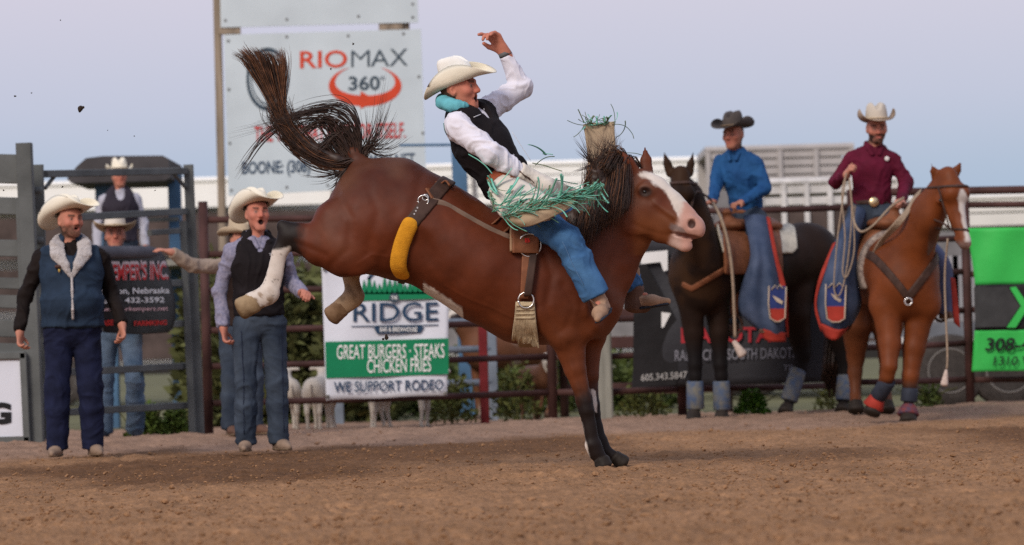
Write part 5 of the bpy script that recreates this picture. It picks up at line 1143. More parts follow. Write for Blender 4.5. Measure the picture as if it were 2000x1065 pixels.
# ------------------------------------------------------------------ the bareback rider
from mathutils.bvhtree import BVHTree
BVH = {}
def on_obj(o, px, py, lift=.004):
    """point on the camera side of o at a layout pixel"""
    if o.name not in BVH: BVH[o.name] = BVHTree.FromPolygons([tuple(Vector(v.co) + Vector(ORIG[o.name])) for v in o.data.vertices], [tuple(p.vertices) for p in o.data.polygons])
    p = P(px, py); h = BVH[o.name].ray_cast(Vector((p[0], Y0 - 2, p[2])), Vector((0, 1, 0)))
    return V3(*h[0]) - V3(0, lift, 0) if h[0] is not None else P(px, py, -.25)
WHITESHIRT = mat('shirt_lilac_white', (.72, .70, .76), .8, .05, 6, .35, 70); HIDE = mat('cowhide', (.62, .56, .48), .9, .1, 13, .5, 90, color2=(.62, .56, .48))
hn = HIDE.node_tree.nodes
for e, pos, c in zip(hn['Color Ramp'].color_ramp.elements, (.60, .64), ((.66, .60, .52, 1), (.17, .055, .026, 1))): e.position = pos; e.color = c
SUEDE = mat('tan_suede', (.40, .30, .20), .95, .15, 10, .5, 90); FRINGE = mat('fringe_green', (.12, .42, .30), .6, .3, 20, 0, color2=(.26, .60, .47)); FRINGE_D = mat('fringe_dark_green', (.05, .13, .085), .6, .3, 20, 0, color2=(.20, .22, .10))
def hero_rider():
    J = {'T': frame((.84, -.40, .36), (-.42, -.05, .91))}; T = J['T']; S, F, U = T.T
    J.update(pelvis=P(1008, 388), waist=P(981, 340), chest=P(943, 285), neck=P(904, 219), shR=P(893, 250, -.18), elR=P(958, 304, -.275), wrR=P(1036, 352, -.17),
             shL=P(948, 214, .17), elL=P(1019, 166, .26), wrL=P(986, 99, .22), hipR=P(1012, 404, -.10), knR=P(1106, 474, -.40), anR=P(1168, 590, -.37), toeR=P(1158, 618, -.56),
             hipL=P(1010, 396, .10), knL=P(1182, 450, .44), anL=P(1243, 576, .40), toeL=P(1308, 572, .36), head=P(896, 174, -.03))
    J['bootupR'] = P(1140, 540, -.38) - P(1168, 590, -.37) + V3(0, -.01, 0); J['bootupL'] = V3(-.12, 0, 1)
    J['handR'] = dict(d=V3(.85, 0, -.4), n=V3(.1, .2, -1), curl=1.2, side=1, k=.95); J['handL'] = dict(d=P(970, 74, .2) - P(986, 99, .22), n=V3(-.6, -.55, .2), curl=(.5, .8, .85, .7), side=-1, spread=.05, thumb=(.75, .35, .5), k=1.28)
    J['sleeve'] = .024; J['baggy'] = .02; J['hem'] = .90; J['hemr'] = .085; J['shortL'] = .93; J['shortR'] = .86
    H = frame((.92, -.36, .10), (-.13, -.05, .99))
    o = person('bareback rider leaning back with one arm thrown high, in straw hat and black vest', P(995, 425), J, H, dict(shirt=WHITESHIRT, jeans=DENIM_BRIGHT, vest=BLACKVEST, vest_len=.10, vest_g=.036, vest_in=.016, boots=mat('boot_hide', (.36, .225, .145), .8, .2, 18, .4, 60), soles=BOOT_DARK),
               h=.0062, head_k=1.1, mouth=.9, jaw=.012, hair=(.06, .028, .016), skin=(.54, .20, .13), build=1.02)
    r = o['root']; v = o['vest']
    # hat of open weave straw
    HH = frame((.90, -.33, .30), (-.30, -.06, .95)); hc = J['head'] + H[:, 2] * .036 + H[:, 1] * .010
    ht = hat(r, hc, HH, STRAW, mat('straw_brim', (.74, .68, .54), .7, .06, 8, .5, 220), crown=.15, brim=(.125, .10), curl=.105, dip=.02, k=1.02, band=mat('straw_band', (.60, .50, .36), .7, .1), under=None)  # brim is ivory straw with the tan shading of its underside mixed into the colour
    for a in np.linspace(R(40), R(150), 9):      # punched vents round the crown
        for hz in (.040, .055, .070):
            c = hc + HH[:, 0] * -math.sin(a) * .0885 * (1 - (hz - .04)) * 1.0 + HH[:, 1] * math.cos(a) * .110 * (1 - (hz - .04)) + HH[:, 2] * hz
            obj('vent', *beam(c - HH[:, 2] * .005, c + HH[:, 2] * .005, .006, .003), mat('vent_shadow', (.22, .18, .12), .9), ht)
    # neck roll
    N = J['neck']
    s = Sdf(); s.chain([P(874, 190, .08), P(867, 195, .02), P(868, 202, -.05), P(878, 208, -.10), P(894, 210, -.125), P(910, 209, -.115)], [(.034, .042)] * 4 + [(.030, .036), (.018, .022)], side=(0, 0, 1), k=.03); build_sdf('neck_roll', s, .007, mat('teal_foam', (.13, .42, .47), .85, .12, 15, .4, 80), r, folds=(.005, 16., 2))
    # vest details: yoke piping, armhole facing
    for pts in ([(926, 233), (938, 227), (946, 221), (945, 212)], [(868, 246), (871, 262), (880, 273), (892, 280)], [(1000, 262), (1018, 290), (1036, 318)]):
        q = [on_obj(v, x, y, .004) for x, y in pts]; obj('piping', *tube(spline(q, 4), .0028 if pts[0][0] < 990 else .0015, 5), mat('piping_white', (.6, .6, .62), .6) if pts[0][0] != 868 else mat('piping_green', (.10, .22, .18), .6), v, True)
    # wrist band on the raised arm
    d = nrm(J['wrL'] - J['elL']); obj('wristband', *tube([J['wrL'] - d * .012, J['wrL'] + d * .014], [.041, .038], 14), mat('band_grey', (.12, .12, .12), .6), r, True)
    # riding glove, tape and lacing on the holding arm
    s = Sdf(); a, b = J['elR'] + (J['wrR'] - J['elR']) * .72, J['wrR']; GL = mat('glove_hide', (.66, .60, .52), .75, .1, 12, .4, 60)
    s.seg(a, b, .060, .054, k=.02, cap=.3); s.seg(b, P(1066, 366, -.16), .054, (.062, .055), k=.02); s.ball(P(1064, 372, -.15), .055, k=.03); gl = build_sdf('riding_glove', s, .007, GL, r, folds=(.004, 22., 4))
    for t in (.15, .5, .85):
        c = a + (b - a) * t; obj('glove_lace', *tube([c + V3(-.03, -.045, .03), c + V3(0, -.056, 0), c + V3(.028, -.046, -.03)], .008, 5, flat=.5), BOOT_BROWN, gl, True)
    # belt end and the red leather hip patch
    V_, F_, _ = sheet([[P(952, 352, -.21), P(966, 338, -.23), P(984, 332, -.22)], [P(955, 362, -.23), P(972, 352, -.25), P(990, 345, -.24)], [P(958, 374, -.23), P(970, 366, -.25), P(984, 358, -.25)]], .014, 4); obj('hip_leather', V_, F_, mat('red_leather', (.32, .075, .03), .6, .2, 12), r, True)
    # ---- chaps, near leaf: cowhide over the thigh with a turned back suede flap
    D_ = -.06
    g = [[(990, 342, -.16), (1030, 362, -.22), (1078, 392, -.30), (1120, 402, -.34)], [(968, 356, -.24), (1012, 386, -.32), (1058, 408, -.40), (1108, 414, -.42)], [(956, 376, -.26), (988, 412, -.36), (1032, 428, -.44), (1088, 424, -.45)], [(960, 400, -.25), (984, 432, -.35), (1024, 444, -.44), (1072, 436, -.46)]]
    V_, F_, _ = sheet([[P(x, y, z + D_) for x, y, z in q] for q in g], .008, 6); cp = obj('near_chap', V_, F_, HIDE, r, True)
    g = [[(984, 424, -.39), (1014, 422, -.46), (1056, 402, -.495), (1116, 390, -.48)], [(992, 436, -.41), (1022, 438, -.49), (1066, 420, -.53), (1122, 398, -.50)], [(1004, 446, -.40), (1032, 448, -.48), (1066, 436, -.52), (1104, 416, -.51)]]
    V_, F_, _ = sheet([[P(x, y, z + D_) for x, y, z in q] for q in g], .008, 6); obj('suede_flap', V_, F_, SUEDE, cp, True)
    # far leaf: hide over the far thigh, the loose wing flung up behind the mane
    g = [[(1036, 330, .05), (1070, 342, .2), (1110, 358, .32), (1145, 378, .40)], [(1040, 352, .03), (1072, 365, .18), (1110, 380, .30), (1146, 398, .38)], [(1046, 384, 0), (1076, 400, .14), (1112, 410, .26), (1146, 420, .34)]]
    V_, F_, _ = sheet([[P(*q) for q in w] for w in g], .008, 5); fc = obj('far_chap', V_, F_, mat('pale_hide', (.58, .52, .46), .9, .15, 10), r, True)
    g = [[(1141, 236, .36), (1160, 233, .37), (1182, 232, .37), (1203, 230, .36)], [(1147, 272, .36), (1165, 274, .35), (1186, 274, .35), (1205, 272, .36)], [(1151, 318, .36), (1168, 320, .34), (1190, 322, .34), (1210, 322, .36)], [(1140, 372, .37), (1160, 372, .35), (1188, 372, .35), (1214, 372, .37)], [(1137, 430, .38), (1162, 430, .36), (1190, 430, .36), (1220, 430, .38)]]
    V_, F_, _ = sheet([[P(*q) for q in w] for w in g], .010, 5); fw = obj('chap_wing', V_, F_, SUEDE, fc, True)
    # fringe
    rr = np.random.default_rng(12); A = MB(); B = MB(); A2 = MB(); B2 = MB()
    def strip(mb, a, d, ln, bend, w=2.3, dd=0):
        p = np.array(a, float); v = np.array([d[0], d[1]], float); v /= np.hypot(*v); pts = [p.copy()]; dy = rr.normal(0, .01)
        for k in range(6):
            an = bend / 6 + rr.normal(0, .045); v = np.array([v[0] * math.cos(an) - v[1] * math.sin(an), v[0] * math.sin(an) + v[1] * math.cos(an)])
            p = p + np.array([v[0] * ln / 6, v[1] * ln / 6, dy + dd / 6]); pts.append(p.copy())
        mb.add(*tube(spline([P(*q) for q in pts], 3), [m_(w) * 1.15] * 19, 4, flat=.3))
    edge = [(952, 356, -.34), (955, 378, -.35), (964, 404, -.37), (982, 424, -.46), (1010, 424, -.53), (1045, 410, -.57), (1080, 400, -.57), (1112, 396, -.55)]
    E = spline(edge, 20)
    for k in range(92):
        i = rr.integers(20 if rr.random() < .35 else 58, len(E) - 3); a = E[i]; tdir = E[min(i + 6, len(E) - 1)] - a; tdir = tdir[:2] / (np.hypot(*tdir[:2]) + 1e-6); n_ = np.array([tdir[1], -tdir[0]])
        d = tdir * rr.uniform(.5, 1.1) + n_ * rr.uniform(-.35, .55); left = a[0] < 990; d = np.array([rr.uniform(.2, .9), rr.uniform(-.2, 1.)]) if left else d; strip(A if rr.random() < .75 else B, a + V3(rr.normal(0, 3), rr.normal(0, 4), rr.uniform(-.03, .0)), d, rr.uniform(30, 66), (rr.uniform(-1.4, 0) if left else rr.uniform(-1.1, 1.1)), rr.uniform(1.5, 2.7))
    for k in range(16): strip(A if k % 3 else B, (rr.uniform(950, 964), rr.uniform(346, 390), -.34), (rr.uniform(.1, .5), 1), rr.uniform(22, 40), rr.uniform(-1.2, .2), rr.uniform(1.4, 2.4))
    for k in range(12): strip(A, (rr.uniform(962, 1010), rr.uniform(398, 424), -.46), (rr.uniform(.3, 1), -1), rr.uniform(30, 56), rr.uniform(-.2, 1.2), rr.uniform(1.6, 2.8))
    for k in range(22):      # sweep towards the mane and its tassel
        strip(A if k % 4 else B, (rr.uniform(1060, 1112), rr.uniform(388, 406), -.52), (1, rr.uniform(-.35, .1)), rr.uniform(40, 75), rr.uniform(-.3, .3), rr.uniform(1.6, 2.6))
    for k in range(5): strip(A, (1125, 392 + rr.normal(0, 2), -.42), (1, -.5), 48, -.25, 2.6)
    for k in range(16): strip(A if k % 3 else B, (1160 + rr.normal(0, 8), 372 + rr.normal(0, 8), -.41), (rr.uniform(-.7, .6), 1), rr.uniform(22, 50), rr.uniform(-.5, .5), 2.2)
    for k in range(10): strip(A, (1152, 384, -.41), (rr.uniform(.1, .9), -1), rr.uniform(18, 34), rr.uniform(.5, 1.4), 2.2)
    for q in (((1012, 352, -.36), (-.35, 1), 40, .5), ((1022, 372, -.38), (-.6, 1), 48, .6), ((962, 345, -.34), (-.45, -.75), 60, -.6), ((1045, 372, -.40), (-.9, .8), 40, .3), ((1000, 368, -.4), (-.3, 1), 46, .4)): strip(A, *q[:4], 3.)
    fr = A.build('chap_fringe', FRINGE, cp, True); tag(fr, kind='stuff'); f2 = B.build('dark_fringe', FRINGE_D, cp, True); tag(f2, kind='stuff')
    for k in range(38):
        x = rr.uniform(1140, 1204); strip(A2 if rr.random() < .4 else B2, (x, 234 + rr.normal(0, 2), .34), (rr.normal(0, 1) + (x - 1172) / 40, rr.uniform(-.9, .5)), rr.uniform(8, 24), rr.uniform(-1.6, 1.6), rr.uniform(1.2, 2))
    for q in (((1203, 240, .34), (.3, -1), 46, -.7), ((1204, 236, .34), (1, -.2), 52, 1.5), ((1206, 262, .35), (.8, -.2), 40, -1.6), ((1142, 238, .34), (-1, -.1), 34, .2), ((1142, 240, .34), (-.4, 1), 30, .5), ((1143, 232, .34), (-.6, -1), 28, 0), ((1222, 294, .3), (1, -.2), 44, .5)): strip(B2, *q[:4], 2.)
    for q in (((1046, 322, .05), (.8, -1), 42, .9), ((1066, 302, .05), (-.5, -1), 40, -1.), ((1060, 300, .05), (1, -.1), 20, .2), ((1040, 318, .05), (1, .2), 60, .3), ((1086, 348, .2), (1, .25), 44, .1), ((1108, 358, .3), (1, .45), 60, .0)): strip(B2 if q[0][0] < 1050 else A2, *q[:4], 2.6)
    a = A2.build('wing_fringe', FRINGE, fc, True); tag(a, kind='stuff'); b = B2.build('dark_fringe', FRINGE_D, fc, True); tag(b, kind='stuff')
    # jeans stitching along the shin seam
    j = o['jeans']; TH = mat('seam_thread', (.12, .22, .38), .8)
    obj('seam', *tube(spline([on_obj(j, x, y, .002) for x, y in ((1076, 452), (1098, 480), (1116, 520), (1138, 560), (1160, 590))], 4), .0016, 5), TH, j, True)
    s = Sdf(); an = J['anL']; s.seg(an + V3(0, 0, .05), an - V3(.006, 0, .075), .058, .050, k=.02, cap=.4); s.seg(an - V3(0, 0, .05), an + V3(.06, 0, -.06), .046, .04, k=.03); build_sdf('spur_guard', s, .007, BOOT_BROWN, r, folds=(.004, 20., 3))
    # spur and its straps
    bo = [c for c in r.children if c.name.startswith('boot')]
    obj('spur_strap', *tube(spline([P(1150, 588, -.44), P(1166, 600, -.455), P(1186, 604, -.40)], 4), .008, 6, flat=.5), BOOT_BROWN, bo[1] if len(bo) > 1 else r, True)
    # handle of the rigging under the glove
    return o
RIDER = hero_rider()
s = Sdf(); s.chain([P(1040, 432, -.10), P(1050, 396, -.13), P(1066, 378, -.12), P(1076, 400, -.08), P(1078, 436, -.05)], [.020] * 5, k=.02)
rig = bpy.data.objects['bareback_rigging']; build_sdf('handle', s, .008, LEATHER, rig)
# ------------------------------------------------------------------ the two mounted men at the fence
def plane(Y): return (lambda px, py, dy=0.: W(px, py, Y) + V3(0, dy, 0))
def horse_obj(name, label, Q, Y, build, colours, h=.014, coat=COAT, group=None, foot=None):
    s = Sdf(); build(s, Q); V, F = s.mesh(h); V = relax(V, F, 1, .4); N = vnormals(V, F); V = V + N * (.005 * fbm(V * 6, 2, 3))[:, None]
    q = topx(V, Y); c = colours(V, q[:, 0], q[:, 1], N)
    b = foot; root = thing(name, label, 'horse', b, group); body = obj('body', V, F, coat, root, True, c); return root, s, body
def leg_chain(s, Q, pts, rads, k=.03):
    for i in range(len(pts) - 1): s.seg(Q(*pts[i]), Q(*pts[i + 1]), rads[i], rads[i + 1], k=k, side=(1, 0, 0))
def horse_head(s, poll, muz, right, k=1., ears=(None, None)):
    """head from poll to muzzle (world), right = lateral axis"""
    a = nrm(muz - poll); L = np.linalg.norm(muz - poll); right = nrm(right - a * np.dot(right, a)); up = np.cross(right, a)      # up: out of the face
    p = lambda t, l, u: poll + a * L * t + right * l * k + up * u * k
    s.seg(p(.02, 0, -.02), p(.28, 0, -.025), (.085 * k, .105 * k), (.098 * k, .115 * k), side=right, k=.03)
    s.seg(p(.28, 0, -.025), p(.70, 0, -.01), (.092 * k, .105 * k), (.058 * k, .068 * k), side=right, k=.03); s.seg(p(.70, 0, -.01), p(.97, 0, -.015), (.056 * k, .066 * k), (.055 * k, .055 * k), side=right, k=.02)
    s.ball(p(.30, .05, -.09), .07 * k, k=.05); s.ball(p(.30, -.05, -.09), .07 * k, k=.05)
    for q in (-1, 1):
        s.ball(p(.30, q * .088, .045), (.028 * k), k=.03); s.ball(p(.30, q * .112, .030), .013, k=.01, sub=True); s.seg(p(.40, q * .085, -.01), p(.62, q * .058, 0), .012, k=.03); s.ball(p(.90, q * .045, .020), .026 * k, k=.02); s.ball(p(.91, q * .056, .034), .014 * k, k=.008, sub=True)
    return p
def ear(s, base, tip, side):
    m = base * .5 + tip * .5; s.seg(base, m, (.042, .022), (.038, .018), k=.02, side=side); s.seg(m, tip, (.034, .016), (.008, .006), k=.01, side=side)
def eye(par, c, d): return obj('eye', *lathe([(.004, .013), (.012, .009), (.018, 0), (.012, -.01)], c, d, 12), MATS['eye_gloss'], par, True)
def bell_boot(par, Q, a, b, ra, rb, m, name): return obj(name, *lathe([(ra * .9, 0), (ra, .01), ((ra + rb) / 2, .5 * np.linalg.norm(Q(*b) - Q(*a))), (rb, np.linalg.norm(Q(*b) - Q(*a)) - .01), (rb * .9, np.linalg.norm(Q(*b) - Q(*a)))], Q(*a), Q(*b) - Q(*a), 16), m, par, True)
def hoof2(par, Q, a, b, r0, r1, m): s = Sdf(); s.seg(Q(*a), Q(*b), r0, r1, side=(1, 0, 0), k=0, cap=.4); return build_sdf('hoof', s, .012, m, par, it=0)
def rope(name, label, Q, pts, r, m, n=6, cat='rope'):
    V, F = tube(spline([Q(*p) for p in pts], n), r, 7); return topobj(name, V, F, m, label, cat, smooth=True)
def conform(s, name, m, par, lo, hi, th, cut=None, h=.012):
    def post(D, X, Y, Z):
        E = np.maximum(D - th, -(D + .025))
        return cut(E, X, Y, Z) if cut else E
    V, F = s.mesh(h, box=(np.minimum(lo, hi), np.maximum(lo, hi)), post=post); return obj(name, V, F, m, par, True)
BOOTBLUE = mat('horse_boot_blue', (.05, .085, .16), .75, .3, 15, color2=(.16, .15, .12)); ROPE = mat('rope_tan', (.30, .225, .16), .85, .2, 60); TASSEL = mat('tassel_pale', (.50, .40, .34), .95, .2, 40)
CHAPBLUE = mat('chap_blue', (.036, .056, .105), .7, .2, 6, color2=(.075, .10, .165)); CHAPRED = mat('chap_red', (.33, .035, .022), .7, .2, 10); CHAPNAVY = mat('chap_navy', (.025, .04, .15), .7, .2, 10); CHAPEDGE = mat('chap_edge', (.42, .34, .26), .7)
PADW = mat('saddle_pad_pale', (.50, .46, .38), .95, .15, 20, .6, 60); PADST = mat('saddle_blanket', (.40, .33, .27), .95, .3, 30, .6, 60, color2=(.16, .12, .11))
def chap(par, Q, g, pan, name='chap', m=CHAPBLUE, fr=None):
    V, F, _ = sheet([[Q(*p) for p in w] for w in g], .012, 4); c = obj(name, V, F, m, par, True)
    if pan:
        (x0, y0, x1, y1, dy, ym) = pan
        rim = lambda pts, w: obj('panel_edging', *tube([Q(*p) for p in pts], w, 5), CHAPEDGE, c, True)
        a = slabq(Q, [(x0, y0), (x1, y0 - 2), (x1, ym), (x0, ym)], dy, CHAPNAVY, 'navy_panel', c); b = slabq(Q, [(x0, ym), (x1, ym), (x1 - 1, y1 - 6), (x1 - 10, y1), (x0 + 10, y1), (x0 + 2, y1 - 6)], dy, CHAPRED, 'red_panel', c)
        rim([(x0, y0 - 2, dy - .012), (x0 - 1, (y0 + y1) / 2, dy - .012), (x0 + 2, y1 - 6, dy - .012), (x0 + 12, y1 + 1, dy - .012), (x1 - 12, y1 + 1, dy - .012), (x1 - 1, y1 - 6, dy - .012), (x1 + 1, y0, dy - .012)], .007)
        rim([(x0 + 4, y0 + 6, dy - .012), (x0 + 12, y0 - 3, dy - .012), ((x0 + x1) / 2, y0 + 4, dy - .012), (x1 - 12, y0 - 4, dy - .012), (x1 - 4, y0 + 4, dy - .012)], .006)
        slabq(Q, [((x0 + x1) / 2 - 10, ym - 26), ((x0 + x1) / 2 + 2, ym - 20), ((x0 + x1) / 2 + 11, ym - 14), ((x0 + x1) / 2 + 9, ym - 8), ((x0 + x1) / 2 - 2, ym - 14)], dy - .008, CHAPEDGE, 'stitched_emblem', c)
    for q in fr or []: V, F, _ = sheet([[Q(*p) for p in w] for w in q], .012, 4); obj('red_border', V, F, CHAPRED, c, True)
    return c
def slabq(Q, pts, dy, m, name, par, th=.006):
    n = len(pts); A = [Q(x, y, dy - th) for x, y in pts]; B = [p + V3(0, th, 0) for p in A]
    return obj(name, np.array(A + B), [tuple(range(n - 1, -1, -1)), tuple(range(n, 2 * n))] + [(i, (i + 1) % n, n + (i + 1) % n, n + i) for i in range(n)], m, par)
# ---------------- dark horse, rider in the blue shirt
Y1 = 33.3; Q1 = plane(Y1)
def b1(s, Q):
    X = (1, 0, 0); s.ball(Q(1362, 545, -.32), (.25, .25, .33), k=.1)
    s.seg(Q(1368, 528, -.25), Q(1470, 522, .25), (.27, .30), (.29, .30), side=(1, -.6, 0), k=.1); s.seg(Q(1470, 522, .25), Q(1572, 498, .70), (.29, .30), (.30, .28), side=(1, -.6, 0), k=.1); s.ball(Q(1590, 495, .78), .30, k=.1)
    s.seg(Q(1368, 510, -.42), Q(1338, 392, -.66), (.21, .26), (.135, .17), side=X, k=.08)
    horse_head(s, Q(1321, 352, -.80), Q(1318, 482, -.98), V3(1, .1, 0), 1.0)
    ear(s, Q(1303, 348, -.80), Q(1289, 306, -.80), X); ear(s, Q(1338, 348, -.80), Q(1346, 306, -.80), X)
    leg_chain(s, Q, [(1345, 580, -.34), (1352, 650, -.32), (1354, 712, -.32), (1354, 735, -.32), (1355, 785, -.30), (1352, 806, -.33)], [.13, .09, .062, .055, .042, .052])
    leg_chain(s, Q, [(1396, 580, -.22), (1402, 650, -.22), (1404, 712, -.22), (1406, 735, -.22), (1408, 785, -.20), (1406, 808, -.23)], [.13, .09, .062, .055, .042, .052])
    leg_chain(s, Q, [(1562, 540, .60), (1560, 610, .55), (1578, 690, .62), (1572, 720, .62), (1556, 775, .58), (1546, 798, .54)], [.19, .15, .075, .06, .045, .055])
    leg_chain(s, Q, [(1630, 540, .80), (1640, 610, .78), (1665, 695, .86), (1668, 730, .86), (1664, 775, .84), (1662, 795, .80)], [.19, .15, .075, .06, .045, .055])
def c1(V, x, y, N):
    n = fbm(V * 5, 3, 2); c = np.tile(V3(.020, .0105, .007), (len(V), 1)) * (1 + .25 * n)[:, None]; m = (sstep(640, 560, y) * sstep(1460, 1380, x) * sstep(.1, .8, n + .4) * .5)[:, None]; c = c * (1 - m) + V3(.062, .028, .011) * m
    m = sstep(640, 700, y)[:, None]; return c * (1 - m) + V3(.010, .008, .008) * m
H1, S1, B1 = horse_obj('dark_horse', 'dark brown saddle horse with blue leg boots standing before the charcoal banner', Q1, Y1, b1, c1, coat=mat('dark_coat', (1, 1, 1), .6, .14, 5, .12, 260, attr=True, spec=.10, bdist=.002), foot=floor_at(Q1(1380, 820, -.25)))
eye(H1, Q1(1303, 388, -.905), (-.8, -.6, .2)); eye(H1, Q1(1339, 388, -.905), (.8, -.6, .2))
for a, b in (((1354, 744, -.32), (1355, 798, -.31)), ((1406, 744, -.22), (1408, 800, -.21)), ((1570, 722, .62), (1550, 785, .57)), ((1668, 735, .86), (1664, 785, .82))): bell_boot(H1, Q1, a, b, .075, .08, BOOTBLUE, 'leg_boot')
for a, b in (((1352, 804, -.33), (1350, 822, -.38)), ((1407, 806, -.23), (1405, 824, -.28)), ((1546, 796, .54), (1542, 808, .50)), ((1662, 796, .80), (1660, 806, .76))): hoof2(H1, Q1, a, b, .058, .075, HOOF)
mb = MB(); rr = np.random.default_rng(2)
for k in range(70): t = rr.random(); mb.tube(spline([Q1(1325 + 40 * t, 352 + 120 * t, -.72 + .2 * t), Q1(1345 + 38 * t, 360 + 120 * t, -.70 + .25 * t), Q1(1352 + 40 * t + rr.normal(0, 4), 400 + 120 * t, -.72 + .2 * t)], 3), .010, 4)
tag(mb.build('mane', HAIR, H1, True), kind='stuff'); mb = MB()
for k in range(120): a = rr.normal(0, 1, 2); mb.tube(spline([Q1(1640, 500, 1.02), Q1(1652 + 3 * a[0], 560, 1.06), Q1(1650 + 8 * a[0], 660, 1.05 + .03 * a[1]), Q1(1646 + 10 * a[0], 745 + 12 * a[1], 1.0 + .05 * a[1])], 4), .011, 4)
tag(mb.build('tail', HAIR, H1, True), kind='stuff')
def saddle(name, label, S, Q, seat, fore, aft, m_pad, padbox, pommel, cantle, skirt, stirr, padcut=None):
    t = thing(name, label, 'saddle', Q(*seat))
    conform(S, 'saddle_pad', m_pad, t, Q(*padbox[0]), Q(*padbox[1]), .03, padcut)
    s = Sdf(); s.seg(Q(*fore), Q(*aft), (.16, .06), (.19, .06), side=(1, -.4, 0), k=.04); s.seg(Q(*cantle[0]), Q(*cantle[1]), .035, .035, k=.06); s.seg(Q(*fore), Q(*pommel), .06, .035, k=.05); s.ball(Q(*pommel), (.05, .05, .02), k=.02); build_sdf('seat', s, .011, LEATHER, t)
    conform(S, 'skirt', LEATHER, t, Q(*skirt[0]), Q(*skirt[1]), .045)
    for st in stirr:
        V, F, _ = sheet([[Q(st[0][0] - w, st[0][1], st[0][2]) for w in (9, 0, -9)], [Q(st[1][0] - w, st[1][1], st[1][2]) for w in (9, 0, -9)], [Q(st[2][0] - w, st[2][1], st[2][2]) for w in (7, 0, -7)]], .014, 4); obj('fender', V, F, LEATHER, t, True)
        c = Q(*st[2]) - V3(0, 0, .07); obj('stirrup', *tube([c + V3(.07 * math.cos(a), 0, .09 * math.sin(a)) for a in np.linspace(0, 2 * math.pi, 17)], .014, 6), LEATHER_DK, t, True)
    return t
saddle('western_saddle', 'brown western saddle with pale rear pad on the dark horse', S1, Q1, (1460, 440, .25), (1425, 440, .05), (1500, 440, .42), PADW, ((1393, 420, -.6), (1562, 494, 1.2)), (1418, 415, .0), ((1492, 425, .25), (1520, 432, .55)), ((1404, 425, -.6), (1530, 535, 1.1)), [((1430, 470, -.16), (1432, 540, -.2), (1432, 620, -.14))],
  lambda E, X, Y, Z: np.maximum(E, np.minimum(np.sqrt(((X - Q1(1535, 460)[0]) / .15) ** 2 + ((Z - Q1(1535, 462)[2]) / .165) ** 2) - 1, np.abs(X - Q1(1406, 460)[0] + .25 * (Z - Q1(1406, 460)[2])) / .05 - 1) * .05))
br = thing('bridle', 'leather bridle and breast collar worn by the dark horse', 'bridle', Q1(1330, 480, -.9))
conform(S1, 'breast_collar', LEATHER, br, Q1(1325, 510, -.75), Q1(1420, 620, .2), .014, lambda E, X, Y, Z: np.maximum(E, np.abs((Z - Q1(1362, 566)[2]) - .55 * np.abs(X - Q1(1345, 560)[0])) - .028))
conform(S1, 'noseband', LEATHER_DK, br, Q1(1290, 420, -1.15), Q1(1350, 480, -.7), .01, lambda E, X, Y, Z: np.maximum(E, np.abs(Z - Q1(1320, 446)[2]) - .014))
conform(S1, 'browband', LEATHER_DK, br, Q1(1285, 350, -1.1), Q1(1355, 385, -.6), .01, lambda E, X, Y, Z: np.maximum(E, np.abs(Z - Q1(1320, 366)[2]) - .014))
Qr = plane(33.3)
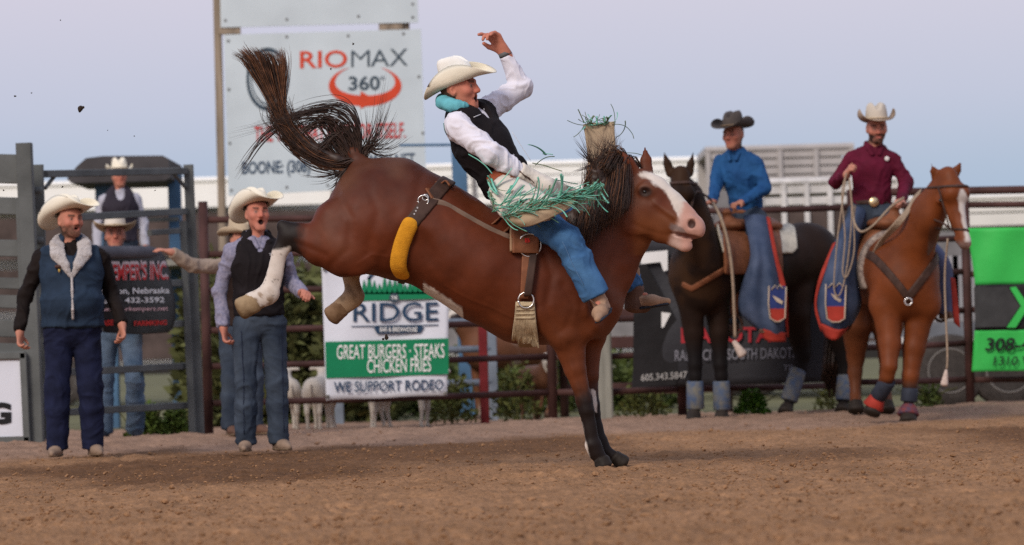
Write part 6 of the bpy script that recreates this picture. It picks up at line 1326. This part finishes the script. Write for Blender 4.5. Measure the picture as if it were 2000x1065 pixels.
def rider1():
    J = {'T': frame((-.42, -.9, .0), (-.06, .0, 1))}; Q = Qr
    J.update(pelvis=Q(1462, 418, .20), waist=Q(1457, 388, .19), chest=Q(1448, 340, .17), neck=Q(1440, 296, .16), head=Q(1434, 262, .10), shL=Q(1478, 318, .10), shR=Q(1410, 316, .26), elL=Q(1493, 366, .02), wrL=Q(1446, 398, -.18),
             elR=Q(1400, 358, .10), wrR=Q(1390, 396, -.16), hipL=Q(1478, 428, .08), hipR=Q(1448, 428, .30), knL=Q(1478, 520, -.24), anL=Q(1500, 632, -.16), toeL=Q(1482, 654, -.34), knR=Q(1425, 520, .52), anR=Q(1440, 632, .50), toeR=Q(1425, 650, .34))
    for q in 'LR': J['hand' + q] = dict(d=V3(-.6, -.5, -.1), n=V3(0, .1, -1), curl=1.1, side=1 if q == 'L' else -1)
    J['baggy'] = .02
    H = frame((-.50, -.86, -.05), (-.03, 0, 1))
    o = person('mounted man in blue shirt and dark grey hat on the dark horse', Q(1462, 436, .2), J, H, dict(shirt=mat('shirt_blue', (.010, .050, .15), .8, .25, 7, .3, 80, color2=(.018, .085, .22)), jeans=DENIM, boots=BOOT_BROWN, belt=LEATHER, belt_z=.03), h=.010, skin=(.42, .175, .11), stubble=.15, head_k=1.14, build=.9)
    hat(o['root'], J['head'] + H[:, 2] * .072, H, FELT_GREY, crown=.13, brim=(.11, .12), curl=.075, dip=.01, k=1.14, band=BAND)
    N = J['neck']; T = J['T']; S, F, U = T.T
    for q in (-1, 1):
        s = Sdf(); s.chain([N - F * .06 + U * .03, N + S * q * .066 - F * .01 + U * .028, N + S * q * .05 + F * .075 - U * .015, N + S * q * .03 + F * .10 - U * .07], [(.012, .022)] * 4, side=F, k=.01); build_sdf('shirt_collar', s, .008, MATS['shirt_blue'], o['shirt'])
    chap(o['root'], Q, [[(1452, 422, -.05), (1462, 421, -.08), (1472, 420, -.10), (1484, 421, -.08), (1496, 424, -.04)], [(1462, 500, -.30), (1472, 500, -.36), (1484, 500, -.33), (1496, 500, -.30), (1508, 500, -.18)], [(1444, 560, -.33), (1464, 564, -.40), (1484, 566, -.36), (1503, 568, -.38), (1522, 570, -.24)], [(1440, 606, -.30), (1462, 618, -.39), (1486, 630, -.35), (1508, 634, -.37), (1530, 636, -.24)], [(1468, 638, -.26), (1482, 648, -.32), (1496, 655, -.30), (1510, 660, -.31), (1524, 664, -.24)]],
         (1496, 562, 1528, 628, -.395, 604), fr=[[[(1496, 424, -.05), (1503, 426, -.04)], [(1508, 500, -.19), (1516, 502, -.18)], [(1522, 570, -.25), (1533, 572, -.24)], [(1530, 636, -.25), (1536, 660, -.24)]], [[(1478, 640, -.33), (1506, 648, -.34), (1532, 650, -.25)], [(1490, 664, -.32), (1508, 668, -.33), (1530, 668, -.25)]]])
    return o
rider1()
rope('lead_rope', 'pale lead rope with tassel hanging in front of the dark horse', Q1, [(1388, 400, -.40), (1400, 430, -.62), (1414, 480, -.66), (1422, 540, -.66), (1426, 610, -.62), (1428, 660, -.60)], .014, ROPE)
s = Sdf(); s.seg(Q1(1426, 668, -.60), Q1(1442, 692, -.60), .022, .045, k=.01, cap=.5); o = build_sdf('rope_tassel', s, .01, TASSEL, bpy.data.objects['lead_rope'])
rope('rein', 'dark rein looping from the blue shirted rider to his horse', Q1, [(1386, 396, -.36), (1372, 388, -.6), (1350, 384, -.85), (1338, 420, -1.0)], .010, LEATHER_DK)
# ---------------- sorrel horse, rider in the maroon shirt
Y2 = 31.5; Q2 = plane(Y2)
def b2(s, Q):
    X = (1, 0, 0); s.ball(Q(1768, 550, .05), (.29, .27, .34), k=.1); s.seg(Q(1766, 530, .2), Q(1736, 515, .9), (.30, .33), (.31, .33), side=X, k=.1); s.seg(Q(1736, 515, .9), Q(1722, 500, 1.45), (.31, .33), (.29, .30), side=X, k=.1)
    s.ball(Q(1730, 595, .02), (.14, .14, .16), k=.08); s.ball(Q(1806, 595, .02), (.14, .14, .16), k=.08)
    s.seg(Q(1772, 500, .05), Q(1806, 420, -.22), (.21, .26), (.14, .19), side=X, k=.1); s.seg(Q(1806, 420, -.22), Q(1832, 368, -.38), (.13, .19), (.10, .14), side=X, k=.06)
    horse_head(s, Q(1836, 352, -.42), Q(1866, 484, -.62), V3(.92, .40, -.18), 1.02)
    ear(s, Q(1818, 352, -.40), Q(1808, 326, -.44), X); ear(s, Q(1853, 348, -.36), Q(1866, 322, -.38), X)
    leg_chain(s, Q, [(1732, 600, .0), (1736, 670, -.05), (1734, 715, -.12), (1730, 735, -.10), (1716, 775, .05), (1710, 790, .05)], [.13, .095, .068, .058, .043, .05])
    leg_chain(s, Q, [(1800, 600, .05), (1786, 680, .03), (1778, 735, .0), (1777, 755, .0), (1775, 790, .0), (1774, 804, -.03)], [.13, .095, .065, .055, .043, .052])
    leg_chain(s, Q, [(1698, 550, 1.3), (1700, 630, 1.3), (1702, 700, 1.42), (1700, 730, 1.42), (1700, 775, 1.38), (1700, 790, 1.33)], [.18, .14, .075, .06, .045, .055]); leg_chain(s, Q, [(1760, 550, 1.3), (1764, 630, 1.3), (1766, 700, 1.42), (1764, 730, 1.42), (1762, 775, 1.38), (1762, 790, 1.33)], [.18, .14, .075, .06, .045, .055])
def c2(V, x, y, N):
    n = fbm(V * 5, 3, 2); c = np.tile(V3(.165, .041, .0095), (len(V), 1)) * (1 + .18 * n)[:, None]
    def mix(m, k): c[:] = c * (1 - m[:, None]) + np.asarray(k) * m[:, None]
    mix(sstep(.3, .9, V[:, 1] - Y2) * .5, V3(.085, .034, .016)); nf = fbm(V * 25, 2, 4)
    hd = (V[:, 1] < Y2 - .2) & (y > 345) & (y < 500) & (x > 1805)
    ex = np.interp(y, [380, 420, 460, 495], [1862, 1870, 1876, 1874]); wd = np.interp(y, [378, 392, 430, 460, 490], [3, 12, 11, 10, 9])
    mix(hd * sstep(wd + 2, wd - 2, np.abs(x - ex + 2 * nf)) * (y > 376) * (y < 478), V3(.68, .62, .56)); mix(hd * sstep(470, 484, y) * .8, V3(.20, .14, .12)); mix(hd * sstep(476, 486, y) * sstep(1868, 1874, x) * .8, V3(.45, .30, .25)); mix(hd * sstep(1852, 1838, x) * sstep(430, 460, y) * .6, V3(.08, .04, .025))
    mix(sstep(735, 760, y) * (V[:, 1] < Y2 + .5) * .9, V3(.03, .018, .013)); mix(sstep(790, 800, y) * (x > 1745) * (V[:, 1] < Y2 + .5), V3(.55, .45, .40))
    return c
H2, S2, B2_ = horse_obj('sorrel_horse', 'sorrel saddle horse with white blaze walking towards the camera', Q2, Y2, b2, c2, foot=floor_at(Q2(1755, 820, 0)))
eye(H2, Q2(1822, 397, -.56), (-.85, -.5, 0)); eye(H2, Q2(1869, 390, -.46), (.8, -.4, 0))
for a, b in (((1733, 742, -.09), (1716, 775, .04)), ((1777, 758, 0), (1775, 785, 0))): bell_boot(H2, Q2, a, b, .07, .072, BOOT_DARK, 'leg_boot')
for a, b, m in (((1716, 775, .04), (1706, 796, .06), CHAPRED), ((1775, 792, 0), (1773, 812, -.03), mat('bell_boot_red', (.20, .04, .03), .7, .3, 20, color2=(.05, .05, .09)))): bell_boot(H2, Q2, a, b, .065, .095, m, 'bell_boot')
for a, b in (((1709, 792, .05), (1703, 806, .03)), ((1774, 806, -.03), (1772, 824, -.08)), ((1700, 790, 1.33), (1700, 806, 1.3)), ((1762, 790, 1.33), (1762, 806, 1.3))): hoof2(H2, Q2, a, b, .06, .078, HOOF)
mb = MB()
for k in range(80): t = rr.random(); mb.tube(spline([Q2(1832 - 50 * t, 352 + 95 * t, -.36 + .35 * t), Q2(1826 - 50 * t, 354 + 98 * t, -.40 + .35 * t), Q2(1812 - 50 * t + rr.normal(0, 3), 385 + 105 * t, -.40 + .35 * t)], 3), .009, 4)
for k in range(30): mb.tube(spline([Q2(1838 + rr.normal(0, 5), 345, -.44), Q2(1846 + rr.normal(0, 5), 360, -.53), Q2(1850 + rr.normal(0, 6), 382, -.56)], 3), .008, 4)
tag(mb.build('mane', mat('mane_sorrel', (.11, .04, .018), .6, .3, 30, 0), H2, True), kind='stuff')
saddle('western_saddle', 'brown western saddle with striped blanket on the sorrel horse', S2, Q2, (1735, 430, .65), (1752, 432, .35), (1725, 430, .95), PADST, ((1660, 425, .28), (1830, 560, 1.25)), (1756, 402, .32), ((1705, 412, 1.0), (1748, 412, 1.0)), ((1665, 430, .36), (1825, 530, 1.15)), [((1672, 470, .55), (1662, 540, .52), (1656, 610, .48)), ((1812, 470, .55), (1836, 540, .52), (1850, 590, .48))])
bc = thing('breast_collar', 'dark breast collar in a V across the sorrel chest', 'breast collar', Q2(1768, 590, -.2))
px2 = lambda x: Q2(x, 560)[0]
conform(S2, 'collar_strap', LEATHER_DK, bc, Q2(1690, 455, -.4), Q2(1850, 600, .25), .014, lambda E, X, Y, Z: np.maximum(E, np.abs((Z - Q2(1768, 582)[2]) - np.where(X < px2(1768), 1.35, 1.2) * np.abs(X - px2(1768))) - .055))
obj('collar_ring', *tube([Q2(1768, 590, -.245) + V3(.03 * math.cos(a), 0, .03 * math.sin(a)) for a in np.linspace(0, 2 * math.pi, 17)], .007, 6), CHROME, bc, True)
br = thing('bridle', 'thin leather bridle on the sorrel horse', 'bridle', Q2(1845, 400, -.5))
conform(S2, 'noseband', LEATHER_DK, br, Q2(1815, 420, -.85), Q2(1895, 470, -.3), .01, lambda E, X, Y, Z: np.maximum(E, np.abs(Z - Q2(1850, 452)[2] + .12 * (X - px2(1850))) - .012))
conform(S2, 'browband', LEATHER_DK, br, Q2(1800, 345, -.8), Q2(1885, 395, -.15), .01, lambda E, X, Y, Z: np.maximum(E, np.abs(Z - Q2(1840, 370)[2]) - .012))
for a, b in (((1818, 372, -.55), (1838, 452, -.62)),): obj('cheek_strap', *tube([Q2(*a), Q2(*b)], .012, 6, flat=.5), LEATHER_DK, br, True)
Qm = plane(31.5)
def rider2():
    J = {'T': frame((.06, -1, .0), (.0, .05, 1))}; Q = Qm; D = .62
    J.update(pelvis=Q(1716, 402, D), waist=Q(1716, 372, D), chest=Q(1717, 322, D), neck=Q(1720, 278, D), head=Q(1725, 243, D - .05), shL=Q(1759, 304, D), shR=Q(1675, 304, D), elL=Q(1784, 350, D - .03), wrL=Q(1766, 392, D - .38), elR=Q(1644, 350, D + .02), wrR=Q(1660, 338, D - .26),
             hipL=Q(1738, 412, D), hipR=Q(1692, 412, D), knL=Q(1828, 500, D - .20), anL=Q(1856, 602, D - .12), toeL=Q(1866, 626, D - .34), knR=Q(1646, 505, D - .22), anR=Q(1640, 618, D - .10), toeR=Q(1630, 646, D - .30))
    J['handR'] = dict(d=V3(.25, -.6, .5), n=V3(.9, .1, -.2), curl=1.1, side=1); J['handL'] = dict(d=V3(-.3, -.9, 0), n=V3(-.3, 0, -1), curl=1.1, side=1); J['baggy'] = .02
    H = frame((.04, -1, -.12), (0, -.1, 1)); M = mat('shirt_maroon', (.095, .006, .022), .8, .25, 7, .3, 80)
    o = person('bearded mounted man in maroon shirt and tan hat on the sorrel horse', Q(1716, 424, D), J, H, dict(shirt=M, jeans=DENIM, boots=BOOT_BROWN, belt=LEATHER_DK, belt_z=.05), h=.010, beard=1., hair=(.02, .013, .010), build=.98, head_k=1.14)
    hat(o['root'], J['head'] + H[:, 2] * .072, frame((.04, -1, -.02), (0, 0, 1)), mat('hat_bone', (.52, .46, .38), .8, .08), mat('hat_brim_tan', (.36, .27, .20), .8, .1), crown=.14, brim=(.11, .125), curl=.085, dip=.012, k=1.16, band=FELT_TAN)
    N = J['neck']; T = J['T']; S, F, U = T.T
    for q in (-1, 1):
        s = Sdf(); s.chain([N - F * .06 + U * .03, N + S * q * .066 - F * .01 + U * .028, N + S * q * .055 + F * .075 - U * .02, N + S * q * .03 + F * .11 - U * .075], [(.012, .022)] * 4, side=F, k=.01); build_sdf('shirt_collar', s, .008, M, o['shirt'])
    p = on_front(o['shirt'], T, J['chest'] + S * .115 + U * .075, .003); obj('chest_badge', *lathe([(.022, 0), (.02, .005), (.006, .006)], p, F, 12), mat('badge_white', (.65, .62, .6), .6), o['shirt'], True)
    p = on_front(o['root'].children[-1] if 0 else o['belt'], T, J['pelvis'] + U * .05, .002); obj('belt_buckle', *lathe([(.045, 0), (.04, .008), (.01, .012)], p, F, 14), BRASS, o['belt'], True)
    chap(o['root'], Q, [[(1672, 404, D - .10), (1688, 400, D - .14), (1704, 408, D - .1)], [(1640, 470, D - .26), (1662, 466, D - .34), (1686, 470, D - .22)], [(1614, 540, D - .28), (1650, 545, D - .40), (1682, 540, D - .26)], [(1602, 590, D - .24), (1646, 600, D - .40), (1690, 592, D - .26)], [(1612, 636, D - .22), (1644, 646, D - .36), (1674, 630, D - .25)]],
         (1617, 556, 1655, 628, D - .415, 598), fr=[[[(1640, 470, D - .27), (1634, 474, D - .26)], [(1614, 540, D - .29), (1605, 545, D - .28)], [(1602, 590, D - .25), (1598, 600, D - .24)], [(1612, 636, D - .23), (1612, 650, D - .22)]], [[(1608, 630, D - .24), (1644, 644, D - .37), (1668, 632, D - .27)], [(1620, 658, D - .24), (1636, 664, D - .34), (1656, 650, D - .27)]]])
    chap(o['root'], Q, [[(1760, 420, D - .1), (1784, 424, D - .14), (1800, 430, D - .1)], [(1822, 490, D - .24), (1844, 492, D - .28), (1862, 500, D - .2)], [(1832, 550, D - .24), (1856, 555, D - .28), (1874, 560, D - .2)], [(1832, 600, D - .22), (1858, 618, D - .26), (1880, 622, D - .2)]], None, m=mat('chap_shade_blue', (.075, .09, .16), .7, .2, 6), fr=[[[(1866, 540, D - .24), (1876, 542, D - .22)], [(1870, 590, D - .24), (1882, 592, D - .22)], [(1874, 630, D - .23), (1886, 640, D - .22)]]])
    return o
rider2()
D = .62
ROPE2 = ROPE
rp = thing('lariat', 'tan lariat held up in the maroon rider\'s right hand', 'rope', Q2(1658, 338, D - .34))
for k, (a, b) in enumerate(((1640, 560), (1654, 530))):
    pts = [(1658, 335, D - .36), (1652 - 3 * k, 380, D - .38), (a, 460, D - .44), (a - 8 + 3 * k, b, D - .46), (a + 4, b + 14 - 6 * k, D - .46), (a + 18, b - 40, D - .44), (1668 + 3 * k, 420, D - .40), (1664, 345, D - .36)]
    obj('coil', *tube(spline([Q2(*p) for p in pts], 6), .0065, 6), ROPE, rp, True)
rp = thing('coiled_rope', 'thick coil of tan rope slung across the sorrel horse\'s neck', 'rope', Q2(1760, 420, -.1))
for k in range(4):
    o_ = k * 4; pts = [(1796 - o_, 372 + o_, -.10), (1778 - o_, 404 + o_ * .6, -.20), (1752 - o_, 440, -.26), (1722 - o_ * .6, 476, -.02), (1706 - o_ * .4, 516, .20)]
    obj('coil', *tube(spline([Q2(*p) for p in pts], 6), .010, 7), ROPE, rp, True)
obj('coil', *tube(spline([Q2(*p) for p in ((1768, 385, .1), (1740, 405, .05), (1706, 440, .0), (1684, 452, .1), (1672, 430, .2), (1676, 400, .3))], 6), .011, 7), ROPE, rp, True)
rope('get_down_rope', 'thin rope with tassel hanging below the sorrel horse\'s head', Q2, [(1835, 470, -.60), (1832, 540, -.5), (1834, 620, -.5), (1837, 690, -.5), (1836, 720, -.5)], .009, ROPE)
s = Sdf(); s.seg(Q2(1835, 722, -.5), Q2(1831, 750, -.5), .014, .034, k=.01, cap=.5); build_sdf('rope_tassel', s, .01, TASSEL, bpy.data.objects['get_down_rope'])
rope('rein', 'dark rein from the sorrel horse to the maroon rider', Q2, [(1842, 455, -.64), (1828, 440, -.5), (1800, 425, -.32), (1775, 405, -.1), (1766, 394, .2)], .009, LEATHER_DK)
# ------------------------------------------------------------------ weeds and animals behind the fence
LEAF = mat('weed_leaf', (1, 1, 1), .7, .2, 8, 0, attr=True)
def leaves(rr, n, cx, cy, rx, ry, z0, z1, size, base, grow=.0):
    """n small bent leaves in an uneven clump"""
    mb_v = []; f = []; col = []; k = 0
    for i in range(n):
        u = rr.random() ** .8; a = rr.uniform(0, 2 * math.pi); h = z0 + (z1 - z0) * u * rr.uniform(.5, 1); w = (1 - .55 * u) * math.sqrt(rr.random())
        c = V3(cx + rx * w * math.cos(a), cy + ry * w * math.sin(a), h); s = size * rr.uniform(.5, 1.3)
        d = nrm(V3(math.cos(a) * .8 + rr.normal(0, .5), math.sin(a) * .8 + rr.normal(0, .5), rr.uniform(-.2, 1.0))); t = nrm(np.cross(d, rr.normal(0, 1, 3)))
        mb_v += [c - d * s * .2, c + t * s * .32 + d * s * .35, c + d * s, c - t * s * .32 + d * s * .35 + V3(0, 0, s * .12)]; f.append((k, k + 1, k + 2)); f.append((k, k + 2, k + 3)); k += 4
        g = np.asarray(base) * rr.uniform(.55, 1.35); col += [g] * 4
    return np.array(mb_v), f, np.array(col)
def weed_clump(px, Y, wpx, h, n, size, base, label, seed, group=None):
    rr = np.random.default_rng(seed); p = W(px, 700, Y); s = Y / FPX; z = float(zg(p[0], Y)) if Y < 37.5 else -.03
    t = thing('weed_clump', label, 'weeds', V3(p[0], Y, z), group); V, F, c = leaves(rr, n, p[0], Y, wpx * s / 2, .25, z, z + h, size, base); obj('foliage', V, F, LEAF, t, False, c)
    mb = MB()
    for k in range(9): a = V3(p[0] + rr.normal(0, wpx * s * .12), Y + rr.normal(0, .06), z); mb.tube([a, a + V3(rr.normal(0, .05), 0, h * .4), a + V3(rr.normal(0, .12), 0, h * .8)], .006, 4)
    o = mb.build('stems', mat('weed_stem', (.10, .10, .035), .8), t); tag(o, kind='stuff')
G1 = (.105, .155, .030); G2 = (.095, .125, .032); G3 = (.12, .13, .035)
weed_clump(282, 33.6, 90, .32, 900, .05, G1, 'low green weeds under the gate rails left of the pale jeans', 1)
weed_clump(338, 33.8, 70, .26, 600, .05, G1, 'low green weeds beside the foot of the gate stile', 2)
weed_clump(1465, 35.4, 75, .26, 700, .045, (.075, .17, .018), 'bright green weed growing between the legs of the dark horse', 3)
weed_clump(1812, 36.6, 60, .24, 300, .05, G2, 'dull green weeds below the grey flatbed trailer', 4)
weed_clump(880, 36.2, 110, .5, 500, .06, G3, 'leafy weeds behind the fence right of the white banner', 5)
weed_clump(1005, 36.6, 110, .6, 520, .06, G3, 'tall weeds around the red post behind the fence', 6)
weed_clump(1255, 36.6, 120, .36, 500, .05, G3, 'dry weeds below the black end of the charcoal banner', 7)
weed_clump(1630, 36.8, 90, .34, 300, .05, G3, 'dry weeds behind the dark horse\'s hind legs', 8)
rr = np.random.default_rng(4); Vs = []; Fs = []; Cs = []; k = 0
for i in range(30):
    px = 390 + i * 12 + rr.normal(0, 4); Y = 39.5 + rr.uniform(-1, 1.5); p = W(px, 700, Y); V, F, c = leaves(rr, 800, p[0], Y, .34, .4, -.03, rr.uniform(1.45, 1.85), .13, np.array((.125, .135, .048)) * rr.uniform(.8, 1.25))
    Vs.append(V); Fs += [tuple(a + k for a in f) for f in F]; Cs.append(c); k += len(V)
o = obj('weed_bank', np.concatenate(Vs), Fs, LEAF, None, False, np.concatenate(Cs)); tag(o, 'tall green weed bank growing beyond the fence behind the shouting man', 'weeds', kind='stuff')
Vs = []; Fs = []; Cs = []; k = 0
for i in range(34):
    px = 640 + i * 20 + rr.normal(0, 6); Y = 43 + rr.uniform(-1, 3); p = W(px, 700, Y); V, F, c = leaves(rr, 200, p[0], Y, .4, .4, -.03, rr.uniform(.5, .95), .12, np.array(G2) * rr.uniform(.7, 1.3))
    Vs.append(V); Fs += [tuple(a + k for a in f) for f in F]; Cs.append(c); k += len(V)
o = obj('pasture_weeds', np.concatenate(Vs), Fs, LEAF, None, False, np.concatenate(Cs)); tag(o, 'lower band of rough weeds in the pens beyond the banner', 'weeds', kind='stuff')
def calf(name, label, px, Y, yaw, k, base, white, cat, group=None, z=None):
    """small standing animal facing -Y turned by yaw; white(V local)->mask"""
    p = W(px, 700, Y); o = V3(p[0], Y, -.035 if z is None else z); Rz = rotz(yaw); Q = lambda x, y, zz: o + Rz @ V3(x, y, zz) * k; X = Rz[:, 0]
    s = Sdf(); s.seg(Q(0, -.30, .62), Q(0, .30, .62), (.15 * k, .19 * k), (.16 * k, .18 * k), side=X, k=.06); s.seg(Q(0, -.34, .68), Q(0, -.50, .86), (.09 * k, .12 * k), (.075 * k, .09 * k), side=X, k=.06)
    s.seg(Q(0, -.50, .90), Q(0, -.68, .80), (.075 * k, .08 * k), (.045 * k, .045 * k), side=X, k=.04)
    for q in (-1, 1):
        s.seg(Q(q * .08, -.46, .93), Q(q * .19, -.44, .92), (.03 * k, .012 * k), (.03 * k, .010 * k), side=(0, 0, 1), k=.01)
        for y, kn in ((-.28, -.02), (.30, .05)):
            s.seg(Q(q * .09, y, .55), Q(q * .09, y + kn, .30), .075 * k, .038 * k, side=X, k=.04); s.seg(Q(q * .09, y + kn, .30), Q(q * .09, y, .05), .034 * k, .026 * k, side=X, k=.02); s.seg(Q(q * .09, y, .05), Q(q * .09, y - .02, .015), .034 * k, .038 * k, side=X, k=.01, cap=.5)
        s.ball(Q(q * .062, -.56, .885), .016 * k, k=.008)
    V, F = s.mesh(.014); V = relax(V, F, 1); L = (V - o) @ Rz / k; c = np.tile(np.asarray(base, float), (len(V), 1)) * (1 + .15 * fbm(V * 7, 2, 3))[:, None]
    m = np.clip(white(L, V), 0, 1)[:, None]; c = c * (1 - m) + V3(.62, .56, .48) * m; e = (np.hypot(np.abs(L[:, 0]) - .068, L[:, 2] - .885) < .026) & (L[:, 1] < -.5); c[e] = (.03, .02, .02); c[(L[:, 1] < -.66) & (L[:, 2] < .80)] = (.25, .15, .13); c[L[:, 2] < .05] *= .35
    t = thing(name, label, cat, o, group); obj('body', V, F, COAT, t, True, c)
    obj('tail', *tube(spline([Q(0, .47, .70), Q(0, .52, .55), Q(.01, .51, .36)], 4), .016 * k, 6), COAT, t, True, col=np.tile(np.asarray(base, float), (9 * 6, 1)))
    return t
ones = lambda L, V: .8 + .3 * fbm(V * 6, 2, 8)
calf('goat', 'white goat half hidden behind the left edge of the restaurant banner', 618, 35.6, R(172), .66, (.40, .33, .26), ones, 'goat')
calf('goat', 'white goat standing behind the bottom of the restaurant banner', 790, 35.7, R(65), .68, (.42, .34, .27), ones, 'goat')
calf('goat', 'white goat just behind the shouting man\'s jeans', 562, 36.0, R(188), .66, (.45, .38, .30), ones, 'goat')
calf('calf', 'brown calf with white face low behind the fence under the belly', 1045, 37.0, R(20), .72, (.12, .05, .025), lambda L, V: (L[:, 1] < -.50) * 1., 'calf')
calf('calf', 'brown and white calf standing further back in the pen', 1000, 39.5, R(-60), 1.25, (.17, .07, .035), lambda L, V: sstep(.1, .5, fbm(V * 3, 2, 4)) + (L[:, 1] < -.55), 'calf')
calf('goat', 'white goat between two others, its legs below the banner\'s lower left corner', 688, 35.6, R(80), .66, (.45, .36, .27), ones, 'goat')
# ------------------------------------------------------------------ dirt thrown into the air
rr = np.random.default_rng(3)
def clod(px, py, r, label, dy=0.):
    V = []; n = 8; P0 = W(px, py, Y0 + dy)
    s = Sdf(); s.ball(P0, r, k=.01)
    for k in range(5): s.ball(P0 + rr.normal(0, r * .6, 3), r * rr.uniform(.35, .7), k=r * .3)
    V, F = s.mesh(max(r * .3, .003)); topobj('flying_clod', V, F, mat('dark_clod', (.035, .024, .018), .95, .3, 60), label, 'dirt clod', 'clods of dirt kicked into the air', smooth=False)
GEN = 'small dark clod of dirt hanging in the air above the arena'
clod(157, 212, .016, 'largest dark clod of dirt flying against the sky at far left'); clod(755, 660, .012, 'dark clod of dirt flying in front of the restaurant banner')
for x, y, r in ((118, 40, .004), (30, 188, .005), (262, 266, .004), (62, 182, .004), (210, 255, .0035), (690, 86, .006), (646, 135, .005), (7, 372, .005), (122, 365, .005), (303, 372, .004), (470, 480, .003)): clod(x, y, r, GEN)
bpy.context.view_layer.update()
